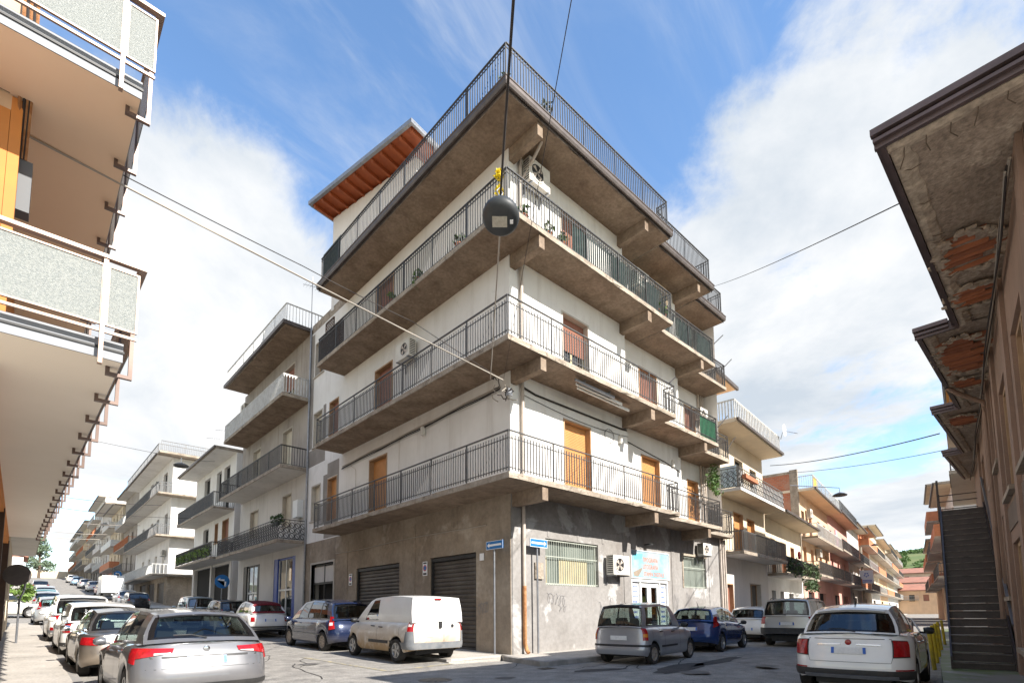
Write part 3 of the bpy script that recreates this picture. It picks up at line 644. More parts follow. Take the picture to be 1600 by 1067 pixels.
# door with fanlight at the far end of the garage side
fr = M(FL); a, b_ = 11.9, 14.42
fr.box(a - .1, a, -.2, .03, .3, 3.82); fr.box(b_, b_ + .1, -.2, .03, .3, 3.82); fr.box(a, b_, -.2, .03, 3.73, 3.82); fo = fr.build('doorway', m_trimb, mb)
ib = M(FL); 
for q in (a + .02, 13.1, b_ - .08): ib.box(q, q + .06, -.16, -.1, .6, 3.66)
ib.box(a + .08, b_ - .08, -.155, -.105, 2.75, 2.83); ib.build('iron_frame', m_black, fo)
M(FL).box(a + .1, b_ - .1, -.14, -.125, 2.85, 3.6).build('fanlight', m_pale, fo); M(FL).quad((a, -.4, .6), (b_, -.4, .6), (b_, -.4, 3.68), (a, -.4, 3.68)).build('backing', m_dark, fo)
# barred windows of the workshop
for T, (a, b_, c, d_), ysh in ((FR, ga[0], True), (FR2, gb[1], False)):
    fr = M(T); fr.box(a - .02, b_ + .02, -.2, .0, c - .04, c - .002) if False else None
    fr.box(a, a + .05, -.2, -.12, c, d_); fr.box(b_ - .05, b_, -.2, -.12, c, d_); fr.box(a + .05, b_ - .05, -.2, -.12, d_ - .05, d_); fr.box(a + .05, b_ - .05, -.2, -.12, c, c + .05); fo = fr.build('window', m_grille, mb)
    ribs = M(T); n = int((b_ - a) / .055)
    for i in range(n):
        s = a + .05 + (b_ - a - .1) * i / n; w = (b_ - a - .1) / n
        ribs.quad((s, -.19, c), (s + w*.5, -.165, c), (s + w*.5, -.165, d_), (s, -.19, d_)); ribs.quad((s + w*.5, -.165, c), (s + w, -.19, c), (s + w, -.19, d_), (s + w*.5, -.165, d_))
    ribs.build('ribbed_sheet', m_corr, fo)
    if ysh:
        y = M(T); y.box(a + .8, b_ - .45, -.162, -.15, c + .06, c + .86); y.box(a + .06, a + .22, -.162, -.15, c + .06, c + .9); y.build('yellowed_panel', m_yellow_sheet, fo)
    gm = M(); gm.tube([(0, 0, c), (0, 0, d_)], .009, 5); me = gm.mesh('bar', m_grille)
    for i in range(1, 24 if ysh else 18):
        s = a + (b_ - a) * i / (24 if ysh else 18); inst('bar', me, fo, T(s, -.05, 0))
    hb = M(T)
    for zz_ in (c + .04, c + .9, d_ - .06): hb.box(a, b_, -.06, -.045, zz_, zz_ + .025)
    hb.build('cross_bar', m_grille, fo)
    fr = M(T); fr.box(a - .1, b_ + .1, 0, .025, d_ + .002, d_ + .12) if not ysh else None
    if not ysh: fr.box(a - .1, a, 0, .025, c, d_); fr.build('window_surround', m_slab, mb)
# shop front of the printer's workshop
T = FR2; a, b_ = 6.8, 9.45
m_alu = surf('white_aluminium', (.74, .75, .73), (.68, .69, .67), 3, .4)
m_green_in = surf('olive_interior', (.20, .24, .07), None, 1, .8)
fr = M(T); fr.box(a, a + .05, -.15, .03, .1, 2.6); fr.box(b_ - .05, b_, -.15, .03, .1, 2.6); fr.box(a + .05, b_ - .05, -.15, .03, 2.5, 2.6)
for q in (a + .6, b_ - .62): fr.box(q, q + .06, -.13, .01, .1, 2.5)
for q0, q1 in ((a + .66, (a+b_)/2 - .01), ((a+b_)/2 + .01, b_ - .62)):
    fr.box(q0, q0 + .13, -.12, -.04, .1, 2.5); fr.box(q1 - .13, q1, -.12, -.04, .1, 2.5); fr.box(q0 + .13, q1 - .13, -.12, -.04, 2.3, 2.5); fr.box(q0 + .13, q1 - .13, -.12, -.04, .1, .5)
fo = fr.build('shop_door', m_alu, mb)
gp_ = M(T); gp_.quad((a + .66, -.08, .5), (b_ - .62, -.08, .5), (b_ - .62, -.08, 2.3), (a + .66, -.08, 2.3)); gp_.build('pane', m_glassw, fo)
M(T).quad((a, -.5, .1), (b_, -.5, .1), (b_, -.5, 2.6), (a, -.5, 2.6)).build('backing', m_green_in, fo)
M(T).box(b_ - .56, b_ - .05, -.10, -.06, .1, 2.5).build('poster_panel', m_signw, fo); pn_ = M(T); pn_.box(a + .05, a + .6, -.10, -.06, .1, 2.5); po_ = pn_.build('poster_panel', m_signw, fo)
m_blueink = surf('blue_ink', (.10, .16, .50), None, 1, .5); m_oink = surf('orange_ink', (.62, .15, .03), None, 1, .5)
tx = M(T)
for x0, w0 in ((a + .1, .44), (b_ - .5, .4)):                 # the posters' print is too blurred to read: rows of short ink strokes
    for i in range(9):
        x = x0 + random.uniform(0, .08)
        while x < x0 + w0 - .05:
            k = random.uniform(.03, .09); tx.quad((x, -.055, 2.28 - i * .2), (min(x + k, x0 + w0), -.055, 2.28 - i * .2), (min(x + k, x0 + w0), -.055, 2.36 - i * .2), (x, -.055, 2.36 - i * .2)); x += k + .025
tx.build('print', m_blueink, po_, kind='stuff')
# sign board above the door
def board_mat():
    m, t, b = newmat('printed_sign_board'); g = t.nodes.new('ShaderNodeNewGeometry').outputs['Position']
    t.links.new(mixc(t, noisefac(t, g, 1.4, .35, .65), (.38, .43, .46), (.20, .37, .44)), b.inputs['Base Color']); b.inputs['Roughness'].default_value = .35; return m
sg = thing('shop_sign', 'sun-bleached white and blue printed sign board above the workshop door', 'shop sign', T(7.9, .04, 2.66))
q = M(T); q.box(a, b_ + .1, .012, .05, 2.66, 3.72); q.build('board', board_mat(), sg)
q = M(T); q.box(a - .03, a, .0, .07, 2.63, 3.75); q.box(b_ + .1, b_ + .13, 0, .07, 2.63, 3.75); q.box(a, b_ + .1, 0, .07, 3.72, 3.75); q.box(a, b_ + .1, 0, .07, 2.63, 2.66); q.build('frame', m_alu, sg)
tx = M(); text_mesh(tx, T, 'TIPOGRAFIA', a + .78, 3.30, .19, .053, width=1.12); text_mesh(tx, T, 'LITOGRAFIA', a + .80, 3.02, .19, .053, width=1.10); text_mesh(tx, T, 'STAMPA DIGITALE', a + .85, 2.74, .17, .053, width=1.5); tx.build('lettering', m_oink, sg)
q = M(T); q.quad((a + .12, .052, 2.86), (a + .72, .052, 3.06), (a + .72, .052, 2.98), (a + .45, .052, 2.70), (a + .16, .052, 2.72)); q.build('printed_picture', m_conc, sg)
q = M(T); q.quad((a + .2, .052, 3.35), (a + .75, .052, 3.42), (a + .8, .052, 3.62), (a + .15, .052, 3.58)); q.build('printed_picture', surf('cyan_ink', (.16, .60, .68), None, 1, .4), sg)
q = M(T); q.lathe([(.001, 0), (.12, 0), (.12, .05), (.001, .05)], 12, (7.9, .22, 3.98)); q.box(7.82, 7.98, 0, .22, 3.99, 4.03); lo = q.build('wall_lamp', m_black); tag(lo, 'small dark lamp on the wall above the printed sign board', 'wall lamp')

# ------------------------------------------------------------------ other buildings
def ornate(T, par, s0, s1, d, z, h, mat, ret=None):
    """cast-iron style balcony panel: rings and scrolls between two rails"""
    segs = [((s0, d), (s1, d))]
    if ret is not None: segs = [((s0, ret), (s0, d))] + segs + [((s1, d), (s1, ret))]
    m = M(T)
    for (a, b) in segs:
        a = Vector(a); b = Vector(b); L = (b - a).length; u = (b - a) / L; n = max(1, int(L / .26))
        for zz_ in (z + .05, z + h): m.bar((a.x, a.y, zz_), (b.x, b.y, zz_), .04, .03)
        for i in range(n + 1):
            p = a + u * (L * i / n); m.bar((p.x, p.y, z), (p.x, p.y, z + h), .018)
        for i in range(n):
            for j in range(3):
                c = a + u * (L * (i + .5) / n); r = .12; cz = z + .2 + j * (h - .3) / 2.6
                ring = [(c.x + u.x * math.cos(k*math.pi/4) * r, c.y + u.y * math.cos(k*math.pi/4) * r, cz + math.sin(k*math.pi/4) * r * 1.15) for k in range(9)]
                m.tube(ring, .017, 4, cap=False)
                m.bar((c.x - u.x*.1, c.y - u.y*.1, cz - .1), (c.x + u.x*.1, c.y + u.y*.1, cz + .1), .02)
    return m.build('ironwork', mat, par)
def house(name, label, T, L, D, z0, floors, top, wm, gm, ops, bals, roof=('flat', .9), cat='house', sidem=None, far=False, gutterm=None, group=None):
    t = thing(name, label, cat, T(L/2, 0, z0), 0, group)
    f0 = floors[0]
    go = [o for o in ops if o[2] < f0]; uo = [o for o in ops if o[2] >= f0]
    wall(T, 0, L, z0 - 1, f0, go).build('ground_floor_wall', gm, t)
    if top > f0: wall(T, 0, L, f0, top, uo).build('upper_wall', wm, t)
    b = M(T); sm = sidem or wm
    b.quad((0, 0, z0 - 1), (0, -D, z0 - 1), (0, -D, top), (0, 0, top)); b.quad((L, 0, z0 - 1), (L, -D, z0 - 1), (L, -D, top), (L, 0, top)); b.quad((0, -D, z0 - 1), (L, -D, z0 - 1), (L, -D, top), (0, -D, top)); b.build('side_wall', sm, t)
    for o in ops: 
        if o[4] == 'G':
            g = M(T); g.box(o[0], o[1], -.2, -.16, o[2], o[3]); go_ = g.build('garage_door', m_garage, t); slat_sheet(T, o[0] + .04, o[1] - .04, o[2], o[3], -.16, .16, .02).build('shutter', m_garage, go_)
        elif o[4] == 'd':
            g = M(T); g.quad((o[0], -.2, o[2]), (o[1], -.2, o[2]), (o[1], -.2, o[3]), (o[0], -.2, o[3])); g.build('dark_opening', m_dark, t)
        else: shutter_opening(T, t, *o[:5], simple=far, sill=not far)
    for q in bals:
        s0, s1_, z, dp, st, rm = q[:6]; smt = q[6] if len(q) > 6 else m_slab
        bo = slab(T, s0, s1_, .0, dp, z - .16, z, .006, 1.0 if far else .5); bo.mi = 1; bo.quad((s0 + .02, 0, z - .164), (s1_ - .02, 0, z - .164), (s1_ - .02, dp - .03, z - .164), (s0 + .02, dp - .03, z - .164)); bo = bo.build('balcony', [smt, q[7] if len(q) > 7 else m_pale], t)
        e = .05; path = [(s0 + e, 0), (s0 + e, dp - e), (s1_ - e, dp - e), (s1_ - e, 0)]
        if st == 'none': pass
        elif st == 'ornate': ornate(T, bo, s0 + e, s1_ - e, dp - e, z, 1.0, rm, 0)
        elif st == 'panel':
            p = M(T); p.box(s0, s0 + .07, 0, dp, z, z + .95); p.box(s0 + .07, s1_ - .07, dp - .07, dp, z, z + .95); p.box(s1_ - .07, s1_, 0, dp, z, z + .95); p.build('parapet', rm, bo)
        else: railing(T, bo, path, z, 1.0, (.3 if far else .24) if st == 'thick' else .17 if far else .12, 2.0, st, rm, single=True, drop=0)
    if roof[0] == 'flat':
        ov = roof[1]; r = slab(T, -.05, L + .05, -D, ov, top, top + .2, .004, 1.0); ro_ = r.build('roof_slab', [roof[3] if len(roof) > 3 else m_slab], t)
        if ov > .1:
            q = M(T); q.quad((0, 0, top - .004), (L, 0, top - .004), (L, ov - .03, top - .004), (0, ov - .03, top - .004)); q.build('soffit', m_pale if not roof[2:] or not roof[2] else roof[2], ro_)
            g = M(T); g.box(-.06, L + .06, ov + .002, ov + .11, top + .06, top + .19); g.build('gutter', gutterm or m_gut, ro_)
        if len(roof) > 4: railing(T, ro_, [(e_, ov - .1 if e_ in (.05, L - .05) else 0) for e_ in (.05,)] + [(L - .05, ov - .1)], top + .2, 1.0, .26, 2.0, roof[4], roof[5], single=True, drop=0); railing(T, ro_, [(.05, -3), (.05, ov - .1)], top + .2, 1.0, .15, 2.0, roof[4], roof[5], single=True, drop=0)
    elif roof[0] == 'tile':
        ov = roof[1]; hh = roof[2]
        r = M(T); r.hexa([(-.2, ov, top), (L + .2, ov, top), (L + .2, -D/2, top + hh), (-.2, -D/2, top + hh), (-.2, ov, top + .15), (L + .2, ov, top + .15), (L + .2, -D/2, top + hh + .15), (-.2, -D/2, top + hh + .15)])
        r.hexa([(-.2, -D/2, top + hh), (L + .2, -D/2, top + hh), (L + .2, -D - ov, top), (-.2, -D - ov, top), (-.2, -D/2, top + hh + .15), (L + .2, -D/2, top + hh + .15), (L + .2, -D - ov, top + .15), (-.2, -D - ov, top + .15)])
        r.quad((0, 0, top), (0, -D/2, top + hh), (0, -D, top)); r.quad((L, 0, top), (L, -D/2, top + hh), (L, -D, top)); r.build('roof', m_tile, t)
    return t
m_tile = surf('faded_roof_tiles', (.36, .17, .12), (.28, .14, .105), .8, .9)
def LS(y): return frame((XW, y, 0), u=(0, 1), n=(-1, 0))

# --- left street, right-hand row -------------------------------------------------
T = LS(26.36)
ops = [(1.3, 4.5, .3, 4.4, 'x'), (6.9, 10.0, .5, 4.35, 'x'), (2.1, 3.5, 6.1, 7.9, 'w'), (7.5, 9.1, 6.1, 7.8, 'w'), (2.3, 3.8, 8.8, 11.65, 'w'), (7.5, 9.0, 9.7, 11.7, 'w'), (2.2, 4.0, 12.5, 15.3, 'h')]
h1 = thing('apartment_house', 'narrow grey-stained four storey house with blue shop doors beside the corner block', 'apartment house', T(5, 0, .3))
wall(T, 0, 11.2, -.5, 4.85, [o for o in ops if o[2] < 4]).build('ground_floor_wall', m_pale, h1); wall(T, 0, 11.2, 4.85, 8.6, [o for o in ops if 4 < o[2] < 8.5]).build('upper_wall', m_pale, h1); wall(T, 0, 11.2, 8.6, 16.05, [o for o in ops if o[2] > 8.5]).build('upper_wall', m_greyp, h1)
q = M(T); q.quad((11.2, 0, -.5), (11.2, -10, -.5), (11.2, -10, 16.05), (11.2, 0, 16.05)); q.build('side_wall', m_greyp, h1)
for o in ops[2:]: shutter_opening(T, h1, *o)
m_bluep = surf('blue_paint', (.02, .06, .30), (.03, .08, .34), 3, .45)
for a, b_, c, d_ in ((1.3, 4.5, .3, 4.4), (6.9, 10.0, .5, 4.35)):
    f = M(T)
    for s in ((a, a + .45), (b_ - .55, b_)): f.box(s[0], s[1], -.2, -.02, c, d_)
    f.box(a + .45, b_ - .55, -.2, -.1, d_ - .1, d_); fo = f.build('shop_door', m_bluep if a < 2 else m_black, h1)
    g = M(T); k = (b_ - .55 + a + .45) / 2
    for s in (a + .45, k - .04, b_ - .63): g.box(s, s + .08, -.16, -.1, c, d_ - .1)
    g.box(a + .53, b_ - .63, -.155, -.105, 2.6, 2.7); g.build('door_frame', m_alu, fo); M(T).quad((a, -.13, c), (b_, -.13, c), (b_, -.13, d_), (a, -.13, d_)).build('pane', m_glassw, fo); M(T).quad((a, -.6, c), (b_, -.6, c), (b_, -.6, d_), (a, -.6, d_)).build('backing', m_corr, fo)
def bal1(s0, s1_, z, dp, fn, top=False):
    b = slab(T, s0, s1_, 0, dp, z - .17, z); b.mi = 1; b.quad((s0 + .02, 0, z - .174), (s1_ - .02, 0, z - .174), (s1_ - .02, dp - .03, z - .174), (s0 + .02, dp - .03, z - .174)); bo = b.build('balcony', [m_slab, m_soff if z > 11 else m_pale], h1); fn(bo); return bo
bal1(.05, 11.0, 5.02, 1.4, lambda b: ornate(T, b, .1, 10.95, 1.35, 5.02, 1.0, m_rail, 0))
bal1(.05, 10.8, 8.78, 1.38, lambda b: railing(T, b, [(.1, 0), (.1, 1.33), (10.75, 1.33), (10.75, 0)], 8.78, 1.0, .13, 1.9, 'plain', m_rail, single=True, drop=0))
def whiterail(b):
    railing(T, b, [(.1, 0), (.1, 1.33), (10.45, 1.33), (10.45, 0)], 12.48, 1.0, .14, 1.8, 'thick', m_railw, single=True, drop=0)
    q = M(T); 
    for i in range(40): q.bar((2.0 + i*.13, 1.30, 12.58), (2.05 + i*.13 + .05*(i % 3), 1.30, 13.43), .05, .01)
    q.build('reed_screen', m_shutw, b)
bal1(.05, 10.5, 12.48, 1.38, whiterail)
rs = slab(T, .05, 10.6, -10, 1.35, 16.05, 16.24); rs.mi = 1; rs.quad((.07, 0, 16.046), (10.58, 0, 16.046), (10.58, 1.32, 16.046), (.07, 1.32, 16.046)); rso = rs.build('roof_slab', [m_slab, m_soff], h1)
q = M(T); q.box(.06, 10.65, 1.36, 1.50, 16.07, 16.26); q.box(-.05, .04, 0, 1.5, 16.07, 16.26); q.build('gutter', m_gut, rso)
railing(T, rso, [(.1, -2), (.1, 1.3), (10.55, 1.3), (10.55, 0)], 16.24, 1.0, .16, 1.8, 'plain', m_railw, single=True, drop=0)
ac_unit(T, 9.9, 14.6, 'white air conditioner at the far top corner of the grey-stained house')
bx = M(T); bx.box(.5, 1.1, 0, .3, 6.3, 7.2); tag(bx.build('meter_box', m_alu), 'grey metal meter box between the corner block and the grey-stained house', 'meter box')

T = LS(38.9)
m_teal = surf('dark_teal_paint', (.02, .045, .07), (.03, .06, .09), 2, .5)
h2 = house('townhouse', 'low white two storey house with projecting eaves and leaf-covered balcony', T, 11.3, 9, .9, [5.2], 12.55, m_white, m_pale,
    [(1.5, 3.0, 8.7, 12.0, 'd'), (3.7, 5.0, 9.7, 12.0, 'd'), (6.9, 8.6, 8.7, 12.1, 'd'), (1.3, 2.9, 5.25, 8.1, 'b'), (4.0, 4.9, 6.6, 8.1, 'b'), (6.7, 8.3, 5.25, 8.0, 'd'), (.8, 5.1, .6, 4.85, 'd'), (5.6, 10.4, .6, 4.9, 'd')],
    [(.1, 11.1, 5.2, 1.35, 'plain', m_rail), (.1, 11.1, 8.62, 1.35, 'plain', m_railg)], ('flat', 1.35, m_white))
for s in (5.1, 10.45, .1): M(T).box(s, s + .4, 0, .06, .6, 5.0).build('pilaster', m_pale, h2)
hd = M(T)
for i in range(26): hd.leaves((.6 + i*.4, 1.3, 5.65), (.28, .1, .42), 26, .1, 1)
tag(hd.build('hedge', m_leafy), 'yellow-green artificial hedge tied along the balcony of the low white house', 'hedge')

T = LS(60.5)
zz0 = 1.9
h3 = house('apartment_house', 'tall cream apartment house with white balconies seen end-on down the left street', T, 20.5, 12, zz0, [5.2], 17.0, m_white, m_conc,
    [(2.7, 4.7, 13.2, 16.1, 'd'), (10.5, 12.3, 13.2, 16.3, 'd'), (15, 16.5, 13.2, 16.1, 'd'), (1.5, 3, 9.1, 11.6, 'd'), (6, 7.4, 9.1, 11.6, 'd'), (9.5, 11, 9.1, 11.6, 'd'), (15, 16.5, 9.1, 11.6, 'd'), (2, 3.2, 5.4, 7.6, 'w'), (6, 7.3, 5.4, 7.6, 'w'), (10, 11.3, 5.4, 7.6, 'w'), (14, 15.3, 5.4, 7.6, 'w'), (1.5, 5, 1.8, 4.6, 'G'), (6.5, 10.5, 2.0, 4.7, 'G'), (12, 16, 2.4, 4.8, 'G')],
    [(0, 20, 5.3, 1.35, 'thick', m_railw), (0, 20, 9.05, 1.35, 'plain', m_railg), (0, 20, 13.15, 1.35, 'plain', m_railg)], ('flat', 1.4, m_white, m_slab, 'plain', m_railg), far=True)
TE = frame((XW, 60.5, 0), u=(1, 0), n=(0, -1))
for z, st, rm in ((9.05, 'plain', m_railg), (13.15, 'plain', m_railg)):
    b = slab(TE, -1.35, 9, .002, 1.3, z - .16, z, .006, 1.0); bo = b.build('balcony', [m_slab], h3); railing(TE, bo, [(-1.3, .02), (-1.3, 1.25), (9, 1.25)], z, 1.0, .15, 2, st, rm, single=True, drop=0)
b = slab(TE, -1.4, 9, .06, 1.3, 17.0, 17.2, .004, 1.0); bo = b.build('roof_eave', [m_slab], h3); railing(TE, bo, [(-1.3, 1.2), (9, 1.2)], 17.2, 1.0, .15, 2, 'plain', m_railg, single=True, drop=0)
b = slab(TE, -1.35, 9, .002, 1.0, 5.14, 5.3, .006, 1.0); b.build('balcony', [m_slab], h3)
q = M(TE); q.box(-.02, 9, 0, .03, .9, 5.1); q.build('ground_floor_cladding', m_conc, h3)
# farther houses up the left street
FAR = [(81.6, 14, 18.2, m_greyp, m_pale, 'brown-grey house with jutting top floor behind the tall cream house', .3), (96, 13, 17.6, m_cream, m_pink, 'house with orange balcony panels and pink ground floor up the left street', .0),
       (109.5, 16, 20, m_pale, m_greyp, 'pale house with dark recessed floors farther up the left street', .2), (126, 20, 24, m_white, m_greyp, 'bright white block with blank side wall high on the left street', .5), (147, 20, 22, m_cream, m_conc, 'cream house near the crest of the left street', .1), (168, 30, 22.5, m_greyp, m_conc, 'last grey house on the right before the crest of the left street', .3)]
for i, (y, L, hgt, wm, gm, lab, xo) in enumerate(FAR):
    T = frame((XW + xo, y, 0), u=(0, 1), n=(-1, 0)); z0 = prof(y); f0 = z0 + 3.4; fl = [f0]; ops = []; bl = []
    n = 0; z = f0
    rmats = [m_railg, m_terra, m_railw, m_rail]
    while z < hgt - 2.2:
        for s in range(1, int(L) - 2, 4): ops.append((s, s + 1.3, z + .1, z + 2.3, random.choice('dwbd')))
        bl.append((.2 if (i + n) % 3 else L * .3, L - .2, z, 1.2, 'panel' if (i == 1 and n in (0, 1)) or (i + n) % 4 == 3 else 'plain', m_terra if (i == 1 and n == 0) else rmats[(i + n) % 4] if not ((i + n) % 4 == 3) else m_pale)); z += 3.2; n += 1
    for s in range(1, int(L) - 3, 5): ops.append((s, s + 3, prof(y + s) + .1, z0 + 3.0, 'd' if s % 2 else 'G'))
    house('townhouse', lab, T, L, 11, z0, fl, hgt, wm, gm, ops, bl, ('flat', 1.1, m_pale), far=True, group='houses up the left street')

# --- left street, left-hand building with frosted balcony panels --------------------
lb = thing('balcony_building', 'orange and cream building on the left with frosted glass balcony panels', 'building', (-.4, 8.1, 0))
TW = frame((-.42, 8.15, 0), u=(0, 1), n=(1, 0))         # street side
TF = frame((-.42, 8.15, 0), u=(-1, 0), n=(0, -1))       # front side
m_soffl = surf('smooth_beige_soffit', (.88, .67, .47), (.84, .63, .44), .4, .8)
m_soffg = surf('smooth_grey_soffit', (.82, .75, .66), (.78, .71, .62), .4, .8)
m_fascia = surf('grey_fascia', (.27, .28, .30), (.24, .25, .27), 2, .6)
m_frost = surf('frosted_glass', (.275, .285, .265), (.205, .22, .21), 62, .3, bump=.7, bsc=90, lo=.40, hi=.60)
m_alub = surf('bronze_aluminium', (.30, .205, .155), (.26, .18, .135), 3, .4, metal=.3, spec=.5)
m_alud = surf('dark_bronze_aluminium', (.12, .08, .065), (.16, .11, .09), 3, .4, metal=.3)
W = M(TW); W.box(0, 18, -9, 0, 7.3, 11.8); W.build('upper_wall', m_peach, lb); W = M(TW); W.box(0, 18, -9, -.004, 3.9, 7.3); W.build('first_floor_wall', m_orange, lb); W = M(TW); W.box(.4, 18, -9, -.25, -.5, 3.9); W.build('ground_floor_wall', m_cream, lb)
m_browncol = surf('brown_column', (.055, .03, .022), (.075, .042, .03), 3, .5)
for s in (4.0, 9.7, 17.4): M(TW).box(s, s + .35, -.25, .02, -.3, 4.0).build('column', m_browncol, lb)
for s in (1.2, 5.5, 11, 14): M(TW).box(s, s + 2.4, -.3, -.23, .1, 2.9).build('shop_shutter', m_garage, lb)
def lbal(z, x1, y0, yend, sm, skew):
    """slab wrapping the corner; outer street edge runs from (x1,y0) to (x1+skew,yend)"""
    b = M(); b.prism([(-6, y0), (x1, y0), (x1 + skew, yend), (-.44, yend), (-.44, 8.13), (-6, 8.13)], z, z + .22); b.mi = 1
    b.add([(p[0], p[1], z - .003) for p in ((-6, y0 + .01), (x1 - .01, y0 + .01), (x1 + skew - .01, yend), (-.44, yend), (-.44, 8.13), (-6, 8.13))], [(0, 1, 2, 3, 4, 5)])
    bo = b.build('balcony', [m_fascia, sm], lb)
    f = M(); f.box(-6, x1 + .01, y0 - .015, y0 - .001, z + .10, z + .125); f.build('fascia_groove', m_black, bo)
    zr = z + 1.12
    h = M(); h.box(-6, x1 + .16, y0 - .17, y0 - .09, zr - .04, zr); h.build('handrail', m_alub, bo)
    h = M(); h.hexa([(x1 + .08, y0 - .09, zr - .04), (x1 + .16, y0 - .09, zr - .04), (x1 + skew + .16, yend, zr - .04), (x1 + skew + .08, yend, zr - .04), (x1 + .08, y0 - .09, zr), (x1 + .16, y0 - .09, zr), (x1 + skew + .16, yend, zr), (x1 + skew + .08, yend, zr)]); h.build('handrail', m_alub, bo)
    h = M(); h.box(-6, x1 + .10, y0 - .13, y0 - .10, z + .24, z + .27); h.build('bottom_rail', m_alub, bo)
    # front panels and posts
    xs = [x1 + .10, x1 - .22, x1 - 1.75, x1 - 3.3, x1 - 4.8]
    for a, c in zip(xs, xs[1:]):
        p = M(); p.box(c + .05, a - .02, y0 - .125, y0 - .115, z + .34, zr - .12); po = p.build('glass_panel', m_frost, bo)
        f = M(); 
        for q in ((c + .03, c + .05), (a - .02, a)): f.box(q[0], q[1], y0 - .135, y0 - .105, z + .32, zr - .1)
        f.box(c + .05, a - .02, y0 - .135, y0 - .105, z + .32, z + .34); f.box(c + .05, a - .02, y0 - .135, y0 - .105, zr - .12, zr - .1); f.build('panel_frame', m_alub, po)
        M().box(c - .012, c + .028, y0 - .155, y0 - .085, z - .12, zr - .04).build('post', m_alub, bo)
    # street side: brackets under the edge and panels between them
    n = int((yend - y0) / 1.02); u = skew / (yend - y0)
    br = M(); br.box(-.13, .12, -.025, .025, -.10, -.06); br.box(-.13, -.09, -.025, .025, -.06, -.001); br.box(.08, .12, -.025, .025, -.06, .98)
    me = br.mesh('bracket', m_alud)
    for i in range(n + 1):
        y = y0 + .22 + i * 1.02
        if y > yend - .1: break
        x = x1 + u * (y - y0); inst('bracket', me, bo, (x, y, z - .004))
        if y + 1.0 < yend:
            p = M(); p.hexa([(x + .10, y + .06, z + .30), (x + .11, y + .06, z + .30), (x + .11 + u, y + .98, z + .30), (x + .10 + u, y + .98, z + .30), (x + .10, y + .06, zr - .1), (x + .11, y + .06, zr - .1), (x + .11 + u, y + .98, zr - .1), (x + .10 + u, y + .98, zr - .1)]); p.build('glass_panel', m_frost, bo)
lbal(4.2, .69, 7.18, 26.0, m_soffg, -.28)
lbal(7.5, .71, 7.19, 26.0, m_soffl, -.06)
M(TW).box(.0, .12, .0, .10, 4.45, 7.48).build('drainpipe', m_orange, lb)
q = M(TF); q.box(.4, 1.6, -.02, .03, 4.45, 6.9); q.build('window_frame', m_alu, lb)
# next building up on the left, a beige garden wall, and a tiled house
T = frame((-.4, 27.3, 0), u=(0, 1), n=(1, 0))
house('townhouse', 'low building with red-edged canopy after the frosted balconies on the left', T, 8, 8, .6, [4.5], 9.5, m_cream, m_cream, [(1, 3, .6, 3.3, 'd'), (5, 6.5, .8, 3.3, 'd'), (2, 3.4, 5, 7.3, 'b')], [(-.1, 8.5, 4.5, .85, 'panel', m_terra)], ('flat', .8))
T = frame((-2.4, 62, 0), u=(0, 1), n=(1, 0))
house('townhouse', 'cream house with red pillar edge on the left beyond the side street', T, 9, 7, 2.0, [5], 8.6, m_cream, m_cream, [(1, 2.2, 5.3, 7.6, 'b'), (5, 6.2, 5.3, 7.6, 'b'), (2, 3.2, 2.6, 4.6, 'd')], [], ('tile', .5, 1.2), far=True)
T = frame((.0, 118, 0), u=(0, 1), n=(1, 0))
house('bungalow', 'small white house with red tiled roof at the crest of the left street', T, 12, 9, 6.8, [9.2], 11.0, m_white, m_white, [(3, 4.2, 9.3, 10.6, 'd')], [], ('tile', .6, 1.3), far=True)

# --- right street, left-hand row ---------------------------------------------------
def RS(x, y, ang): return frame((x, y, 0), u=(math.cos(R(ang)), math.sin(R(ang))), n=(math.sin(R(ang)), -math.cos(R(ang))))
T = RS(25.5, 12.0, 5.3)
h4 = house('townhouse', 'cream three storey house with brown gutter and roof terrace next to the corner block', T, 8.1, 10, 0, [4.1], 10.75, m_cream, m_pale,
    [(.5, 1.9, .1, 2.75, 'b'), (4.6, 6.6, .4, 2.9, 'g'), (2.4, 4.0, 4.3, 6.7, 'o'), (4.6, 6.0, 4.3, 6.6, 'o'), (3.0, 4.4, 7.5, 9.8, 'd'), (5.6, 6.8, 7.5, 9.7, 'd')],
    [(.1, 8.0, 4.28, 1.2, 'plain', m_railg, m_slab, m_pale), (.1, 8.0, 7.45, 1.2, 'ornate', m_railg, m_pale, m_cream)], ('flat', 1.2, m_cream, m_cream, 'thick', m_railw))
q = M(T); q.box(.05, 1.6, -1.3, .2, 10.9, 12.8) if False else None
q.box(.1, 2.6, -3, -1.0, 10.9, 13.6); q.build('terrace_room', m_cream, h4); q = M(T); q.box(-.2, 3.0, -3.3, .3, 13.6, 13.72); q.build('terrace_canopy', m_peach, h4); q = M(T); q.box(-.25, 3.05, .3, .42, 13.55, 13.74); q.build('canopy_gutter', m_gut, h4)
T = RS(33.6, 12.85, 7.2)
h5 = house('townhouse', 'low shaded white house with bare concrete canopy slab and flower-hung balcony', T, 10.6, 10, 0, [3.55], 7.25, m_cream, m_white,
    [(1.2, 2.2, .8, 2.6, 'd'), (3.4, 4.4, .8, 2.6, 'd'), (5.8, 7.2, .6, 2.5, 'd'), (1.5, 2.6, 3.7, 6.0, 'b'), (4.2, 5.4, 3.7, 6.0, 'b'), (7, 8.2, 3.7, 5.9, 'b')], [(.1, 10.4, 3.62, 1.2, 'plain', m_rail)], ('flat', 1.3, m_cream, m_cream))
x, y, ang = 44.2, 14.2, 7.5
T = RS(x, y, ang)
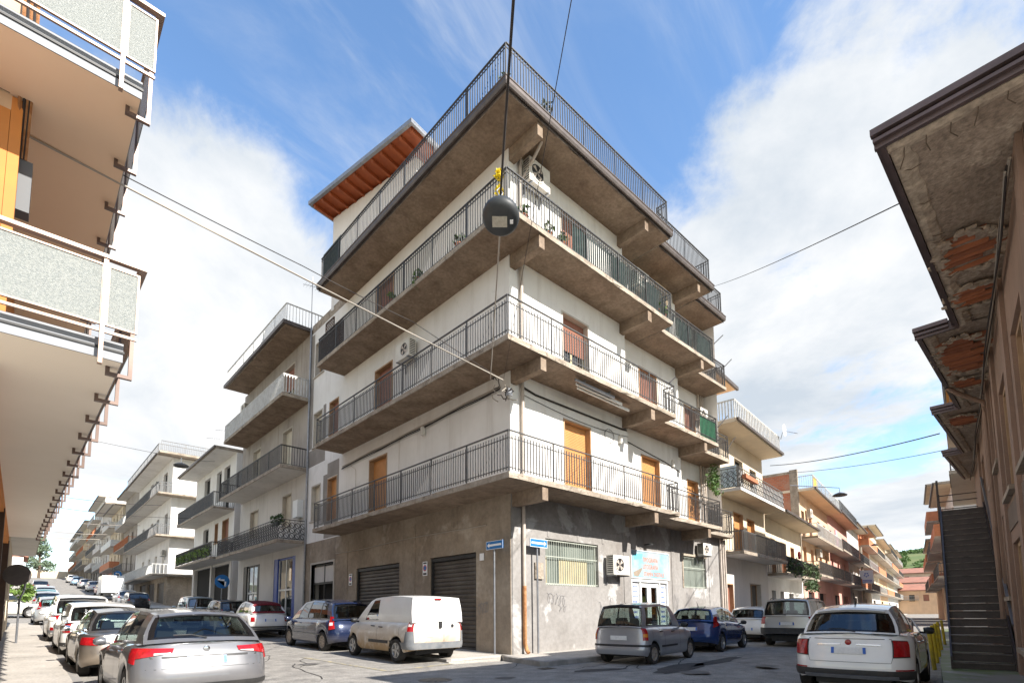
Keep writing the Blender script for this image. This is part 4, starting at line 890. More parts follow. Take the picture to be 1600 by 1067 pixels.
h6 = house('townhouse', 'peach three storey house with brick side wall and yellow cloth on its terrace', T, 13.5, 10, 0, [4.0], 10.6, m_peach, m_pink,
    [(1, 2.2, 4.2, 6.4, 'b'), (4, 5.3, 4.2, 6.4, 'b'), (8, 9.2, 4.2, 6.4, 'o'), (11, 12.2, 4.2, 6.4, 'b'), (1, 2.2, 7.1, 9.3, 'd'), (4, 5.3, 7.1, 9.3, 'b'), (8, 9.2, 7.1, 9.3, 'd'), (11, 12.2, 7.1, 9.3, 'b'), (2, 4.5, .1, 2.8, 'd'), (7, 10, .1, 2.8, 'd')],
    [(.2, 13.3, 4.1, 1.2, 'plain', m_railg), (.2, 13.3, 7.05, 1.2, 'thick', m_railw)], ('flat', 1.2, m_peach, m_cream, 'plain', m_railw), sidem=m_brick, far=True)
q = M(T); q.box(-.06, .3, -.5, .06, 0, 12.4); q.box(-.05, -.01, -9, -.5, 12.1, 12.3); q.box(-.05, -.01, -9, -.5, 7.6, 7.95); q.build('concrete_frame', m_slab, h6)
q = M(T); q.box(-.02, .02, -9, -.5, 10.55, 12.2); q.build('brick_parapet', m_brick, h6)
x, y = x + 13.6 * math.cos(R(ang)), y + 13.6 * math.sin(R(ang)); T = RS(x, y, 8)
house('townhouse', 'pink house with blue-grey railings between the peach house and the signed building', T, 14.5, 10, 0, [4.0], 10.8, m_pink, m_pink,
    [(1, 2.2, 4.2, 6.4, 'b'), (5, 6.3, 4.2, 6.4, 'b'), (10, 11.2, 4.2, 6.4, 'b'), (1, 2.2, 7.1, 9.3, 'd'), (5, 6.3, 7.1, 9.3, 'd'), (10, 11.2, 7.1, 9.3, 'd'), (2, 5, .1, 2.8, 'd'), (8, 12, .1, 2.8, 'b')],
    [(.2, 14.3, 4.1, 1.2, 'plain', m_railg), (.2, 14.3, 7.2, 1.2, 'plain', m_railg)], ('flat', 1.2, m_peach, m_cream, 'plain', m_railg), far=True)
x, y = x + 14.7 * math.cos(R(8)), y + 14.7 * math.sin(R(8))
RF = [(12, 13, 11.6, m_pale, m_greyp, m_pale, 'grey-topped house above the blue logo sign on the right street'), (14, 11, 12.6, m_terra, m_cream, m_brick, 'brick-sided house behind the tall street pole on the right street'), (16, 16, 14.6, m_cream, m_pale, m_cream, 'cream house with rounded balconies toward the end of the right street'), (20, 16, 14, m_peach, m_peach, m_brick, 'peach house toward the end of the right street'), (24, 20, 15, m_cream, m_pale, m_cream, 'long cream house before the last one on the right street'), (26, 30, 16, m_pale, m_pale, m_pale, 'last pale house on the left of the right street')]
for i, (L, D, hgt, wm, gm, sm, lab) in enumerate(RF):
    ang = 8.0; T = RS(x, y, ang); ops = []; bl = []; z = 4.0; n = 0
    while z < hgt - 1.5:
        for s in range(1, L - 1, 4): ops.append((s, s + 1.3, z + .1, z + 2.2, random.choice('dbbw')))
        bl.append((.2, L - .2, z, 1.2, ('panel', 'plain', 'thick')[(i + n) % 3], (m_terra, m_railg, m_railw)[(i + n) % 3])); z += 3.1; n += 1
    ops.append((2, 6, .1, 2.8, 'd'))
    house('townhouse', lab, T, L, D, 0, [3.9], hgt, wm, gm, ops, bl, ('flat', 1.1, m_cream, m_cream), sidem=sm, far=True, group='houses down the right street')
    x, y = x + (L + .3) * math.cos(R(ang)), y + (L + .3) * math.sin(R(ang))
# building that closes the right street, with tiled roofs stepping behind it
for i, (d, b, L, hgt, wm, lab) in enumerate(((176, 9.6, 15, 6.2, m_peach, 'peach house closing the far end of the right street'), (190, 9.5, 18, 8.8, m_pale, 'pale house behind the peach one at the far end of the right street'), (206, 9.7, 22, 12.4, m_cream, 'cream house with red tiled roof highest at the end of the right street'))):
    c = Vector((d * math.cos(R(b)), d * math.sin(R(b)))); uu = (math.sin(R(b)), -math.cos(R(b))); nn = (-math.cos(R(b)), -math.sin(R(b)))
    T = frame((c.x - uu[0]*L/2, c.y - uu[1]*L/2, 0), u=uu, n=nn); ops = [(s, s + 1.2, z, z + 1.7, random.choice('dbwg')) for z in ([3.4] if i == 0 else [hgt - 2.6]) for s in range(1, L - 2, 3)]
    house('townhouse', lab, T, L, 10, 0, [.6], hgt, wm, wm, ops, [(2, L * .6, hgt - (2.4 if i == 0 else 2.8), 1.1, 'plain', m_railw)], ('tile', .6, 1.8), far=True)
# --- right street, right-hand row beyond the stairs ---------------------------------
def RR(x, y, ang): return frame((x, y, 0), u=(math.cos(R(ang)), math.sin(R(ang))), n=(-math.sin(R(ang)), math.cos(R(ang))))
m_ochre = surf('ochre_plaster', (.58, .31, .08), (.50, .27, .08), .8, .85)
house('townhouse', 'ochre house with brick balcony seen past the steel stairs', RR(29.5, 2.3, 6), 10, 8, 0, [3.8], 12.6, m_ochre, m_brick, [(1, 2.2, 3.8, 6, 'b'), (5, 6.2, 3.8, 6, 'b'), (1, 3, .2, 2.6, 'd')], [(.2, 9.8, 4.0, 1.0, 'panel', m_terra), (.2, 9.8, 7.4, 1.0, 'plain', m_railg), (.2, 9.8, 10.4, 1.0, 'plain', m_railg)], ('flat', .9, m_ochre), sidem=m_ochre, far=True)
for i, (x, y, L, hgt, wm, lab) in enumerate(((52, 5.7, 12, 11, m_pale, 'pale balconied house just left of the steel stairs'), (66, 8.1, 12, 13.6, m_cream, 'taller house with orange top balcony left of the steel stairs'), (80, 10.5, 20, 9.6, m_peach, 'low peach house farther down on the right side of the street'))):
    ops = [(s, s + 1.2, z + .1, z + 2.2, random.choice('db')) for z in (4, 7.1) if z < hgt - 2 for s in range(1, L - 1, 4)]
    house('townhouse', lab, RR(x, y, 9.5), L, 9, 0, [3.8], hgt, wm, wm, ops, [(.2, L - .2, z, 1.3, ('plain', 'panel')[(i + k) % 2], (m_railg, m_terra)[(i + k) % 2]) for k, z in enumerate((3.9, 7.0, 10.1)) if z < hgt - 1], ('flat', 1.1, m_cream), far=True)

# --- the stucco building on the right with stepped eaves ------------------------------
rb = thing('stucco_building', 'old brown stucco building on the right with crumbling stepped eaves', 'building', (8.0, 0, 0))
ZS = 6.78; WA = 6.7
TB = frame((8.0, .0, 0), u=(math.cos(R(WA)), math.sin(R(WA))), n=(-math.sin(R(WA)), math.cos(R(WA))))
def wy(x): return (x - 8.0) * math.tan(R(WA))
sec = [(7.06, 12.85, 1.15), (12.85, 18.25, 1.73), (18.25, 23.65, 2.25), (23.65, 28.5, 2.73)]
m_soffr = surf('crumbling_soffit', (.30, .235, .18), (.40, .32, .25), .9, .95, blot=((.50, .41, .32), .65, 1.6, .58), streak=((.17, .125, .095), .6, 1.2), bump=1.0, bsc=26, fine=.35)
m_rubble = surf('broken_concrete', (.52, .43, .33), (.38, .31, .24), 5, .95, bump=1, bsc=18, fine=.3)
m_gutr = surf('eaves_brown_metal', (.135, .10, .10), (.10, .074, .072), 3, .4, metal=.4, spec=.5)
def rough_sheet(x0, x1, yfn, y1, z, amp, step=.12):
    m = M(); nx = max(2, int((x1 - x0)/step)); rows = []
    for i in range(nx + 1):
        xx = x0 + (x1 - x0) * i / nx; y0 = yfn(xx); row = []
        for j in range(13):
            yy = y0 + (y1 - y0) * j / 12; row.append((xx, yy, z + amp * noise.fractal(Vector((xx*1.6, yy*1.6, z)), 1, 2, 4)))
        rows.append(row)
    m.grid(rows); return m
ops = [(1.6, 3.1, 3.5, 5.6), (4.6, 6.1, 3.5, 5.6), (7.0, 8.2, 4.5, 6.5), (9.0, 10.2, 4.44, 6.6), (13, 14.4, 4.0, 6.0), (1.6, 3.1, .6, 2.6), (4.6, 6.1, .6, 2.6), (7.0, 8.2, 1.6, 3.4)]
wall(TB, -.1, 20.6, -.5, ZS + .05, ops).build('wall', m_brownp, rb)
for o in ops:
    f = M(TB); f.box(o[0], o[0] + .08, -.16, -.06, o[2], o[3]); f.box(o[1] - .08, o[1], -.16, -.06, o[2], o[3]); f.box(o[0] + .08, o[1] - .08, -.16, -.06, o[3] - .08, o[3]); f.box((o[0]+o[1])/2 - .04, (o[0]+o[1])/2 + .04, -.16, -.06, o[2], o[3] - .08); fo = f.build('window', m_trim, rb)
    M(TB).quad((o[0], -.12, o[2]), (o[1], -.12, o[2]), (o[1], -.12, o[3]), (o[0], -.12, o[3])).build('pane', m_glassw, fo); M(TB).quad((o[0], -.22, o[2]), (o[1], -.22, o[2]), (o[1], -.22, o[3]), (o[0], -.22, o[3])).build('backing', m_dark, fo)
    M(TB).box(o[0] - .12, o[1] + .12, .002, .09, o[2] - .09, o[2] - .003).build('sill', m_slab, fo)
for s in (.0, 3.45, 6.35, 8.45, 10.6, 14.8): M(TB).box(s, s + .45, .002, .06, -.3, ZS - .03).build('pilaster', m_brownp, rb)
for s0_, s1__ in ((.5, 3.4), (3.95, 6.3)): M(TB).box(s0_, s1__, .002, .018, 2.85, 3.3).build('wall_panel', m_brownd, rb)
for i, (x0, b_, ye) in enumerate(sec):
    so_ = rough_sheet(x0 + .05, b_, lambda q: min(wy(q) - .05, .9) if i else wy(max(q, 8)) - .4, ye - .05, ZS, .035); so_ = so_.build('soffit', m_soffr, rb, smooth=70)
    e_ = M(); n = int((b_ - x0) / .11); rows = []
    for k in range(n + 1):
        xx = x0 + (b_ - x0) * k / n; j = noise.noise(Vector((xx * 3.1, i, 0))) * .06; jj = noise.noise(Vector((xx * 7, i, 5))) * .03
        rows.append([(xx, ye - .06, ZS + .02), (xx, ye - .06, ZS - .045 + jj*.4), (xx, ye - .15 + j*.5, ZS - .055 + jj), (xx, ye - .24 + j, ZS - .02 + jj*.5), (xx, ye - .27 + j, ZS + .03)])
    e_.grid(rows); e_.build('broken_edge', m_rubble, so_)
    g = M(); g.box(x0, b_, ye - .05, ye, ZS - .07, ZS + .13); g.box(x0, b_, ye + .001, ye + .05, ZS - .01, ZS + .03); g.box(x0, b_, ye + .001, ye + .07, ZS + .07, ZS + .15); g.build('eaves_board', m_gutr, so_)
    y0_ = sec[i-1][2] if i else -3
    g = M(); g.box(x0 - .05, x0 - .001, y0_, ye + .05, ZS - .07, ZS + .13); g.box(x0 - .10, x0 - .051, y0_ + .1, ye + .05, ZS - .01, ZS + .03); g.box(x0 - .12, x0 - .051, y0_ + .1, ye + .07, ZS + .07, ZS + .15); g.build('eaves_board', m_gutr, so_)
so_ = rough_sheet(7.1, 8.1, lambda q: -3, -.35, ZS, .035).build('soffit', m_soffr, rb, smooth=70)
e_ = M(); rows = []
for k in range(40):
    yy = -3 + 4.1 * k / 39; j = noise.noise(Vector((yy * 3.1, 9, 0))) * .06; rows.append([(7.10, yy, ZS + .02), (7.10, yy, ZS - .05), (7.2 + j*.6, yy, ZS - .06 + j*.3), (7.31 + j, yy, ZS - .02), (7.35 + j, yy, ZS + .03)])
e_.grid(rows); e_.build('broken_edge', m_rubble, so_)
M().box(7.9, 8.6, -6, -.02, -.5, ZS + .05).build('end_wall', m_brownp, rb)
rf = M(); rf.prism([(7.06, -3), (28.5, -3), (28.5, 2.71), (23.65, 2.71), (23.65, 2.23), (18.25, 2.23), (18.25, 1.71), (12.85, 1.71), (12.85, 1.13), (7.06, 1.13)], ZS + .08, ZS + .14); rf.build('roof_slab', m_slab, rb)
# hollow bricks laid bare where the plaster has fallen from the soffit
bkm = M(); bkm.box(0, .62, 0, .085, -.02, .03); bkm.box(.02, .60, .02, .065, -.026, -.02)
me = bkm.mesh('brick', m_terra)
m_terra2 = surf('terracotta_dark', (.36, .14, .075), (.28, .11, .06), 5, .85)
me2 = bkm.mesh('brick', m_terra2)
for (x0, y0, n, ln) in ((9.7, .36, 9, .6), (11.4, .50, 6, .5), (13.5, .80, 17, .75), (16.0, 1.05, 5, .5), (19.0, 1.45, 9, .6)):
    for k in range(n):
        if random.random() < .12: continue
        o = inst('brick', me if random.random() < .6 else me2, rb, (x0 + k * .115, y0 + random.uniform(-.05, .1) + ln * .98, ZS - .03 + random.uniform(-.01, .01)), (0, 0, R(-90)))
        o.scale = (ln / .62 * random.uniform(.7, 1.15), 1, 1)
    fr = M(); pts = []
    for k in range(28):
        a = k / 28 * 2 * math.pi; pts.append((x0 + n*.0575 + math.cos(a) * (n*.0575 + .12) * random.uniform(.9, 1.1), y0 + ln*.5 + math.sin(a) * (ln*.5 + .16) * random.uniform(.85, 1.15)))
    fr.grid([[(p[0], p[1], ZS - .036) for p in pts + pts[:1]], [((p[0] - x0 - n*.0575)*.82 + x0 + n*.0575, (p[1] - y0 - ln*.5)*.8 + y0 + ln*.5, ZS - .044) for p in pts + pts[:1]]]); fr.build('broken_plaster', m_rubble, rb)
# rusted reinforcement poking out along the broken front edge
for k in range(16):
    q = M(); y = -2.6 + k * .24 + random.uniform(-.05, .05); x = 7.25 + random.uniform(-.03, .1); q.tube([(x - .1, y, ZS - .02), (x + .05, y + .03, ZS - .075), (x + .18, y + random.uniform(-.05, .1), ZS - .07 - random.uniform(0, .05))], .006, 5); q.build('rebar', m_bark, rb)
for k in range(26):
    x = 7.4 + k * .21 + random.uniform(-.05, .05); q = M(); q.tube([(x, 1.06, ZS - .03), (x + .02, .96, ZS - .07), (x + random.uniform(-.06, .06), .86, ZS - .06)], .006, 5); q.build('rebar', m_bark, rb) if random.random() < .45 else None
# ragged flakes of plaster round the bare patches
flk = M()
for (x0, y0, n, ln) in ((9.7, .36, 9, .6), (11.4, .50, 6, .5), (13.5, .80, 17, .75), (16.0, 1.05, 5, .5), (19.0, 1.45, 9, .6)):
    for k in range(n * 5):
        a_ = random.uniform(0, 6.283); cx_ = x0 + n*.0575 + math.cos(a_) * (n*.0575 + random.uniform(.0, .2)); cy_ = y0 + ln*.5 + math.sin(a_) * (ln*.5 + random.uniform(.0, .2)); r_ = random.uniform(.03, .09)
        flk.prism([(cx_ + math.cos(t)*r_*random.uniform(.5, 1.3), cy_ + math.sin(t)*r_*random.uniform(.5, 1.3)) for t in [j*1.05 for j in range(6)]], ZS - random.uniform(.05, .075), ZS - .03)
flk.build('plaster_flakes', m_rubble, rb, kind='stuff')
# downpipes and cable bundle on that facade
q = M(); q.tube([(16.3, 1.72, ZS - .05), (16.4, 1.5, ZS - .25), (16.6, 1.12, ZS - .5), (16.6, 1.1, ZS - .8), (16.6, 1.1, 3.4), (16.62, 1.12, 3.2), (16.62, 1.12, .2)], .055, 8); q.build('drainpipe', m_brownp, rb)
m_brownpipe = surf('brown_pipe', (.33, .23, .17), (.26, .18, .14), 3, .6)
for k in range(4):
    q = M(); pts = [(8.2 + t * 19 / 14, .12 + t * 19 / 14 * .1175 + .06 * math.sin(t * 1.3 + k) * .4 + .05 * k * .3, ZS - .16 - .05 * k - .06 * abs(math.sin(t * .9 + k * .4))) for t in range(15)]; q.tube(pts, .014 if k else .022, 5); q.build('cable', m_cablep if k % 2 == 0 else m_cable, rb)
# --- steel stairs ---------------------------------------------------------------------
ca, sa = math.cos(R(6.9)), math.sin(R(6.9))
TS = frame((15.05, 1.90, 0), u=(ca, sa), n=(sa, -ca))      # d: toward the wall
sw = thing('steel_staircase', 'dark brown steel staircase climbing to the upper floor of the stucco building', 'staircase', (15.05, 1.9, 0))
N, RISE, RUN, WD = 24, 4.44/24, 6.48/24, 1.0
for side, nm in ((0, 'stringer'), (WD, 'stringer')):
    q = M(TS); d0, d1 = (side - .035, side) if side == 0 else (side, side + .035)
    q.hexa([(-.25, d0, 0), (-.25 + .001, d0, .0), (-.25 + .001, d1, .0), (-.25, d1, 0), (-.25, d0, .32), (0, d0, .34), (0, d1, .34), (-.25, d1, .32)]) if False else None
    q.add([(s, d, z) for d in (d0, d1) for s, z in ((-.12, .0), (.25, .0), (6.52, 4.2), (6.52, 4.64), (-.12, .32))], [(0, 1, 2, 3, 4), (9, 8, 7, 6, 5), (0, 5, 6, 1), (1, 6, 7, 2), (2, 7, 8, 3), (3, 8, 9, 4), (4, 9, 5, 0)]); q.build(nm, m_steel, sw)
for i in range(N):
    q = M(TS); q.box(i*RUN, i*RUN + .012, .0, WD, i*RISE + .01, (i+1)*RISE - .012); q.build('riser', m_steel, sw)
    q = M(TS); q.box(i*RUN - .02, (i+1)*RUN + .01, .0, WD, (i+1)*RISE - .012, (i+1)*RISE); q.box(i*RUN - .028, i*RUN - .02, .01, WD - .01, (i+1)*RISE - .02, (i+1)*RISE + .001) if False else None
    to = q.build('tread', m_steel, sw); q = M(TS); q.box(i*RUN - .032, i*RUN - .021, .01, WD - .01, (i+1)*RISE - .018, (i+1)*RISE + .002); q.build('nosing', m_edge, to)
q = M(TS); q.box(6.49, 9.4, 0, WD + .05, 4.34, 4.44); q.build('landing', m_steel, sw)
q = M(TS); q.box(6.53, 9.4, -.03, .0, 4.24, 4.54); q.build('landing_edge', m_steel, sw)
for s, z in ((6.52, 4.44), (9.3, 4.44)): M(TS).box(s, s + .06, -.09, -.031, z - 4.44 if s > 7 else z - .3, z + 1.05).build('post', m_steel, sw)
q = M(TS); 
for dz in (.5, .78, 1.0): q.bar((6.55, -.06, 4.44 + dz), (9.33, -.06, 4.44 + dz), .03); q.bar((9.33, -.06, 4.44 + dz), (9.33, WD, 4.44 + dz), .03)
q.build('handrail', m_steel, sw)
q = M(TS); q.bar((-.1, WD + .02, 1.0), (6.5, WD + .02, 5.4), .05); q.build('handrail', m_galv, sw)
for s in (0.1, 2.2, 4.3, 6.4): M(TS).box(s, s + .04, WD + .036, WD + .07, s*.667 + .1, s*.667 + 1.06).build('post', m_steel, sw)
for s in (.9, 2.6, 4.2): 
    q = M(TS); q.add([(s, -.045, .82*s + .15), (s + .3, -.045, .82*(s+.3) + .15), (s + .3, -.045, .82*(s+.3) + .33), (s, -.045, .82*s + .33)], [(0, 1, 2, 3)]) if False else None
# yellow posts and a tubular barrier beside the stairs
m_bol = surf('yellow_post_paint', (.62, .46, .03), (.42, .33, .05), 6, .5, blot=((.16, .13, .06), .6, 7, .6))
for i, (d, b, h) in enumerate(((15.1, 8.42, .86), (17.0, 8.2, .86), (19.2, 8.02, .86), (21.8, 7.85, .86), (25.0, 7.6, .86))):
    x_, y_ = d * math.cos(R(b)), d * math.sin(R(b)); lean = .04
    t = thing('bollard', ('nearest yellow steel post beside the stairs', 'second yellow steel post beside the stairs', 'third yellow steel post along the stairs', 'fourth yellow steel post along the stairs', 'farthest yellow steel post along the stairs')[i], 'bollard', (x_, y_, .05), 0, 'yellow posts beside the stairs')
    q = M(); q.tube([(0, 0, -.05), (-lean*.5, lean*.6, h*.5), (-lean, lean*1.2, h)], .042, 10); q.build('shaft', m_bol, t, local=True, smooth=50)
    q = M(); q.lathe([(.001, h + .035), (.03, h + .02), (.043, h - .005), (.043, h - .03)], 10, (-lean, lean*1.2, 0)); q.build('cap', m_bol, t, local=True, smooth=50)
t = thing('barrier', 'grey tubular steel barrier in front of the stairs landing', 'barrier', (19, 3.4, 0))
q = M()
for z in (.55, 1.05): q.tube([(17.2, 2.7, z * .55), (19.6, 3.35, z), (23.0, 4.1, z), (25.6, 4.5, z * .55)], .025, 8)
q.build('rails', m_galv, t)
for p in ((19.6, 3.35), (21.3, 3.72), (23, 4.1)): M().tube([(p[0], p[1], 0), (p[0], p[1], 1.05)], .025, 8).build('post', m_galv, t)

# ------------------------------------------------------------------ cars
m_tyre = surf('tyre_rubber', (.022, .021, .02), (.035, .032, .03), 12, .85, obj=True, bump=.3, bsc=60)
m_rim = surf('alloy_rim', (.42, .42, .42), (.32, .31, .30), 14, .35, metal=.7, obj=True)
m_rimd = surf('dusty_hubcap', (.36, .31, .26), (.28, .24, .2), 10, .6, metal=.2, obj=True)
m_cglass = glass('car_glass', (.20, .25, .25), .06)
m_cglassl = glass('car_glass_light', (.46, .53, .51), .03)
m_gloss = surf('gloss_black', (.008, .008, .009), None, 1, .08, obj=True, spec=.5)
m_seat = surf('car_upholstery', (.035, .035, .037), (.05, .05, .05), 5, .9, obj=True)
m_taill = surf('tail_light_red', (.36, .008, .012), (.22, .006, .008), 26, .12, obj=True, spec=.6)
m_tailw = surf('tail_light_clear', (.62, .50, .48), (.5, .42, .4), 18, .15, obj=True, spec=.6)
m_ambert = surf('tail_light_amber', (.62, .22, .03), None, 1, .15, obj=True)
m_chrome = surf('chrome', (.62, .63, .65), None, 1, .14, metal=1, obj=True)
m_plate = surf('plate_white', (.70, .70, .68), (.62, .62, .61), 20, .4, obj=True)
m_plateb = surf('plate_blue', (.03, .12, .45), None, 1, .4, obj=True)
m_bumpb = surf('bumper_black_plastic', (.035, .035, .036), (.05, .048, .046), 6, .6, obj=True)
m_bumpg = surf('bumper_grey_plastic', (.14, .15, .16), (.19, .19, .19), 6, .6, obj=True)
m_lamp = glass('headlamp_glass', (.6, .62, .64), .15)
def interp(tab, x):
    if x <= tab[0][0]: return tab[0][1]
    for (a, za), (b, zb) in zip(tab, tab[1:]):
        if x <= b: 
            t = (x - a) / (b - a); return za + (zb - za) * t
    return tab[-1][1]
WHEELS = {}
def wheel_meshes(r, w, style):
    k = (round(r, 3), round(w, 3), style)
    if k in WHEELS: return WHEELS[k]
    t = M(); t.lathe([(r*.62, -w*.42), (r*.9, -w*.5), (r*.975, -w*.42), (r, -w*.25), (r, w*.25), (r*.975, w*.42), (r*.9, w*.5), (r*.62, w*.42), (r*.60, w*.1), (r*.60, -w*.1), (r*.62, -w*.42)], 24, ax='y')
    m = M(); m.lathe([(r*.60, -w*.30), (r*.655, w*.44), (r*.60, w*.43), (r*.56, w*.2)], 24, ax='y')
    m.lathe([(.001, w*.38), (r*.13, w*.37), (r*.15, w*.25)], 12, ax='y')
    n = {'5': 5, '7': 7, 'cap': 9}[style]
    for i in range(n):
        a = 2*math.pi*i/n; c, s = math.cos(a), math.sin(a); wd = r*(.16 if style == '5' else .12 if style == '7' else .13)
        def P(rad, off, y): return (c*rad - s*off, y, s*rad + c*off)
        m.hexa([P(r*.1, -wd*.5, w*.18), P(r*.1, wd*.5, w*.18), P(r*.61, wd*.8, w*.2), P(r*.61, -wd*.8, w*.2), P(r*.1, -wd*.5, w*.34), P(r*.1, wd*.5, w*.34), P(r*.61, wd*.75, w*.38), P(r*.61, -wd*.75, w*.38)])
    d = M(); d.lathe([(.001, w*.02), (r*.6, w*.02), (r*.6, 0), (.001, 0)], 16, ax='y')
    WHEELS[k] = (t.mesh('wheel', m_tyre, 40), m.mesh('rim', m_rimd if style == 'cap' else m_rim, 35), d.mesh('brake_disc', m_black))
    return WHEELS[k]
class Car:
    def __init__(s, name, label, cat, loc, heading, L, W, paintm, spec, group='cars parked along the kerbs', pitch=0):
        s.t = thing(name, label, cat, loc, heading, group); s.L, s.W, s.p, s.c = L, W, paintm, spec
        if pitch: s.t.rotation_euler = (0, -pitch, heading); WM[s.t.name] = Matrix.Translation(loc) @ Matrix.Rotation(heading, 4, 'Z') @ Matrix.Rotation(-pitch, 4, 'Y')
        s.loop(); s.body(); s.cabin(); s.wheels(); s.inside()
    # ---- outline in plan, rear centre -> left side -> front centre; x measured from the rear bumper
    def loop(s):
        L, w, c = s.L, s.W/2, s.c; rc, rf = c.get('rc', .28), c.get('rf', .5); bul, buf = c.get('bul', .06), c.get('buf', .12)
        pts = []
        for y in (0, .2, .4, .6, .78, .9):
            y *= (w - rc); pts.append((bul * (y/w)**2, y))
        for a in (10, 25, 40, 55, 70, 82, 90): pts.append((rc - rc*math.cos(R(a)) + bul*((w - rc + rc*math.sin(R(a)))/w)**2, w - rc + rc*math.sin(R(a))))
        x0 = pts[-1][0]; x1 = L - rf - buf; xs = set(); ra = c['ra']
        for xw in c['xw']:
            for k in range(-6, 7): xs.add(round(xw + ra*math.sin(R(k*15)), 4))
        xs = {x for x in xs if x0 + .03 < x < x1 - .03}
        x = x0 + .12
        while x < x1 - .05:
            if all(abs(x - q) > .07 for q in xs): xs.add(round(x, 4))
            x += .16
        pts += [(x, w) for x in sorted(xs)]
        for a in (90, 78, 64, 48, 32, 16, 4): pts.append((L - rf + rf*math.cos(R(a)) - buf*((w - rf + rf*math.sin(R(a)))/w)**2, w - rf + rf*math.sin(R(a))))
        for y in (.7, .35, 0): y *= (w - rf); pts.append((L - buf*(y/w)**2, y))
        s.pts = pts; s.sl = [0]
        for a, b in zip(pts, pts[1:]): s.sl.append(s.sl[-1] + math.hypot(b[0]-a[0], b[1]-a[1]))
        s.mid = L/2
    def zb(s, x, y):
        c = s.c; z = interp(c['zb'], x)
        if y > s.W/2 - .12:
            for xw in c['xw']:
                d = abs(x - xw)
                if d < c['ra']: z = max(z, c['wr'] + math.sqrt(c['ra']**2 - d*d))
        return z
    def at(s, i, t):
        """point i of the outline at height fraction t"""
        x, y = s.pts[i]; return s.shape(x, y, t)
    def shape(s, x, y, t, z=None):
        c = s.c; b, top = s.zb(x, y), interp(c['zt'], x)
        if z is None: z = b + (top - b) * t
        else: t = max(0, min(1, (z - b) / max(top - b, .01)))
        ins = interp(c.get('ins', [(0, .06), (.06, .025), (.16, .0), (.5, 0), (.68, .006), (.82, .018), (.93, .045), (1, .085)]), t)
        w = s.W/2; k = 1 - ins / w
        zf = (z - .25) / max(interp(c['zt'], 0) - .25, .1)
        wr_ = max(0, 1 - x / .55); wf = max(0, 1 - (s.L - x) / .7)
        xx = x + wr_ * interp(c['rear'], zf) - wf * interp(c.get('front', [(0, .12), (.3, .0), (.6, .03), (1, .22)]), (z - .2) / max(interp(c['zt'], s.L) - .2, .1))
        return Vector((xx - s.mid, y * k, z))
    ROWS = (0, .05, .14, .26, .40, .54, .68, .80, .89, .95, 1)
    def body(s):
        m = M(); n = len(s.pts); c = s.c
        for sg in (1, -1):
            rows = []
            for t in s.ROWS: rows.append([Vector((p.x, p.y*sg, p.z)) for p in (s.at(i, t) for i in range(n))])
            m.grid(rows)
            # hood, and the lip behind the rear glass
            for i in range(n - 1):
                a, b = rows[-1][i], rows[-1][i+1]; xa, xb = a.x + s.mid, b.x + s.mid
                if (xa >= c['cab'][-1][0] - .12 and xb > xa - 1) or max(xa, xb) <= c['cab'][0][0] + .10:
                    cr = c.get('crown', .05); f = lambda p, k: Vector((p.x, p.y*k, p.z + cr*(1 - k*k)))
                    for k0, k1 in ((1, .8), (.8, .45), (.45, 0)): m.add([f(a, k0), f(b, k0), f(b, k1), f(a, k1)], [(0, 1, 2, 3)])
        s.bo = m.build('body', s.p, s.t, smooth=38, local=True)
        # wheel housings and underbody
        u = M(); ra = c['ra']; w = s.W/2
        for xw in c['xw']:
            for sg in (1, -1):
                arc = [(xw - s.mid + ra*math.sin(R(a)), c['wr'] + ra*math.cos(R(a))) for a in range(-100, 101, 20)]
                u.grid([[(x, sg*(w - .03), z) for x, z in arc], [(x, sg*(w - .34), z) for x, z in arc]]); u.add([(x, sg*(w - .33), z) for x, z in arc], [tuple(range(len(arc)))])
        u.box(.25 - s.mid, s.L - .35 - s.mid, -w + .34, w - .34, .2, .42); u.build('underbody', m_black, s.t, local=True)
        # paint-coloured lip inside the arch is part of the body; dark seam lines for doors and tailgate
        seams = M()
        for (x, z0, z1) in c.get('seams', []):
            for sg in (1, -1):
                pa = [s.shape(x, w, 0, z0 + (z1 - z0)*k/5) for k in range(6)]; pb = [s.shape(x + .009, w, 0, z0 + (z1 - z0)*k/5) for k in range(6)]
                seams.grid([[(p.x, (p.y + .0025)*sg, p.z) for p in pa], [(p.x, (p.y + .0025)*sg, p.z) for p in pb]])
        if seams.v: seams.build('door_seams', m_black, s.bo, local=True)
    def sp(s, sv, z, off=0):
        """point on the outer skin at outline distance sv (signed: + left) and height z"""
        a = abs(sv); sg = 1 if sv >= 0 else -1
        for i in range(len(s.sl) - 1):
            if a <= s.sl[i+1]: break
        t = (a - s.sl[i]) / max(s.sl[i+1] - s.sl[i], 1e-6); p, q = s.pts[i], s.pts[i+1]
        def S(x, y, zz): return s.shape(x, y, 0, zz)
        x, y = p[0] + (q[0]-p[0])*t, p[1] + (q[1]-p[1])*t; P = S(x, y, z)
        d = Vector((q[0]-p[0], q[1]-p[1], 0)).normalized(); up = (S(x, y, z + .02) - S(x, y, z - .02)); nrm = up.cross(d).normalized()
        if nrm.dot(Vector((d.y, -d.x, 0))) > 0 and False: nrm = -nrm
        out = Vector((-d.y, d.x, 0)) ; nrm = nrm if nrm.dot(out) > 0 else -nrm
        P = P + nrm*off; return Vector((P.x, P.y*sg, P.z))
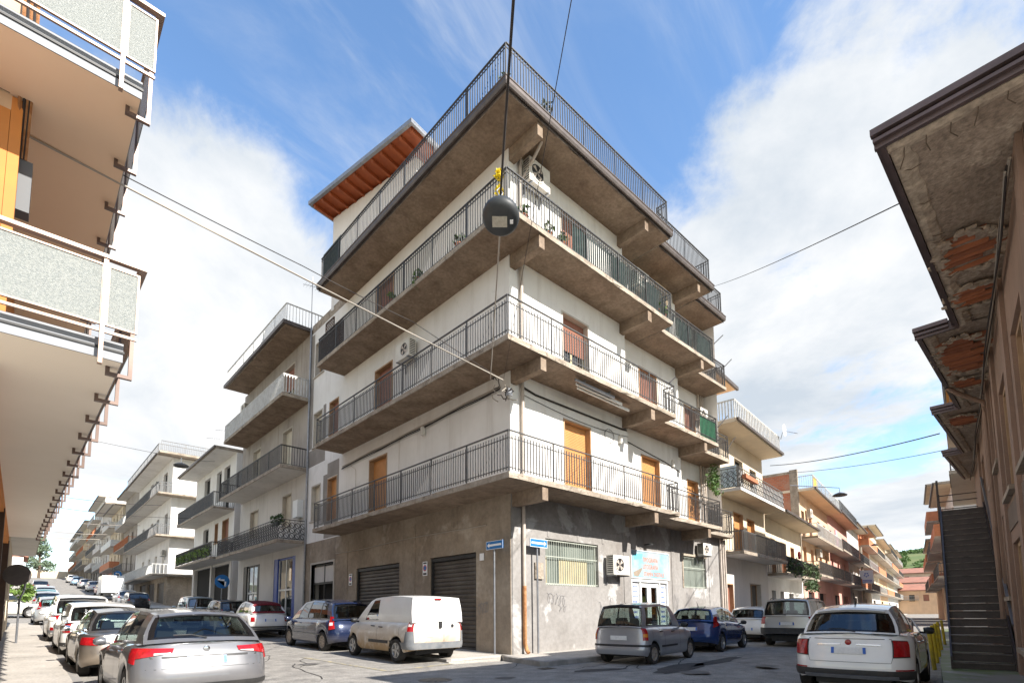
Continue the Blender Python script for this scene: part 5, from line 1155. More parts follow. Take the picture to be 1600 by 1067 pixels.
    def patch(s, name, q, mat, off=.006, n=8, k=5, parent=None, depth=.02, smooth=40):
        """panel on the skin; q = four (s, z) corners going round"""
        m = M(); rows = []
        for j in range(k + 1):
            v = j / k; row = []
            for i in range(n + 1):
                u = i / n; a = [q[0][e]*(1-u) + q[1][e]*u for e in (0, 1)]; b = [q[3][e]*(1-u) + q[2][e]*u for e in (0, 1)]
                row.append((a[0]*(1-v) + b[0]*v, a[1]*(1-v) + b[1]*v))
            rows.append(row)
        P = [[s.sp(sv, z, off) for sv, z in r] for r in rows]; m.grid(P)
        edge = rows[0] + [r[-1] for r in rows[1:]] + rows[-1][-2::-1] + [r[0] for r in rows[-2:0:-1]]
        edge = edge + edge[:1]
        m.grid([[s.sp(a, b, off) for a, b in edge], [s.sp(a, b, off - depth) for a, b in edge]])
        return m.build(name, mat, parent or s.t, smooth=smooth, local=True)
    def both(s, name, q, mat, **k):
        r = []
        for sg in (1, -1): r.append(s.patch(name, [(a*sg, b) for a, b in q], mat, **k))
        return r
    # ---- greenhouse
    def cabin(s):
        c = s.c; w = s.W/2; cab = c['cab']; kinds = c['win']; roof = c['roof']; wt = w - c.get('tumble', .20); m = M(); mid = s.mid
        cin = c.get('cin', .05)
        def base(x): p = s.shape(max(x, .0), w, 1); return Vector((x - mid, min(p.y, w - .085) - cin, interp(c['zt'], x) + cin*.22))
        def side(xb, xt, t, inset=0):
            B = base(xb); z1 = interp(roof, xt); bulge = .022*math.sin(math.pi*min(1, t)); y = B.y + (wt - B.y)*(t**1.25) + bulge - inset
            x = B.x + (xt - mid - B.x)*t; return Vector((x, y, B.z + (z1 - B.z)*t))
        sh_ = [cab[0][0] + (cab[-1][0] - cab[0][0]) * k / 24 for k in range(25)]          # shoulder between body side and glass
        for sg in (1, -1): m.grid([[Vector((q.x, q.y*sg, q.z)) for q in (s.shape(x, w, 1) for x in sh_)], [Vector((q.x, q.y*sg, q.z)) for q in (base(x) for x in sh_)]])
        TS_ = (0, .07, .3, .55, .78, .90, .97, 1)
        crown = c.get('rcrown', .05)
        def roofp(xt, f): 
            e = side(xt, xt, 1); z1 = interp(roof, xt); return Vector((xt - mid, wt*f, z1 + crown*(1 - f*f)))
        for sg in (1, -1):
            F = lambda p: Vector((p.x, p.y*sg, p.z))
            for i in range(len(cab) - 1):
                a, b = cab[i], cab[i+1]; kd = kinds[i]
                for j in range(len(TS_) - 1):
                    t0, t1 = TS_[j], TS_[j+1]
                    win = kd in 'gk' and 1 <= j <= 4
                    if win: continue
                    m.add([F(side(a[0], a[1], t0)), F(side(b[0], b[1], t0)), F(side(b[0], b[1], t1)), F(side(a[0], a[1], t1))], [(0, 1, 2, 3)])
                if kd in 'gk':
                    g = M(); g.grid([[F(side(a[0], a[1], t, .008)), F(side(b[0], b[1], t, .008))] for t in (.07, .3, .55, .78, .90)])
                    g.build('side_window' if kd == 'g' else 'window_pillar', c.get('glass', m_cglass) if kd == 'g' else m_black, s.t, local=True)
            # roof halves
            xs = [q[1] for q in cab]; fine = []
            for a, b in zip(xs, xs[1:]): fine += [a + (b-a)*k/3 for k in range(3)]
            fine.append(xs[-1])
            m.mi = 1 if c.get('roofmat') else 0
            m.grid([[F(roofp(x, f)) for x in fine] for f in (1, .93, .8, .6, .3, 0)])
            m.mi = 0
        # windscreen and rear end of the greenhouse
        def endp(st, u, t, bul, out):
            xb, xt = st; B = base(xb); T_ = side(xb, xt, 1); E = side(xb, xt, t); z1 = interp(roof, xt)
            yy = E.y*u; x = E.x + out*bul*(1 - u*u); z = E.z + crown*(1 - u*u)*t*(1 if t < 1 else 1) + c.get('crown', .05)*(1-u*u)*(1-t)*.6
            return Vector((x, yy, z))
        us = [-1, -.94, -.84, -.5, 0, .5, .84, .94, 1]
        fr = cab[-1]; g = M(); g.grid([[endp(fr, u, t, .16*(1-t) + .07*t, 1) for u in us] for t in (0, .25, .5, .75, 1)]); g.build('windscreen', c.get('glass', m_cglass), s.t, smooth=60, local=True)
        re = cab[0]; rb_, rt_ = c.get('rw', (.10, .90)); ts = [0, rb_, rb_ + (rt_-rb_)*.35, rb_ + (rt_-rb_)*.7, rt_, 1]; sm = c.get('rwside', 1); bul = c.get('rbul', .10)
        pts = [[endp(re, u, t, bul, -1) for u in us] for t in ts]
        for j in range(len(ts) - 1):
            for i in range(len(us) - 1):
                if c.get('rearglass', True) and 1 <= j <= 3 and sm <= i <= len(us) - 2 - sm: continue
                m.add([pts[j][i], pts[j][i+1], pts[j+1][i+1], pts[j+1][i]], [(0, 1, 2, 3)])
        s.cabo = m.build('greenhouse', [s.p, c.get('roofmat') or s.p], s.t, smooth=38, local=True)
        if c.get('rearglass', True):
            k0 = sm + (1 if sm < 2 else 0)
            g = M(); g.grid([[endp(re, u, t, bul - .012, -1) for u in us[k0:len(us)-k0]] for t in ts[1:5]]); go = g.build('rear_window', c.get('rglass', c.get('glass', m_cglass)), s.t, smooth=60, local=True)
            bd = M()                                          # black printed border of the glass
            if k0 > sm:
                for uu in (us[sm:k0+1], us[len(us)-k0-1:len(us)-sm]): bd.grid([[endp(re, u, t, bul - .010, -1) for u in uu] for t in ts[1:5]])
            e_ = (ts[4] - ts[1]) * .09
            for ta, tb in ((ts[1], ts[1] + e_), (ts[4] - e_, ts[4])): bd.grid([[endp(re, u, t, bul - .006, -1) for u in us[sm:len(us)-sm]] for t in (ta, tb)])
            bd.build('window_border', m_gloss, go, smooth=60, local=True)
        s.endp = endp; s.side = side; s.base = base; s.roofp = roofp
        if c.get('spoiler'):
            q = M(); u_ = [-.93, -.5, 0, .5, .93]; top = [endp(re, u, 1, bul, -1) for u in u_]; d = c['spoiler']
            q.grid([[p + Vector((.12, 0, .004)) for p in top], [p + Vector((-d*.6, 0, .0)) for p in top], [p + Vector((-d, 0, -.035)) for p in top], [p + Vector((-d*.7, 0, -.06)) for p in top], [p + Vector((.03, 0, -.05)) for p in top]]); q.build('spoiler', c.get('spmat') or s.p, s.t, smooth=50, local=True)
        if c.get('wiper'):
            y0, y1 = c['wiper']; q = M(); p0 = endp(re, 0, rb_*.8, bul + .02, -1); q.tube([(p0.x, y0, p0.z), (p0.x - .01, (y0+y1)/2, p0.z + .05), (p0.x + .02, y1, p0.z + .045)], .011, 6); q.build('wiper', m_black, s.t, local=True)
        # door mirrors
        q = cab[-1]; mx, mz = side(q[0] - .12, q[1], .10).x, interp(c['zt'], q[0] - .1) + .06
        for sg in (1, -1):
            b = M(); yy = w - .05
            b.grid([[(mx + .09*math.cos(R(a))*k + (1-k)*.03, sg*(yy + .11 + .10*math.sin(R(a))*0 + dy), mz + .075*math.sin(R(a))*k) for a in range(0, 360, 36)] for dy, k in ((-.085, .35), (-.07, .85), (0, 1), (.07, .9), (.1, .45))], closed=True)
            b.box(mx - .02, mx + .03, min(sg*(yy - .03), sg*(yy + .05)), max(sg*(yy - .03), sg*(yy + .05)), mz - .06, mz - .02)
            mo = b.build('door_mirror', c.get('mirror') or s.p, s.t, smooth=50, local=True)
            gl_ = M(); gl_.add([(mx - .055, sg*(yy + .11 + .085*math.cos(R(a))), mz + .055*math.sin(R(a))) for a in range(0, 360, 30)], [tuple(range(12))]); gl_.build('mirror_glass', m_chrome, mo, local=True)
    def wheels(s):
        c = s.c; t, r, d = wheel_meshes(c['wr'], c.get('ww', .20), c.get('ws', '5'))
        for xw in c['xw']:
            for sg in (1, -1):
                o = inst('wheel', t, s.t, (xw - s.mid, sg*(s.W/2 - .115), c['wr']), (0, 0, 0 if sg > 0 else math.pi), world=False)
                inst('rim', r, o, (0, 0, 0), world=False); inst('brake_disc', d, o, (0, .03, 0), world=False)
    def inside(s):
        c = s.c; mid = s.mid; zs_ = interp(c['zt'], s.L*.5)
        f = M(); f.box(c['cab'][0][0] + .15 - mid, c['cab'][-1][0] - .1 - mid, -s.W/2 + .14, s.W/2 - .14, .40, .44); f.box(c['cab'][-1][0] - .45 - mid, c['cab'][-1][0] - .12 - mid, -s.W/2 + .15, s.W/2 - .15, zs_ - .22, zs_ - .03); f.build('cabin_floor', m_seat, s.t, local=True)
        if c.get('noseats'): 
            f = M(); x = c['noseats'] - mid; f.box(x, x + .03, -s.W/2 + .2, s.W/2 - .2, .44, interp(c['roof'], c['noseats']) - .03); f.build('bulkhead', m_seat, s.t, local=True)
        xf = c['cab'][-1][0] - 1.25
        for x, ys in ((xf, (.36, -.36)), (xf - .85, (.4, 0, -.4))):
            if x < c['cab'][0][0] + .25 or (c.get('noseats') and x < c['noseats']): continue
            for y in ys:
                q = M(); hw = .23 if len(ys) == 2 else .19
                q.hexa([(x - mid - .02, y - hw, .45), (x - mid + .48, y - hw, .45), (x - mid + .48, y + hw, .45), (x - mid - .02, y + hw, .45), (x - mid - .02, y - hw, .56), (x - mid + .48, y - hw, .60), (x - mid + .48, y + hw, .60), (x - mid - .02, y + hw, .56)])
                q.hexa([(x - mid - .06, y - hw, .55), (x - mid + .08, y - hw, .55), (x - mid + .08, y + hw, .55), (x - mid - .06, y + hw, .55), (x - mid - .22, y - hw*.85, zs_ + .06), (x - mid - .12, y - hw*.85, zs_ + .06), (x - mid - .12, y + hw*.85, zs_ + .06), (x - mid - .22, y + hw*.85, zs_ + .06)])
                q.lathe([(.001, -.05), (.045, -.045), (.05, 0), (.045, .045), (.001, .05)], 8, (x - mid - .19, y, zs_ + .15), 'y') if False else q.hexa([(x-mid-.23, y-.12, zs_+.08), (x-mid-.14, y-.12, zs_+.08), (x-mid-.14, y+.12, zs_+.08), (x-mid-.23, y+.12, zs_+.08), (x-mid-.25, y-.10, zs_+.25), (x-mid-.17, y-.10, zs_+.25), (x-mid-.17, y+.10, zs_+.25), (x-mid-.25, y+.10, zs_+.25)])
                q.build('seat', m_seat, s.t, local=True, smooth=30)
    # ---- fittings
    def plate(s, z, h=.11, w=.52, recess=True, blue=True, y=0):
        if recess: s.patch('plate_recess', [(y - w/2 - .06, z - .02), (y + w/2 + .06, z - .02), (y + w/2 + .03, z + h + .04), (y - w/2 - .03, z + h + .04)], s.c.get('recess') or s.p, .002, depth=.01)
        p = s.patch('number_plate', [(y - w/2, z), (y + w/2, z), (y + w/2, z + h), (y - w/2, z + h)], m_plate, .014)
        if blue:
            for a in (y - w/2 + .002, y + w/2 - .047): s.patch('plate_band', [(a, z + .003), (a + .045, z + .003), (a + .045, z + h - .003), (a, z + h - .003)], m_plateb, .0165, 2, 2, parent=p, depth=.004)
    def handle(s, x, z, mat=None):
        for sg in (1, -1):
            P = s.shape(x, s.W/2, 0, z); q = M(); q.tube([(P.x - .09, sg*(P.y - .005), P.z), (P.x - .07, sg*(P.y + .025), P.z + .003), (P.x + .07, sg*(P.y + .025), P.z + .006), (P.x + .09, sg*(P.y - .005), P.z + .006)], .014, 6); q.build('door_handle', mat or s.p, s.t, local=True, smooth=60)
    def badge(s, y, z, r, mat=None):
        q = M(); P = s.sp(y, z, .004); q.lathe([(r, 0), (r*.92, -.014), (r*.5, -.018), (.001, -.018)], 16, tuple(P), 'x'); q.build('badge', mat or m_chrome, s.t, local=True, smooth=40)
    def antenna(s, x, h=.18):
        p = s.roofp(x, 0); q = M(); q.tube([(p.x, 0, p.z - .005), (p.x - .01, 0, p.z + .03), (p.x - h*.7, 0, p.z + h)], [.022, .012, .004], 6); q.build('antenna', m_black, s.t, local=True)
    def roofrails(s, x0, x1, mat=None):
        for sg in (1, -1):
            a, b = s.roofp(x0, .9), s.roofp(x1, .9); q = M(); q.tube([(a.x, sg*a.y, a.z), (a.x + .08, sg*a.y, a.z + .05), (b.x - .08, sg*b.y, b.z + .05), (b.x, sg*b.y, b.z)], .018, 6); q.build('roof_rail', mat or m_black, s.t, local=True, smooth=60)
    def headlights(s, z0, z1, s0, s1):
        e = s.sl[-1]; s.both('headlight', [(e - s1, z0), (e - s0, z0), (e - s0, z1), (e - s1, z1)], m_lamp, off=.008)
HATCH = dict(xw=(.78, 3.3), wr=.30, ra=.37, rc=.30, rf=.55, zb=[(0, .34), (.35, .24), (3.5, .22), (4.2, .25)], zt=[(0, .95), (.6, .98), (1.6, .96), (2.9, .92), (3.3, .84), (3.9, .70), (4.3, .62)], rear=[(0, .10), (.2, .02), (.35, 0), (.6, .03), (1, .12)])
def spec(base=HATCH, **k): d = dict(base); d.update(k); return d
def place(x, y, slope=True): return (x, y, gz(x, y))
UP = R(90)
DUST = (.46, .36, .25)
# 1. grey hatchback, nearest on the left
m_pgrey = paint('car_paint_grey_metallic', (.105, .106, .115), .36, .12, .9, dirt=((.36, .31, .25), .75, .22))
c = Car('parked_car', 'metallic grey hatchback parked nearest the camera on the left', 'car', (2.02, 10.78, -.06), R(90.5), 4.37, 1.79, m_pgrey,
    spec(xw=(.86, 3.50), wr=.315, ra=.385, rc=.34, rf=.6, zb=[(0, .36), (.35, .24), (3.7, .22), (4.37, .26)], zt=[(0, .98), (.5, 1.0), (1.6, .98), (2.9, .93), (3.3, .86), (4.0, .74), (4.37, .64)], rear=[(0, .10), (.25, .0), (.45, -.005), (.62, .05), (.85, .11), (1, .17)],
    cab=[(.24, .70), (.62, .92), (.80, 1.05), (1.75, 1.78), (1.85, 1.87), (2.70, 2.45), (3.16, 2.55)], win='bbgkgb', roof=[(.7, 1.405), (1.1, 1.45), (1.9, 1.475), (2.55, 1.44)], rw=(.13, .90), rbul=.11, spoiler=.13, wiper=(0, .42), tumble=.32, glass=m_cglassl, seams=[(.98, .55, .95), (1.80, .26, .96), (2.92, .26, .9)], ws='5'), pitch=0)
c.both('tail_light', [(.44, .875), (.93, .80), (.90, .945), (.43, .935)], m_taill, off=.012)
c.both('tail_light', [(.935, .73), (1.10, .76), (1.13, .94), (.905, .945)], m_taill, off=.014)
c.both('reversing_light', [(.46, .865), (.66, .845), (.66, .872), (.46, .874)], m_tailw, off=.0185, depth=.006)
c.patch('tailgate_step', [(-.70, .80), (.70, .80), (.72, .83), (-.72, .83)], m_black, .004)
c.plate(.70, recess=False); c.badge(0, .915, .045); c.handle(1.30, .86); c.handle(2.25, .84); c.antenna(.95)
c.patch('tailgate_seam', [(-.76, .655), (.76, .655), (.76, .662), (-.76, .662)], m_black, .002, 12, 1)
c.patch('bumper_lower', [(-1.0, .37), (1.0, .37), (1.0, .44), (-1.0, .44)], m_bumpb, .012, 16, 2)
# 2. dark grey coupe-roofed car
m_pdark = paint('car_paint_dark_grey', (.075, .072, .072), .3, .4, 1.0, dirt=(DUST, .9, .6))
c = Car('parked_car', 'dusty dark grey car parked in front of the grey hatchback', 'car', (1.78, 15.6, prof(15.6) - .05), R(91), 4.2, 1.76, m_pdark,
    spec(cab=[(.42, 1.02), (.66, 1.16), (.78, 1.24), (1.72, 1.72), (1.8, 1.8), (2.6, 2.38), (3.05, 2.48)], win='bbgkgb', roof=[(1.0, 1.335), (1.7, 1.40), (2.5, 1.37)], rw=(.10, .93), zt=[(0, .90), (.5, .93), (1.6, .93), (2.9, .89), (3.3, .82), (3.9, .70), (4.2, .62)], glass=m_cglassl, mirror=m_chrome, tumble=.32), pitch=R(1.5))
c.both('tail_light', [(.62, .70), (1.02, .72), (1.04, .86), (.62, .86)], m_taill, off=.012); c.plate(.55); c.handle(1.6, .8)
# 3. white estate-roofed small car
m_pwhite = paint('car_paint_white', (.80, .79, .76), .3, 0, .9, dirt=((.5, .42, .33), .7, .5))
c = Car('parked_car', 'white car with near-black windows and rounded red light, third in the left row', 'car', (1.72, 20.5, prof(20.5) - .05), R(91), 4.0, 1.80, m_pwhite,
    spec(cab=[(.10, .28), (.34, .50), (.50, .62), (1.55, 1.55), (1.65, 1.63), (2.4, 2.3), (2.85, 2.42)], win='bkgkgk', roof=[(.28, 1.44), (.9, 1.50), (1.7, 1.51), (2.45, 1.46)], rw=(.08, .86), rwside=1, zt=[(0, .98), (.6, 1.0), (1.6, .99), (2.7, .96), (3.1, .93), (3.7, .82), (4.0, .68)], rear=[(0, .06), (.2, 0), (.5, 0), (1, .06)], spoiler=.12, tumble=.20, wr=.31, ra=.38), pitch=R(1.5))
c.both('tail_light', [(.72, .72), (.93, .74), (.93, 1.0), (.76, .98)], m_taill, off=.02); c.plate(.6); c.patch('bumper_lower', [(-1.1, .36), (1.1, .36), (1.1, .46), (-1.1, .46)], m_bumpb, .012, 14, 2)
# 4. white tall car with black-topped roof line
c = Car('parked_car', 'white high-roofed car with double red lights, fourth in the left row', 'car', (1.62, 26.0, prof(26) - .03), R(91), 4.15, 1.78, m_pwhite,
    spec(cab=[(.12, .40), (.38, .62), (.52, .74), (1.6, 1.62), (1.7, 1.7), (2.6, 2.35), (3.15, 2.5)], win='bbgkgb', roof=[(.4, 1.58), (1.0, 1.66), (1.8, 1.68), (2.5, 1.6)], rw=(.06, .85), zt=[(0, 1.0), (.6, 1.04), (1.6, 1.02), (2.9, .98), (3.3, .92), (3.9, .78), (4.15, .66)], rear=[(0, .06), (.2, 0), (.5, 0), (1, .07)], spoiler=.1, spmat=m_black, tumble=.2), pitch=R(1.8))
c.both('tail_light', [(.68, .84), (.98, .84), (.98, 1.0), (.68, 1.0)], m_taill, off=.015); c.both('fog_light', [(.66, .50), (.90, .50), (.90, .60), (.66, .60)], m_taill, off=.012); c.plate(.66); c.patch('bumper_lower', [(-1.1, .36), (1.1, .36), (1.1, .5), (-1.1, .5)], m_bumpg, .010, 14, 2)
# 5. light grey small hatch
m_psil = paint('car_paint_silver', (.46, .47, .48), .3, .5, .9, dirt=((.4, .36, .3), .6, .4))
SMALL = spec(xw=(.72, 3.1), cab=[(.16, .52), (.5, .74), (.66, .86), (1.6, 1.6), (1.68, 1.68), (2.4, 2.2), (2.9, 2.32)], win='bbgkgb', roof=[(.5, 1.40), (1.0, 1.47), (1.7, 1.48), (2.35, 1.43)], rw=(.08, .86), spoiler=.08)
c = Car('parked_car', 'light grey small hatchback with upright red light, fifth in the left row', 'car', (1.35, 37.6, prof(37.6)), R(92), 3.95, 1.68, m_psil, SMALL, pitch=R(2.2))
c.both('tail_light', [(.66, .92), (.84, .86), (.80, 1.25), (.72, 1.25)], m_taill, off=.03); c.plate(.5)
# 6. cream estate nosing out of the side street
m_pcream = paint('car_paint_cream', (.70, .68, .60), .3, 0, .8)
c = Car('parked_car', 'cream white estate car standing across the side street on the left', 'car', (-.75, 45.2, prof(45.2)), R(4), 4.4, 1.72, m_pcream, spec(xw=(.8, 3.4), cab=[(.1, .35), (.4, .55), (.5, .65), (1.5, 1.5), (1.6, 1.6), (2.4, 2.3), (3.0, 2.5)], win='bgkgkgb'[0:6], roof=[(.35, 1.42), (1.0, 1.46), (2.4, 1.44)], zt=[(0, .92), (2.9, .92), (3.3, .86), (4.1, .72), (4.4, .6)]))
# cars farther up the hill, left side and right side
m_pteal = paint('car_paint_teal', (.05, .22, .24), .3, .3, .9); m_pblue = paint('car_paint_dark_blue', (.015, .025, .075), .25, .3, 1.0); m_pgrn = paint('car_paint_pale_green_grey', (.45, .50, .50), .3, .4, .9); m_pblk = paint('car_paint_black', (.02, .02, .022), .25, .2, 1.0); m_psky = paint('car_paint_sky_blue', (.28, .42, .55), .3, .2, .9); m_pred = paint('car_paint_red', (.35, .02, .02), .3, .1, .9)
UPH = [(2.3, 52, m_psil, 'silver car parked up the left street before the bush'), (2.4, 60, m_pteal, 'teal green car parked on the left up the hill'), (2.6, 68, m_psil, 'pale silver car parked on the left up the hill'), (2.6, 88, m_pgrey, 'dark grey car parked alone on the left near the crest'),
       (6.9, 55, m_pblk, 'black car parked on the right halfway up the hill'), (7.0, 62, m_psil, 'silver car parked on the right halfway up the hill'), (7.1, 81, m_pred, 'dark red car parked on the right up the hill'), (7.0, 92, m_pwhite, 'white car parked on the right up the hill'), (6.8, 103, m_psil, 'pale silver car parked on the right near the crest'), (6.6, 116, m_psky, 'sky blue car parked on the right near the crest'), (6.6, 128, m_pwhite, 'white car at the top of the right-hand row')]
for x, y, pm, lab in UPH:
    c = Car('parked_car', lab, 'car', (x - .9 if x < 5 else x + .3, y, prof(y)), R(91), 3.95, 1.68, pm, SMALL, pitch=R(4 if y > 60 else 3)); c.both('tail_light', [(.66, .85), (.84, .82), (.82, 1.05), (.70, 1.05)], m_taill, off=.02)
# white lorry-backed van half way up on the right
m_vanw = paint('van_paint_white', (.76, .77, .76), .35, 0, .5)
v = thing('box_van', 'white box van parked on the right half way up the hill', 'van', (7.1, 72, prof(72)), R(90), 'cars parked along the kerbs')
q = M(); q.box(-2.6, 1.0, -.95, .95, .7, 2.5); q.build('cargo_box', m_vanw, v, local=True); q = M(); q.extr([(1.02, .5), (2.7, .5), (2.75, 1.1), (2.2, 1.25), (1.8, 2.0), (1.02, 2.05)], 1, -.88, .88); q.build('cab', m_vanw, v, local=True); q = M(); q.box(-2.64, -2.6, -.8, .8, .8, 2.4); q.build('rear_doors', m_alu, v, local=True)
for x in (-1.6, 2.0):
    for sg in (1, -1): inst('wheel', wheel_meshes(.33, .2, 'cap')[0], v, (x, sg*.82, .33), world=False)
# right-hand row of the left street: small two-tone car, dark car, pale car
m_cloth = surf('dark_red_soft_top', (.16, .012, .018), (.12, .01, .014), 20, .85, obj=True)
BUB = dict(xw=(.62, 2.92), wr=.29, ra=.36, rc=.36, rf=.55, bul=.1, zb=[(0, .32), (.35, .22), (3.5, .22)], zt=[(0, .95), (.4, .98), (1.4, .96), (2.4, .92), (2.8, .86), (3.3, .72), (3.54, .6)], rear=[(0, .12), (.25, .0), (.5, .0), (.8, .07), (1, .16)],
    cab=[(.24, .60), (.62, .80), (.78, .90), (1.45, 1.42), (1.55, 1.5), (2.1, 1.95), (2.55, 2.05)], win='bbgkgb', roof=[(.6, 1.38), (1.0, 1.45), (1.5, 1.475), (2.05, 1.42)], rw=(.2, .8), rwside=2, rbul=.1, tumble=.26)
c = Car('parked_car', 'small white car with dark red soft top behind the blue minivan', 'car', (7.75, 24.9, prof(24.9) + .02), R(90), 3.55, 1.63, m_pwhite, dict(BUB, roofmat=m_cloth), pitch=R(1.7))
q = M(); ep = lambda u, t: c.endp(c.c['cab'][0], u, t, .112, -1)
q.grid([[ep(u, t) for u in (-.99, -.84, -.5, 0, .5, .84, .99)] for t in (.03, .2)]); q.grid([[ep(u, t) for u in (-.99, -.84, -.5, 0, .5, .84, .99)] for t in (.8, 1)]); q.grid([[ep(u, t) for u in (-.99, -.84)] for t in (.2, .8)]); q.grid([[ep(u, t) for u in (.84, .99)] for t in (.2, .8)]); q.build('soft_top', m_cloth, c.t, local=True)
c.both('tail_light', [(.62, .66), (.78, .66), (.78, .84), (.62, .84)], m_taill, off=.02); c.plate(.66, w=.46); c.patch('bumper_strip', [(-.95, .42), (.95, .42), (.95, .47), (-.95, .47)], m_black, .016, 14, 2); c.patch('bumper_lower', [(-.9, .33), (.9, .33), (.9, .40), (-.9, .40)], m_bumpg, .012, 14, 2); c.handle(1.7, .82, m_chrome)
c = Car('parked_car', 'dark car between the soft top and the pale blue-grey car', 'car', (7.9, 30.3, prof(30.3)), R(90), 3.9, 1.7, m_pblk, SMALL, pitch=R(2)); c.both('tail_light', [(.66, .85), (.84, .82), (.82, 1.05), (.70, 1.05)], m_taill, off=.02)
c = Car('parked_car', 'pale blue-grey upright car farthest of the near right row', 'car', (7.6, 36, prof(36)), R(90), 3.6, 1.62, m_pgrn, spec(SMALL, roof=[(.4, 1.55), (1.0, 1.6), (1.7, 1.6), (2.3, 1.52)], cab=[(.1, .3), (.4, .52), (.55, .64), (1.5, 1.5), (1.58, 1.58), (2.2, 2.05), (2.7, 2.2)], xw=(.65, 2.9)), pitch=R(2)); c.both('tail_light', [(.66, .85), (.84, .82), (.82, 1.2), (.70, 1.2)], m_taill, off=.02)
# blue minivan
m_pnavy = paint('car_paint_navy', (.012, .022, .065), .22, .25, 1.0, dirt=((.3, .26, .2), .6, .3))
c = Car('minivan', 'dark blue minivan parked in front of the white van', 'minivan', (7.95, 17.95, prof(17.5) + .0), R(90.5), 4.28, 1.75, m_pnavy,
    spec(xw=(.72, 3.48), wr=.31, ra=.375, rc=.36, rf=.6, zb=[(0, .34), (.35, .24), (3.6, .22), (4.28, .26)], zt=[(0, .98), (.6, 1.0), (1.6, .99), (2.9, .96), (3.4, .92), (3.95, .80), (4.28, .66)], rear=[(0, .08), (.2, 0), (.5, -.01), (.8, .05), (1, .14)],
    cab=[(.20, .58), (.46, .72), (.58, .82), (1.12, 1.15), (1.2, 1.22), (2.1, 1.98), (2.18, 2.06), (2.95, 2.55), (3.55, 2.68)], win='bbgkgkgb', roof=[(.55, 1.52), (1.1, 1.60), (1.9, 1.63), (2.65, 1.54)], rw=(.05, .88), rwside=1, rbul=.12, tumble=.29, spoiler=.09, seams=[(1.18, .3, .95), (2.14, .26, .95), (3.1, .26, .92)], ws='cap', ww=.19, glass=m_cglass), pitch=R(1.7))
c.both('tail_light', [(.72, .74), (.92, .70), (.93, 1.12), (.80, 1.12)], m_taill, off=.03); c.both('reversing_light', [(.78, .84), (.90, .83), (.90, .92), (.79, .92)], m_tailw, off=.036, depth=.006); c.plate(.60, w=.5); c.handle(1.55, .88); c.handle(2.5, .86); c.badge(0, .9, .04); c.roofrails(.8, 2.4)
c.both('side_moulding', [(1.35, .52), (3.7, .52), (3.7, .56), (1.35, .56)], m_bumpg, off=.008, n=24, k=2)
# white delivery van
m_pvan = paint('van_paint_dusty', (.76, .755, .73), .38, 0, .45, dirt=((.36, .25, .14), 1.2, 1.25))
c = Car('delivery_van', 'white delivery van with dusty brown flanks parked outside the garages', 'van', (8.05, 13.35, gz(8, 13.3) + .02), R(89), 3.97, 1.72, m_pvan,
    dict(xw=(.76, 3.27), wr=.30, ra=.36, rc=.20, rf=.5, bul=.035, zb=[(0, .34), (.35, .26), (3.4, .24), (3.97, .26)], zt=[(0, 1.02), (1.5, 1.02), (2.6, 1.0), (3.1, .98), (3.5, .88), (3.97, .66)], rear=[(0, .05), (.15, 0), (.4, 0), (1, .02)],
    cab=[(.035, .12), (.16, .22), (.80, .82), (1.72, 1.72), (1.80, 1.78), (2.62, 2.05), (3.18, 2.32)], win='bbbbgb', roof=[(.1, 1.66), (.7, 1.70), (1.5, 1.71), (2.05, 1.66), (2.35, 1.58)], rearglass=False, rbul=.035, tumble=.14, rcrown=.03, noseats=1.7, cin=.0, seams=[(1.74, .28, 1.0), (2.86, .28, .98), (.55, .5, 1.0)], ws='5', mirror=m_black, ww=.19), pitch=R(.8))
c.both('tail_light', [(.745, .80), (.91, .80), (.90, 1.22), (.765, 1.22)], m_taill, off=.016); c.both('reversing_light', [(.80, .92), (.89, .92), (.89, 1.10), (.80, 1.10)], m_tailw, off=.022, depth=.006)
c.patch('rear_bumper', [(-1.35, .36), (1.35, .36), (1.35, .52), (-1.35, .52)], m_bumpg, .03, 30, 4); c.both('bumper_corner', [(.72, .52), (1.02, .52), (.95, .80), (.74, .80)], m_bumpg, off=.022)
for sg_ in (.005,): c.patch('door_seam', [(-.17, .54), (-.162, .54), (-.162, 1.0), (-.17, 1.0)], m_black, .003, 1, 6)
q = M(); 
for zz_ in (1,): q.add([c.endp(c.c['cab'][0], u, t, .038, -1) for u, t in ((-.235, 0), (-.225, 0), (-.225, .8), (-.235, .8))], [(0, 1, 2, 3)]); q.add([c.endp(c.c['cab'][0], u, t, .038, -1) for u, t in ((-.86, .8), (.86, .8), (.86, .815), (-.86, .815))], [(0, 1, 2, 3)]); q.add([c.endp(c.c['cab'][0], u, t, .038, -1) for u, t in ((.85, 0), (.86, 0), (.86, .8), (.85, .8))], [(0, 1, 2, 3)]); q.add([c.endp(c.c['cab'][0], u, t, .038, -1) for u, t in ((-.86, 0), (-.85, 0), (-.85, .8), (-.86, .8))], [(0, 1, 2, 3)])
q.build('door_seam', m_bumpg, c.t, local=True)
q = M(); P = c.sp(-.04, .93, .01); q.box(P.x - .03, P.x + .01, P.y - .05, P.y + .03, P.z - .05, P.z + .12); q.build('door_handle', m_black, c.t, local=True)
q = M(); P = c.endp(c.c['cab'][0], 0, .9, .05, -1); q.box(P.x - .02, P.x + .02, -.10, .10, P.z - .02, P.z + .02); q.build('brake_light', m_taill, c.t, local=True)
c.plate(.66, w=.46, recess=False, y=.38, blue=False); c.badge(-.45, .93, .05); c.handle(1.55, .88, m_black); c.handle(2.0, .90, m_black)
c.both('side_moulding', [(1.35, .46), (2.95, .46), (2.95, .54), (1.35, .54)], m_bumpb, off=.010, n=24, k=2)
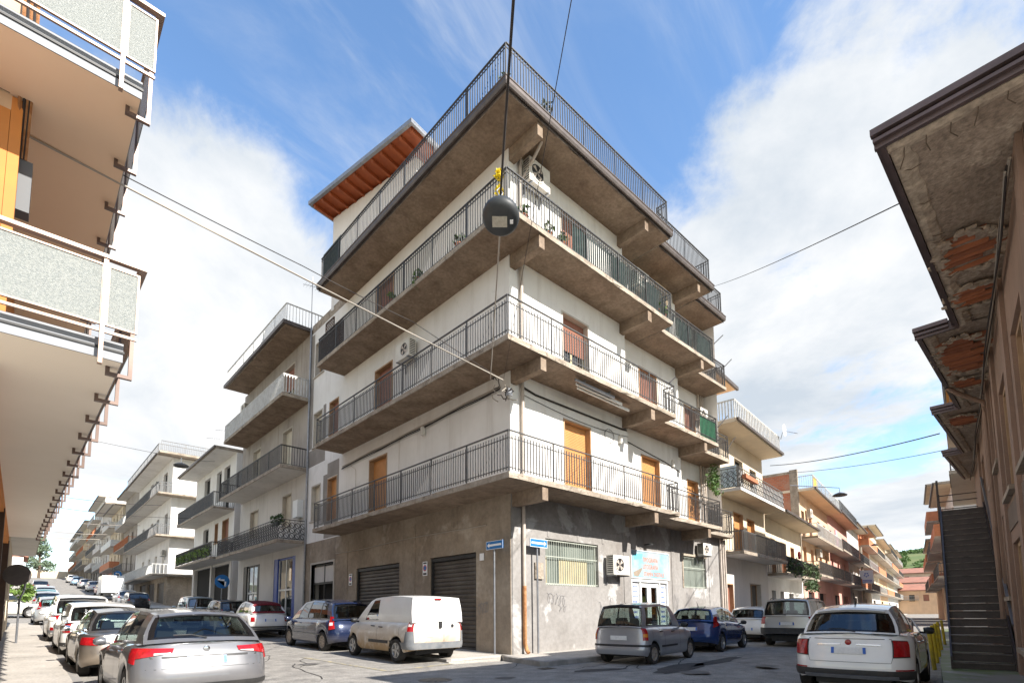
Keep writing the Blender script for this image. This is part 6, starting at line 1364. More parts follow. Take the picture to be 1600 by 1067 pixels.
# silver city car in front of the workshop
m_patos = paint('car_paint_silver_blue', (.36, .38, .42), .3, .55, .9, dirt=((.35, .32, .28), .5, .3))
c = Car('parked_car', 'small upright silver car parked in front of the workshop wall', 'car', (12.93, 8.22, 0), R(7), 3.5, 1.52, m_patos,
    dict(xw=(.58, 2.96), wr=.265, ra=.325, rc=.16, rf=.45, bul=.05, zb=[(0, .26), (.3, .20), (3.0, .20), (3.5, .24)], zt=[(0, .92), (.6, .94), (1.6, .93), (2.5, .90), (2.9, .84), (3.5, .62)], rear=[(0, .0), (.25, -.03), (.34, .02), (.6, .03), (1, .05)],
    cab=[(.06, .24), (.20, .32), (.30, .40), (1.12, 1.12), (1.2, 1.2), (1.95, 1.72), (2.45, 1.92)], win='bbgkgb', roof=[(.2, 1.47), (.7, 1.53), (1.4, 1.54), (1.9, 1.48)], rw=(.04, .93), rwside=0, rbul=.07, tumble=.21, glass=m_cglassl, spoiler=.05, spmat=m_black, wiper=(-.05, .18), seams=[(.42, .52, .9), (1.16, .24, .92), (2.15, .24, .9)], ws='cap', ww=.165, mirror=m_black))
c.both('tail_light', [(.655, .62), (.80, .62), (.80, .92), (.665, .92)], m_taill, off=.016); c.both('indicator', [(.67, .70), (.785, .70), (.785, .78), (.67, .78)], m_ambert, off=.02, depth=.006)
c.patch('bumper_strip', [(-1.15, .455), (1.15, .455), (1.15, .515), (-1.15, .515)], m_black, .022, 24, 2); c.plate(.62, w=.46, recess=False, blue=False); c.handle(.95, .82, m_black); c.handle(1.7, .81, m_black); c.both('side_moulding', [(1.6, .42), (2.6, .42), (2.6, .47), (1.6, .47)], m_black, off=.008, n=12, k=2); c.antenna(1.8, .25)
# dark blue hatch
m_pfie = paint('car_paint_deep_blue', (.012, .045, .17), .22, .35, 1.0)
c = Car('parked_car', 'deep blue hatchback parked ahead of the small silver car', 'car', (18.05, 8.95, 0), R(8), 3.95, 1.72, m_pfie,
    spec(xw=(.72, 3.21), wr=.30, ra=.365, rc=.36, rf=.6, zt=[(0, .98), (.6, 1.0), (1.6, .97), (2.6, .91), (3.1, .84), (3.6, .72), (3.95, .62)], cab=[(.12, .50), (.52, .76), (.74, .92), (1.62, 1.58), (1.7, 1.66), (2.5, 2.2), (3.02, 2.32)], win='bbgkgb', roof=[(.5, 1.39), (1.0, 1.45), (1.6, 1.47), (2.3, 1.40)], rw=(.1, .88), spoiler=.12, tumble=.31, glass=m_cglassl, seams=[(.9, .5, .95), (1.66, .24, .95), (2.76, .24, .9)], mirror=m_black))
c.both('tail_light', [(.74, .80), (1.02, .88), (.98, 1.16), (.86, 1.16)], m_taill, off=.03); c.plate(.70, w=.48); c.handle(1.3, .86); c.handle(2.2, .84); c.antenna(.9)
c = Car('parked_car', 'white small car parked between the blue hatchback and the silver off-roader', 'car', (24.6, 9.9, 0), R(8), 3.8, 1.65, m_pwhite, SMALL); c.both('tail_light', [(.66, .85), (.84, .82), (.82, 1.05), (.70, 1.05)], m_taill, off=.02); c.plate(.5, recess=False)
# silver off-roader driving away
m_psuv = paint('car_paint_champagne', (.48, .48, .47), .3, .5, .9, dirt=((.35, .32, .28), .8, .35))
c = Car('off_roader', 'large silver off-road car with black lower bumper in the street', 'off-road car', (22.75, 7.45, 0), R(6), 4.6, 1.86, m_psuv,
    dict(xw=(.95, 3.70), wr=.36, ra=.44, rc=.22, rf=.5, bul=.05, zb=[(0, .48), (.4, .40), (3.9, .38), (4.6, .44)], zt=[(0, 1.10), (.6, 1.12), (2.9, 1.08), (3.5, 1.04), (4.2, .95), (4.6, .8)], rear=[(0, .0), (.2, -.02), (.35, .02), (1, .05)],
    cab=[(.07, .26), (.22, .34), (.36, .46), (1.4, 1.42), (1.5, 1.5), (2.5, 2.4), (2.6, 2.48), (3.3, 2.85), (3.6, 2.95)], win='bbgkgkgb', roof=[(.2, 1.70), (.8, 1.75), (1.8, 1.77), (2.9, 1.70)], rw=(.06, .90), rbul=.06, tumble=.24, spoiler=.08, wiper=(0, .35), ww=.24, glass=m_cglass))
c.both('tail_light', [(.74, .84), (.94, .84), (.92, 1.16), (.78, 1.16)], m_taill, off=.02); c.patch('rear_bumper', [(-1.3, .48), (1.3, .48), (1.3, .70), (-1.3, .70)], m_bumpb, .035, 26, 4); c.plate(.80, w=.5); c.roofrails(.5, 2.6)
# white crossover, nearest on the right
m_pcro = paint('car_paint_pearl_white', (.78, .78, .76), .25, 0, 1.0)
c = Car('crossover', 'white crossover with squarish red lights nearest the camera on the right', 'car', (12.62, 2.93, -.148), R(5.5), 4.25, 1.80, m_pcro,
    spec(xw=(.82, 3.39), wr=.34, ra=.41, rc=.38, rf=.6, bul=.08, zb=[(0, .34), (.35, .27), (3.7, .26), (4.25, .28)], zt=[(0, 1.03), (.5, 1.06), (1.6, 1.05), (2.8, 1.02), (3.2, .98), (3.9, .86), (4.25, .70)], rear=[(0, .06), (.2, -.02), (.45, -.01), (.7, .04), (1, .12)],
    cab=[(.22, .58), (.56, .80), (.74, .92), (1.62, 1.62), (1.72, 1.7), (2.5, 2.25), (3.05, 2.4)], win='bbgkgb', roof=[(.55, 1.48), (1.0, 1.545), (1.7, 1.57), (2.4, 1.50)], rw=(.06, .84), rwside=1, rbul=.15, tumble=.34, cin=.10, spoiler=.10, wiper=(-.12, .28), seams=[(.92, .5, .98), (1.68, .3, .99), (2.8, .3, .95)], mirror=m_black, ww=.22, glass=m_cglass))
c.both('tail_light', [(.64, .70), (.90, .71), (.91, .95), (.66, .96)], m_taill, off=.026, depth=.03); c.both('tail_light_surround', [(.625, .685), (.915, .695), (.925, .965), (.645, .975)], m_bumpb, off=.012)
c.plate(.735, w=.52, recess=False); c.badge(0, .93, .05, m_taill); c.both('chrome_bar', [(.12, .885), (.48, .875), (.47, .90), (.12, .905)], m_chrome, off=.016); c.antenna(1.1, .22)
c.patch('bumper_lower', [(-1.25, .34), (1.25, .34), (1.25, .47), (-1.25, .47)], m_bumpb, .020, 26, 3); c.patch('skid_plate', [(-.72, .335), (.72, .335), (.70, .39), (-.70, .39)], m_galv, .032, 12, 2); c.both('reflector', [(.66, .475), (1.0, .475), (1.0, .497), (.66, .497)], m_taill, off=.012, k=2)
c.patch('tailgate_seam', [(-.60, .595), (.60, .595), (.60, .603), (-.60, .603)], m_bumpg, .002, 12, 1); c.both('tailgate_seam', [(.60, .60), (.607, .60), (.635, .70), (.628, .70)], m_bumpg, off=.002, n=1, k=4); c.handle(1.35, .9, m_chrome); c.handle(2.25, .88, m_chrome)
c.patch('rear_shelf_band', [(-.66, .985), (.66, .985), (.66, .995), (-.66, .995)], m_bumpb, .003, 10, 1)
# blue-windowed white car behind the barrier
c = Car('parked_car', 'white car with blue sky in its rear window behind the tubular barrier', 'car', (23.0, 5.3, rz(23, 5.3) - .01), R(8), 4.0, 1.7, m_pwhite, SMALL); c.both('tail_light', [(.66, .85), (.84, .82), (.82, 1.05), (.70, 1.05)], m_taill, off=.02); c.plate(.5)

# ------------------------------------------------------------------ cables, lamps, signs, plants and other small things
def cable(name, label, pts, r=.012, sag=0, mat=None, cat='cable', group='overhead cables', n=14):
    P = []
    for (a, b) in zip(pts, pts[1:]):
        a = Vector(a); b = Vector(b)
        for k in range(n):
            t = k / n; p = a.lerp(b, t); p.z -= sag * 4 * t * (1 - t); P.append(p)
    P.append(Vector(pts[-1])); m = M(); m.tube(P, r, 6)
    o = m.build(name, mat or m_cable, smooth=60); return tag(o, label, cat, group)
AN = (9.5, 10.42, 7.80)
cable('overhead_cable', 'thick dark cable slung from the left building to the corner block', [(-.38, 8.7, 7.47), AN], .015, .02, m_cablep)
cable('overhead_cable', 'thin upper wire running along the thick cable from the left building', [(-.36, 8.72, 7.62), (3.5, 9.4, 7.83), (6.2, 9.86, 7.98), AN], .008, .02)
cable('overhead_cable', 'cable holding the round hanging lamp, rising out of the picture', [(.2, -.3, 6.95), (2.79, 2.9, 6.60), (4.10, 4.53, 6.56)], .014, .0)
cable('overhead_cable', 'thin wire from the hanging lamp down to the corner block', [(4.13, 4.57, 6.2), (9.05, 10.46, 7.70)], .011, .02, m_cablep)
cable('overhead_cable', 'thin wire slanting up out of the picture right of the lamp', [AN, (3.5, 2.84, 7.16), (.9, -.6, 6.9)], .005, .0)
cable('overhead_cable', 'thin wire from the roof terrace to the stepped eaves on the right', [(24.6, 11.15, 17.6), (8.51, 1.22, 6.9)], .009, .1)
cable('overhead_cable', 'sagging black cable from the cream house to the far eaves on the right', [(31.0, 11.3, 9.6), (20.5, 2.44, 6.75)], .018, .18)
for i, (y, z, lab) in enumerate(((45, 8.2, 'cable crossing the left street over the low white house'), (58, 11.2, 'cable crossing the left street before the tall cream house'), (70, 10.8, 'pale cable crossing the left street beyond the tall cream house'), (84, 11.4, 'second pale cable crossing the left street up the hill'), (100, 12.5, 'third pale cable crossing the left street up the hill'))):
    cable('overhead_cable', lab, [(-.2, y - 2, z), (9.2, y, z + .4)], .016 + i*.004, .25, m_cablep if i > 1 else m_cable)
cable('overhead_cable', 'thin wires with beads high over the right street', [(40, 13.4, 11.2), (33, 3.0, 9.2)], .016, .2)
# hanging street lamp
lp = thing('hanging_lamp', 'round black street lamp hanging over the junction in front of the corner block', 'street lamp', (4.13, 4.56, 6.30))
tl = Matrix.Rotation(R(-20), 4, Vector((1, -1, 0)))
q = M(); q.lathe([(.001, -.10), (.12, -.10), (.19, -.085), (.228, -.04), (.235, .0), (.225, .05), (.18, .10), (.09, .135), (.001, .14)], 28); q.v = [tl @ v for v in q.v]; lb_ = q.build('housing', surf('lamp_dark_grey', (.03, .034, .036), (.045, .048, .05), 4, .5, obj=True), lp, local=True, smooth=50)
q = M(); q.box(-.105, .08, -.065, .065, -.112, -.1005); rz_ = Matrix.Rotation(R(-43), 4, 'Z'); q.v = [tl @ rz_ @ v for v in q.v]; q.build('lamp_glass', surf('lamp_lens', (.46, .43, .36), (.36, .33, .27), 30, .3, obj=True), lb_, local=True)
q = M(); q.box(.115, .155, -.025, .025, -.108, -.1005); q.v = [tl @ rz_ @ v for v in q.v]; q.build('sensor', m_signw, lb_, local=True)
q = M(); q.tube([(0, 0, .13), (0, 0, .26)], .018, 8); q.tube([(-.02, 0, .26), (-.05, .02, .33), (0, .02, .40), (.03, 0, .33), (0, 0, .27)], .009, 5); q.build('hanger', m_galv, lp, local=True)
# lamps farther off
def far_lamp(label, p, arm):
    t = thing('street_lamp', label, 'street lamp', p, 0, 'distant street lamps'); q = M(); q.lathe([(.001, -.02), (.42, -.06), (.45, 0), (.3, .1), (.08, .18), (.001, .2)], 14); q.build('shade', m_black, t, local=True, smooth=40); q = M(); q.tube([(0, 0, .18), (0, 0, .5)] + ([arm] if arm else []), .03, 6); q.build('arm', m_galv, t, local=True)
far_lamp('green-black dish lamp hanging over the left street before the tall cream house', (7.2, 39.4, 11.1), None)
cable('overhead_cable', 'cable carrying the dish lamp over the left street', [(-.2, 38.5, 11.7), (7.2, 39.4, 11.6), (9.2, 39.6, 11.8)], .012, .05)
far_lamp('dish lamp hanging farther up the left street', (6.5, 74.7, 11.6), None); far_lamp('dish lamp hanging beside the far houses of the left street', (5.4, 92, 12.6), None)
far_lamp('dish lamp on an arm over the right street', (40.3, 10.3, 9.1), (-1.5, 2.6, .9)); far_lamp('small dish lamp on a pole at the end of the right street', (86, 18.2, 10.2), (0, 2, .6))
q = M(); q.tube([(80.5, 18.6, 0), (80.5, 18.6, 9.5)], .14, 8); tag(q.build('utility_pole', m_slab), 'tall pale utility pole standing before the far houses of the right street', 'utility pole')
# tangle of insulators and joints under the balcony corner
jt = thing('cable_junction', 'tangle of cable joints and clamps under the second balcony at the corner', 'cable junction', (9.6, 10.5, 7.7))
for k in range(9):
    q = M(); p = Vector((9.5 + random.uniform(-.1, .6), 10.45 + random.uniform(-.1, .55), 7.78 + random.uniform(-.15, .15))); pts = [p]
    for _ in range(5): p = p + Vector((random.uniform(-.05, .2), random.uniform(-.05, .2), random.uniform(-.12, .12))); pts.append(p)
    q.tube(pts, .018, 5); q.build('joint', m_cable if k % 3 else m_cablep, jt)
M().box(9.95, 10.1, 10.7, 10.82, 7.62, 7.8).build('clamp_box', m_galv, jt)
# cables and conduits fixed to the corner block
fx = thing('facade_cables', 'bundle of cables clipped along the corner block under the second balcony', 'cables', (10.38, 15, 8))
for k, (dz, r) in enumerate(((0, .028), (-.07, .018), (-.12, .014))):
    q = M(); q.tube([(10.36 - .02*k, 22.3 - t*.9, 8.0 + .02*t + dz - .02*math.sin(t*1.7 + k)) for t in range(13)], r, 6); q.build('cable', m_cable if k else m_cablep, fx)
q = M(); q.tube([(10.36 + t*.55, 11.08, 8.14 + dz_) for t, dz_ in ((.9, .1), (2, 0), (4, 0), (7, 0), (10.4, 0), (11, .02))], .03, 6); q.build('conduit', m_cable, fx)
q = M(); q.tube([(10.9 + t*.7, 11.09, 8.0 - .18*math.sin(t/9*math.pi)) for t in range(9)], .009, 5); q.build('cable', m_cable, fx)
q = M(); q.tube([(16.6, 11.6, 8.1), (18, 11.6, 7.95), (20, 11.6, 7.75), (21.2, 11.6, 7.55), (23, 12.38, 7.3), (25, 12.38, 7.0)], .016, 5); q.build('cable', m_cable, fx)
q = M(); q.tube([(15.3 + .28*math.sin(a), 11.08, 7.95 - .25*(1-math.cos(a))) for a in [k*.5 for k in range(13)]], .010, 5); q.build('cable_loop', m_cable, fx)
q = M(); q.tube([(10.37, 22.8 - t*1.06, 4.06 - .03*math.sin(t*.8)) for t in range(11)], .017, 6); q.build('cable', m_cablep, fx)
q = M(); q.tube([(10.37, 21.7, 8.0), (10.37, 21.0, 7.6), (10.37, 20.9, 5.2)], .009, 5); q.build('cable', m_pipe, fx); q = M(); q.tube([(10.37, 17.4, 8.2), (10.37, 17.4, 6.2)], .008, 5); q.build('cable', m_pipe, fx)
for p, lab in (((15.95, 11.0, 7.55), 'small white junction box left of the step in the first floor wall'), ((20.6, 11.52, 7.65), 'small white junction box between the second and third orange shutters'), ((10.30, 15.6, 7.75), 'small vent box on the first floor wall of the garage side')):
    q = M(); q.box(p[0] - .07, p[0] + .07, p[1], p[1] + .11, p[2], p[2] + .3); q.box(p[0] - .05, p[0] + .05, p[1] - .02, p[1] - .001, p[2] + .04, p[2] + .26); tag(q.build('junction_box', m_acw), lab, 'junction box')
# drainpipes
def pipe(name, pts, r, mat): 
    q = M(); q.tube(pts, r, 10); return q.build(name, mat, mb, smooth=50)
pipe('drainpipe', [(10.84, 11.03, 15.9), (10.84, 11.03, 2.05)], .055, m_pipe); pipe('drainpipe_foot', [(10.84, 11.03, 2.12), (10.84, 11.03, .45), (10.86, 10.98, .25), (10.86, 10.9, .16)], .062, m_rust)
pipe('drainpipe', [(11.08, 9.9, 16.35), (10.98, 10.85, 15.3), (10.86, 11.02, 15.0)], .05, m_pipe)
for x_, y_ in ((24.75, 11.55), (25.0, 11.55), (25.22, 11.55)): pipe('drainpipe', [(x_, y_, .1), (x_, y_, 4.8)], .05, m_pipe)
for x_ in (24.7, 24.95, 25.15): pipe('drainpipe', [(x_, 12.34, 5.1), (x_, 12.34, 15.8)], .05, m_pipe)
pipe('drainpipe', [(10.33, 26.28, .3), (10.33, 26.28, 16.3)], .05, m_galv)
# air conditioners
ac_unit(FR, 4.45, 2.62, 'white air conditioner on the ground floor wall left of the workshop sign', w=.95, h=.68)
ac_unit(FR2, 12.0, 3.85, 'small air conditioner above the second barred window by the pipes', w=.75, h=.55)
ac_unit(FL, 5.05, 10.9, 'white air conditioner on the second floor wall of the garage side', w=.95, h=.68)
ac_unit(FR, .55, 14.95, 'weathered air conditioner under the roof terrace at the corner', w=.95, h=.8)
ac_unit(FR2, 7.35, 14.75, 'white air conditioner on the third floor beside the lattice panel', w=.85, h=.7)
ac_unit(FR3, 13.9, 10.9, 'air conditioner on the far end of the second floor by the green netting', w=.75, h=.6)
T = RS(33.6, 12.85, 7.2); ac_unit(T, .3, 5.0, 'air conditioner on the low shaded house next to the cream house', w=.85, h=.65)
T = RS(44.2, 14.2, 7.5); ac_unit(T, 2.6, 8.9, 'air conditioner high on the peach house', w=.9, h=.7); ac_unit(T, 6.0, 5.9, 'air conditioner on the middle floor of the peach house', w=.9, h=.7)
T = LS(60.5); ac_unit(T, 6.6, 15.2, 'air conditioner on the top floor of the tall cream house'); ac_unit(T, 1.0, 7.2, 'air conditioner near the corner of the tall cream house')
# folded drying rack under the second balcony
t = thing('drying_rack', 'folded white clothes rack hung under the second balcony', 'drying rack', (13.6, 10.2, 8.5))
for k, dy in enumerate((0, .12, .24)):
    q = M(); q.box(12.15 + k*.2, 14.2 + k*.6, 10.02 + dy, 10.06 + dy, 8.46 - k*.03, 8.54 - k*.03); q.build('rail', m_alu if k else m_galv, t)
for x_ in (12.6, 13.9): M().box(x_, x_ + .03, 10.0, 10.35, 8.55, 8.61).build('bracket', m_galv, t)
# lattice panels and netting on the balconies
def lattice(name, label, T, s0, s1, z0, z1, d, mat, gap=.14):
    t = thing(name, label, 'lattice panel', T((s0+s1)/2, d, z0)); q = M(T); n = int((s1 - s0 + z1 - z0) / gap)
    for sg in (1, -1):
        for i in range(n + 1):
            k = i * gap; a0 = max(s0, s0 + k - (z1 - z0)); a1 = min(s1, s0 + k)
            if a1 - a0 < .02: continue
            za, zb_ = z0 + (k - (a0 - s0)), z0 + (k - (a1 - s0))
            if sg < 0: za, zb_ = z0 + z1 - za, z0 + z1 - zb_
            q.bar((a0, d + sg*.008, za), (a1, d + sg*.008, zb_), .008, .028) if False else q.bar((a0, d + sg*.008, za), (a1, d + sg*.008, zb_), .024, .012)
    q.build('laths', mat, t, kind='stuff'); f = M(T)
    for a in ((s0 - .02, s0 + .03, z0, z1), (s1 - .03, s1 + .02, z0, z1)): f.box(a[0], a[1], d - .02, d + .02, a[2], a[3])
    f.box(s0 + .03, s1 - .03, d - .02, d + .02, z1 - .03, z1 + .02); f.build('frame', mat, t)
m_wood = surf('pale_wood', (.55, .42, .26), (.47, .35, .21), 6, .7); m_woodd = surf('dark_wood', (.10, .055, .035), (.07, .04, .028), 6, .7)
lattice('lattice_panel', 'pale wooden lattice panel on the third balcony of the shop side', FR2, 8.95, 9.85, 13.2, 15.6, .25, m_wood)
lattice('lattice_panel', 'dark lattice screen tied to the far end of the third balcony railing', FL, 8.9, 11.2, 12.55, 13.6, XW - XB - .1, m_woodd, .11)
lattice('lattice_panel', 'brown lattice panel at the far end of the third floor', FL, 11.4, 12.3, 13.5, 15.1, .5, m_woodd, .16)
m_net = surf('green_netting', (.03, .22, .10), (.05, .30, .14), 8, .7)
q = M(); q.box(20.9, 22.3, 10.385, 10.395, 8.85, 9.75); tag(q.build('netting', m_net), 'green netting tied inside the second balcony railing', 'netting')
m_cloth2 = surf('dark_green_cloth', (.03, .055, .05), (.05, .08, .07), 6, .9)
q = M()
for k in range(50): q.box(12.0 + k*.11, 12.072 + k*.11, 9.875, 9.885, 12.56, 13.5 - .03*(k % 3))
tag(q.build('balcony_screening', m_cloth2), 'dark slatted screening tied inside the third balcony railing of the shop side', 'screening')
q = M()
for k in range(39): q.box(18.0 + k*.11, 18.078 + k*.11, 10.395, 10.405, 12.56, 13.55 - .03*(k % 4))
tag(q.build('balcony_screening', m_cloth2), 'dark slatted screening tied inside the farther third balcony railing', 'screening')
q = M(); q.box(9.17, 9.18, 20.4, 22.2, 16.5, 17.6); tag(q.build('balcony_cloth', m_cloth2), 'dark screen at the far end of the roof terrace railing', 'cloth')
for p, r_, lab in (((22.6, 10.4, 13.55), (1.2, .1, .9), 'dark pole jutting from the third balcony'), ((25.2, 11.2, 13.5), (1.3, .1, .95), 'dark pole jutting from the far end of the third balcony'), ((17.4, 9.8, 9.9), (.5, 0, .4), 'short dark rod on the second balcony railing'), ((22.6, 10.4, 9.6), (1.3, .1, .9), 'dark pole jutting from the second balcony'), ((25.2, 11.2, 9.3), (1.3, .1, .95), 'dark pole jutting from the far end of the second balcony')):
    q = M(); q.tube([p, tuple(a + b for a, b in zip(p, r_))], .022, 6); tag(q.build('pole', m_cable), lab, 'pole', 'poles jutting from the balconies')
# plants
m_pot = surf('terracotta_pot', (.42, .16, .08), (.35, .13, .07), 5, .85, obj=True)
def potted(label, p, h=.35, r=.22, n=70, mat=None, potm=None, trail=False):
    t = thing('potted_plant', label, 'potted plant', p, 0, 'potted plants on the balconies'); q = M(); q.lathe([(.001, 0), (.085, 0), (.12, .16), (.135, .17), (.135, .2), (.1, .2), (.001, .18)], 12); q.build('pot', potm or m_pot, t, local=True, smooth=30)
    f = M(); f.leaves((0, 0, .2 + h*.5), (r, r, h*.6), n, .075, .8)
    if trail: f.leaves((-.12, -.05, .0), (.15, .12, .3), n // 2, .06, .8)
    for _ in range(6): a = random.uniform(0, 6.3); f.tube([(0, 0, .15), (math.cos(a)*r*.6, math.sin(a)*r*.6, .2 + h*.8)], .008, 4)
    f.build('foliage', mat or m_leaf, t, local=True)
for i, (x_, y_, z_, lab) in enumerate(((9.32, 10.25, 12.52, 'bushy plant at the corner of the third balcony behind the lamp'), (9.95, 10.02, 12.52, 'plant just right of the third balcony corner'), (11.0, 10.02, 12.52, 'red-flowered plant on the third balcony left of the dark screening'), (11.65, 10.02, 12.52, 'round green plant against the dark screening of the third balcony'), (9.3, 12.2, 12.52, 'spiky plant on the third balcony of the garage side'), (9.3, 14.5, 12.52, 'trailing plant on the third balcony of the garage side'), (9.3, 16.2, 12.52, 'small plant halfway along the third balcony of the garage side'), (17.0, 10.0, 12.52, 'plant in a red pot before the wooden lattice'), (17.5, 10.0, 12.52, 'leafy plant at the end of the third balcony first section'), (11.0, 10.05, 16.42, 'spiky plant on the roof terrace'), (9.4, 10.2, 16.42, 'low weeds at the roof terrace corner'))):
    potted(lab, (x_, y_, z_), .3 if i != 9 else .5, .2, 60, m_leafd if i in (4, 9) else m_leaf if i % 2 else m_leafy, trail=i == 5)
for i, (p, lab) in enumerate((((9.08, 10.1, 13.52), 'upper yellow pinwheel flower on the balcony corner above the lamp'), ((9.1, 10.1, 13.02), 'lower yellow pinwheel flower on the balcony corner above the lamp'))):
    t = thing('pinwheel', lab, 'ornament', p, 0, 'yellow pinwheel flowers'); f = M(); f.leaves((0, 0, 0), (.12, .12, .19), 130, .06, 1); f.build('petals', m_yflower, t, local=True); q = M(); q.tube([(0, 0, -.6), (0, 0, .15)], .008, 5); q.build('stick', m_leafd, t, local=True)
iv = M()
for _ in range(14): iv.leaves((24.6 + random.uniform(-.3, .3), 11.6 + random.uniform(-.2, .2), 7.9 + random.uniform(-.8, .7)), (.25, .2, .35), 40, .08, 1)
tag(iv.build('ivy', m_leaf), 'green ivy hanging at the far end of the first floor balcony', 'ivy')
T = LS(26.36); pl = M(T)
for s_ in (.5, .9, 1.4): pl.leaves((s_, 1.1, 6.1), (.3, .2, .3), 50, .1, 1)
tag(pl.build('balcony_plants', m_leafd), 'green plants in the corner of the black ironwork balcony', 'plants')
T = RS(33.6, 12.85, 7.2); fl_ = M(T)
for i in range(16): s_ = .6 + i*.62; fl_.leaves((s_, 1.15, 4.0 + .35*math.sin(i*1.9)), (.35, .25, .4), 42, .12, 1)
for i in range(7): fl_.leaves((6.4 + i*.5, 1.1, 3.1), (.4, .3, .5), 50, .13, 1)
tag(fl_.build('flower_boxes', m_leafd), 'dense flowers and greenery hanging over the balcony of the low shaded house', 'flower boxes')
q = M(T); q.lathe([(.001, -.05), (.25, -.05), (.25, .05), (.001, .05)], 12, (3.4, 1.25, 4.9), 'y'); tag(q.build('red_lantern', m_red), 'round red ornament on the flower balcony', 'ornament')
T = RS(25.5, 12.0, 5.3); q = M(T); q.box(.3, 2.2, 1.22, 1.42, 7.9, 8.1); tag(q.build('planter', m_pot), 'long terracotta planter on the middle balcony of the cream house', 'planter')
q = M(T); q.box(.15, .16, .2, 1.0, 7.5, 8.6); tag(q.build('laundry', surf('pale_blue_laundry', (.55, .66, .72), (.45, .52, .6), 5, .9)), 'pale blue laundry on the middle balcony of the cream house', 'laundry')
ds = thing('satellite_dish', 'white satellite dish at the terrace corner of the cream house', 'satellite dish', T(7.9, 1.2, 11.9)); q = M(T); q.lathe([(.001, 0), (.2, .02), (.38, .09), (.36, .1), (.001, .02)], 16, (8.0, 1.35, 12.3), 'y'); q.build('dish', m_signw, ds, smooth=50); q = M(T); q.tube([(8.0, 1.2, 11.8), (8.0, 1.35, 12.3), (8.2, 2.1, 12.0)], .02, 5); q.build('arm', m_galv, ds)
T = RS(44.2, 14.2, 7.5); q = M(T); q.box(.6, 2.0, 1.02, 1.04, 10.9, 11.8); tag(q.build('cloth', surf('yellow_cloth', (.80, .55, .02), None, 1, .9)), 'yellow cloth hanging on the terrace railing of the peach house', 'cloth')
q = M(T); q.box(9.8, 10.8, 1.05, 1.12, 7.1, 8.6); tag(q.build('laundry', surf('pink_laundry', (.62, .35, .40), None, 1, .9)), 'pink cloth hanging on the peach house balcony', 'laundry')
# illuminated-type shop sign with a swirl down the right street
lg = thing('logo_sign', 'white shop sign with dark blue swirl logo down the right street', 'shop sign', (73, 16.4, 4.4)); TG = frame((72.9, 17.15, 4.4), u=(.05, -.999), n=(-.999, -.05))
M(TG).box(0, 1.35, -.1, 0, 0, 1.55).build('panel', m_signw, lg); q = M(TG)
for k in range(5):
    a = k*2*math.pi/5; c_ = (.68 + .20*math.cos(a), 1.0 + .20*math.sin(a)); q.add([(c_[0] + .24*math.cos(a + 1.2 + b)*f_ , .006, c_[1] + .24*math.sin(a + 1.2 + b)*f_) for b, f_ in ((0, .2), (.5, 1), (1.1, 1.1), (1.5, .7), (.9, .6))], [(0, 1, 2, 3, 4)])
q.build('swirl', m_blueink, lg); q = M(TG)
for r_ in range(2):
    x_ = .15
    while x_ < 1.15: q.quad((x_, .006, .30 - r_*.17), (x_ + .09, .006, .30 - r_*.17), (x_ + .09, .006, .42 - r_*.17), (x_, .006, .42 - r_*.17)); x_ += .12
q.build('print', m_blueink, lg)
# traffic signs
def oneway(label, T, s0, z0, pole_s, flip, d):
    t = thing('one_way_sign', label, 'road sign', T(pole_s, d, .1)); w, h = .74, .25
    M(T).tube([(pole_s, d - .05, .05), (pole_s, d - .05, z0 + h)], .03, 10).build('pole', m_galv, t, smooth=50)
    b = M(T); b.box(s0, s0 + w, d, d + .02, z0, z0 + h); bo = b.build('plate', m_blue, t)
    b = M(T); e = .012
    for a in ((s0, s0 + w, z0, z0 + e), (s0, s0 + w, z0 + h - e, z0 + h), (s0, s0 + e, z0 + e, z0 + h - e), (s0 + w - e, s0 + w, z0 + e, z0 + h - e)): b.box(a[0], a[1], d + .0205, d + .0235, a[2], a[3])
    b.build('border', m_signw, bo)
    pts = [(.07, .5), (.20, .80), (.20, .62), (.92, .62), (.92, .38), (.20, .38), (.20, .20)]
    if flip: pts = [(1 - a, c_) for a, c_ in pts]
    b = M(T); b.add([(s0 + a*w, d + .023, z0 + c_*h) for a, c_ in pts], [tuple(range(7))]); b.build('arrow', m_signw, bo)
oneway('blue one-way sign pointing left at the corner of the garage side', FL, .05, 3.20, .50, True, .27)
oneway('blue one-way sign pointing right beside the rusty drainpipe', FR, .52, 3.28, .88, True, .25)
def nopark(label, s_, z0):
    t = thing('garage_sign', label, 'garage sign', FL(s_, .01, z0), 0, 'keep clear plates'); M(FL).box(s_ - .14, s_ + .14, .025, .035, z0, z0 + .5).build('plate', m_signw, t)
    q = M(FL); q.grid([[(s_ + math.cos(a)*r_, .037, z0 + .27 + math.sin(a)*r_) for a in [k*math.pi/10 for k in range(21)]] for r_ in (.11, .08)]); q.build('ring', m_red, t); q = M(FL); q.add([(s_ + math.cos(a)*.08, .0365, z0 + .27 + math.sin(a)*.08) for a in [k*math.pi/10 for k in range(20)]], [tuple(range(20))]); q.build('disc', m_blue, t)
    q = M(FL); q.box(s_ - .1, s_ + .1, .0355, .037, z0 + .42, z0 + .47); q.box(s_ - .1, s_ + .1, .0355, .037, z0 + .03, z0 + .10); q.build('print', m_black, t)
nopark('white keep-clear plate between the two garage shutters', 4.43, 2.65); nopark('white keep-clear plate left of the far garage shutter', 10.15, 2.55)
q = M(FL); q.box(1.2, 1.4, .025, .04, 2.95, 3.17); tag(q.build('number_plate', m_signw), 'small white number plate right of the near garage shutter', 'number plate')
q = M(FR); q.box(.95, 1.3, .0, .06, 2.35, 2.85); tag(q.build('meter_cover', m_slab), 'pale square cover on the wall between drainpipe and sign pole', 'meter cover')
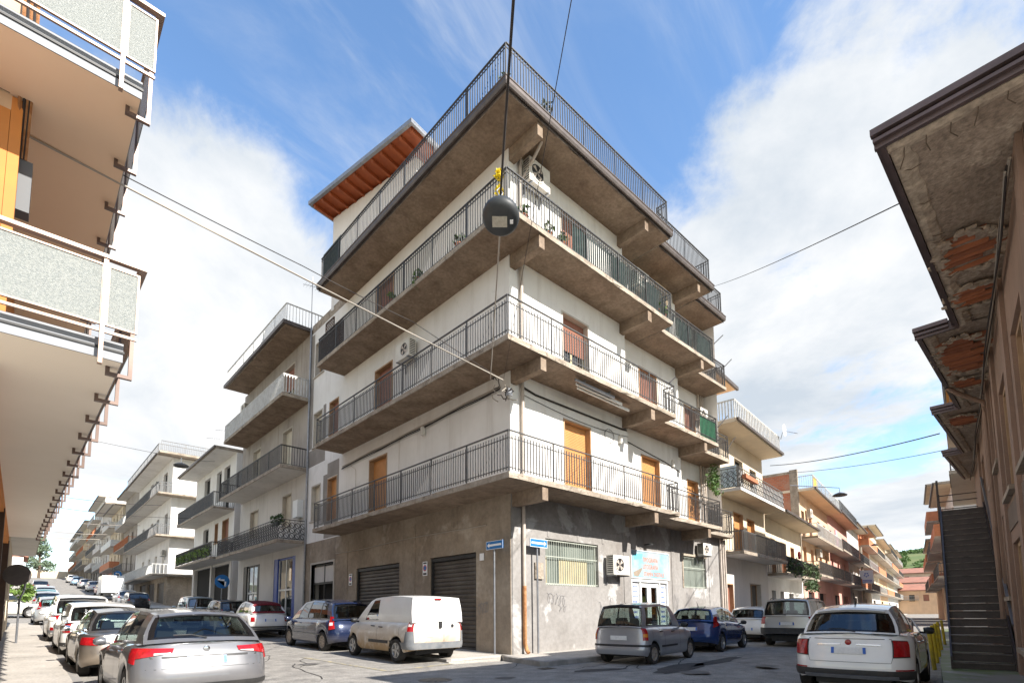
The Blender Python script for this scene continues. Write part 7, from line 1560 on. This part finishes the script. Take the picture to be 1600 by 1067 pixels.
t = thing('no_entry_sign', 'round road sign seen from behind on a bent pole on the left pavement', 'road sign', (-.05, 24.2, .3)); q = M(); q.tube([(-.02, 24.2, .2), (-.02, 24.2, 1.9), (.08, 24.2, 2.2), (.12, 24.2, 3.0)], .03, 8); q.build('pole', m_galv, t); q = M(); q.lathe([(.001, 0), (.36, 0), (.36, .02), (.001, .02)], 20, (-.12, 24.16, 2.72), 'y'); q.build('disc', surf('sign_back', (.075, .06, .055), (.05, .04, .038), 4, .5), t)
for (x_, y_, z_, lab) in ((9.0, 35.7, 3.36, 'round blue direction sign before the leafy balcony'), (9.0, 84, 6.6, 'round blue direction sign up the left street')):
    t = thing('direction_sign', lab, 'road sign', (x_, y_, gz(x_, y_))); q = M(); q.tube([(x_, y_, gz(x_, y_)), (x_, y_, z_)], .03, 8); q.build('pole', m_galv, t); q = M(); q.lathe([(.001, 0), (.42, 0), (.42, .02), (.001, .02)], 20, (x_, y_ - .06, z_), 'y'); do = q.build('disc', m_blue, t)
    q = M(); q.add([(x_ + a, y_ - .064, z_ + b) for a, b in ((-.3, .08), (-.12, .22), (-.12, .13), (.12, .13), (.12, -.3), (.22, -.3), (.22, .0), (-.12, .03), (-.12, -.06))], [tuple(range(9))]); q.build('arrow', m_signw, do)
# electrical box and cables hanging on the left building
t = thing('cable_box', 'dark metal cable box with hanging wires on the edge of the left building', 'cable box', (-.35, 8.55, 6.4)); M().box(-.34, -.2, 8.3, 8.5, 6.2, 6.85).build('box', surf('grey_box', (.12, .125, .13), None, 1, .6), t)
for k in range(5):
    q = M(); q.tube([(-.40 + .03*k, 8.0, 9.6), (-.38 + .03*k, 8.06, 8.6), (-.36 + .03*k + .02*math.sin(k), 8.1, 7.6), (-.33 + .015*k, 8.3, 6.85)], .018, 5); q.build('cable', m_cable if k % 2 else m_rust, t)
# graffiti scribbles on the workshop wall
gr = M()
def scribble(T, s0, z0, w, h, n, seed):
    rnd = random.Random(seed); pts = []
    for i in range(n*8 + 1): t = i / (n*8); pts.append((s0 + w*t + .09*math.sin(t*n*6.283), z0 + h*(.5 + .45*math.sin(t*n*6.283*1.0 + 1.2 + .6*math.sin(t*7 + seed))) + rnd.uniform(-.01, .01) - .25*h*t))
    for a, b in zip(pts, pts[1:]):
        d = Vector((b[0]-a[0], b[1]-a[1]));  d = d.normalized() if d.length else Vector((1, 0)); k = .007
        gr.add([T(a[0] - d.y*k, .026, a[1] + d.x*k), T(b[0] - d.y*k, .026, b[1] + d.x*k), T(b[0] + d.y*k, .026, b[1] - d.x*k), T(a[0] + d.y*k, .026, a[1] - d.x*k)], [(0, 1, 2, 3)])
for T, a in ((FR, (1.5, 1.62, .85, .36, 5, 1)), (FR, (2.0, 1.38, .4, .2, 2, 2)), (FR, (4.1, .75, .2, 1.0, 2, 3)), (FR, (4.6, 1.35, .5, .6, 2, 4)), (FR2, (9.9, 1.4, .4, .7, 4, 5)), (FR2, (11.0, 1.6, .35, .6, 3, 6)), (FL, (1.0, 1.35, .5, .35, 4, 7))): scribble(T, *a)
tag(gr.build('graffiti', surf('spray_paint', (.22, .21, .21), None, 1, .8)), 'grey looping graffiti scrawled on the workshop walls', 'graffiti')
# aerials
for (x_, y_, z_, h, lab) in ((10.6, 27.0, 16.4, 3.2, 'tall thin aerial mast between the corner block and the grey-stained house'), (10.2, 42, 12.7, 2.6, 'aerial on the low white house'), (10.4, 45.5, 12.7, 3.0, 'second aerial on the low white house'), (13, 100, 18, 3, 'aerial high up the left street'), (70, 22, 12, 2.5, 'aerial over the right street')):
    t = thing('aerial', lab, 'aerial', (x_, y_, z_)); q = M(); q.tube([(x_, y_, z_), (x_, y_, z_ + h)], .018, 5); q.build('mast', m_galv, t); q = M(); q.tube([(x_ - .5, y_, z_ + h*.8), (x_ + .5, y_, z_ + h*.86)], .012, 4)
    for k in range(6): q.tube([(x_ - .4 + k*.16, y_ - .25, z_ + h*.81 + k*.01), (x_ - .4 + k*.16, y_ + .25, z_ + h*.81 + k*.01)], .006, 4)
    q.build('antenna', m_galv, t)
# trees and bush on the left street
def tree(name, label, p, h, rad, mat, n=26, lf=.16, conif=False):
    t = thing(name, label, 'tree' if name != 'bush' else 'bush', p); tr = M(); tr.tube([(0, 0, -.5), (.05, .03, h*.3), (0, 0, h*.75)], [h*.03, h*.022, h*.006], 8)
    cl = []
    for i in range(n):
        f = random.random(); z_ = h*(.22 + .76*f); rr = rad*((1 - f)**.7 if conif else math.sin(math.pi*min(1, .15 + .8*f)))*random.uniform(.35, 1); a = random.uniform(0, 6.283); c_ = (math.cos(a)*rr, math.sin(a)*rr, z_); cl.append(c_); tr.tube([(0, 0, z_*.75), (c_[0]*.6, c_[1]*.6, z_*.9), c_], [h*.008, h*.005, h*.002], 5)
    tr.build('trunk', m_bark, t, local=True, smooth=60); f = M()
    for c_ in cl: k = random.uniform(.6, 1.15); f.leaves(c_, (rad*.36*k, rad*.36*k, rad*.26*k), 75, lf*random.uniform(.8, 1.2), .7)
    f.build('crown', mat, t, local=True)
tree('bush', 'sunlit yellow-green bush at the side street corner on the left', (-.55, 50, prof(50)), 2.6, 1.3, m_leafy, 22, .13)
tree('tree', 'feathery conifer standing at the crest of the left street', (3.0, 176, prof(176)), 10.5, 3.4, surf('leaf_hazy_green', (.17, .23, .15), (.13, .18, .11), 3, .7), 40, .3, True)
tree('tree', 'round tree behind the small tiled house on the left', (-3, 150, prof(150)), 6.5, 3.2, m_leaf, 24, .3)
# balustrade of the left street seen at the crest
q = M(); q.box(-8, 12, 196, 196.3, prof(196), prof(196) + 2.2); tag(q.build('garden_wall', m_cream), 'pale wall closing the crest of the left street', 'wall')

# grit and dry leaves along the gutters
lt = M()
for _ in range(420):
    k = random.random()
    if k < .4: x_, y_ = random.uniform(9.7, 24), 0; y_ = 8.93 + (x_ - 11.3) * .056 * (x_ > 11.3) - random.expovariate(9); z_ = .008
    elif k < .7: x_ = 8.28 - random.expovariate(8); y_ = random.uniform(11.4, 30); z_ = gz(x_, y_) + .008
    else: x_ = .96 + random.expovariate(7); y_ = random.uniform(6, 30); z_ = gz(x_, y_) + .008
    r_ = random.uniform(.012, .035); a_ = random.uniform(0, 6.28); lt.add([(x_ + math.cos(a_ + j*1.57)*r_*(1 if j % 2 else .5), y_ + math.sin(a_ + j*1.57)*r_*(1 if j % 2 else .5), z_ + random.uniform(0, .015)) for j in range(4)], [(0, 1, 2, 3)])
o = lt.build('gutter_litter', surf('dry_leaf_litter', (.20, .15, .09), (.30, .26, .20), 20, .9)); o['kind'] = 'stuff'; tag(o, 'grit and dry leaves gathered along the kerbs', 'litter')
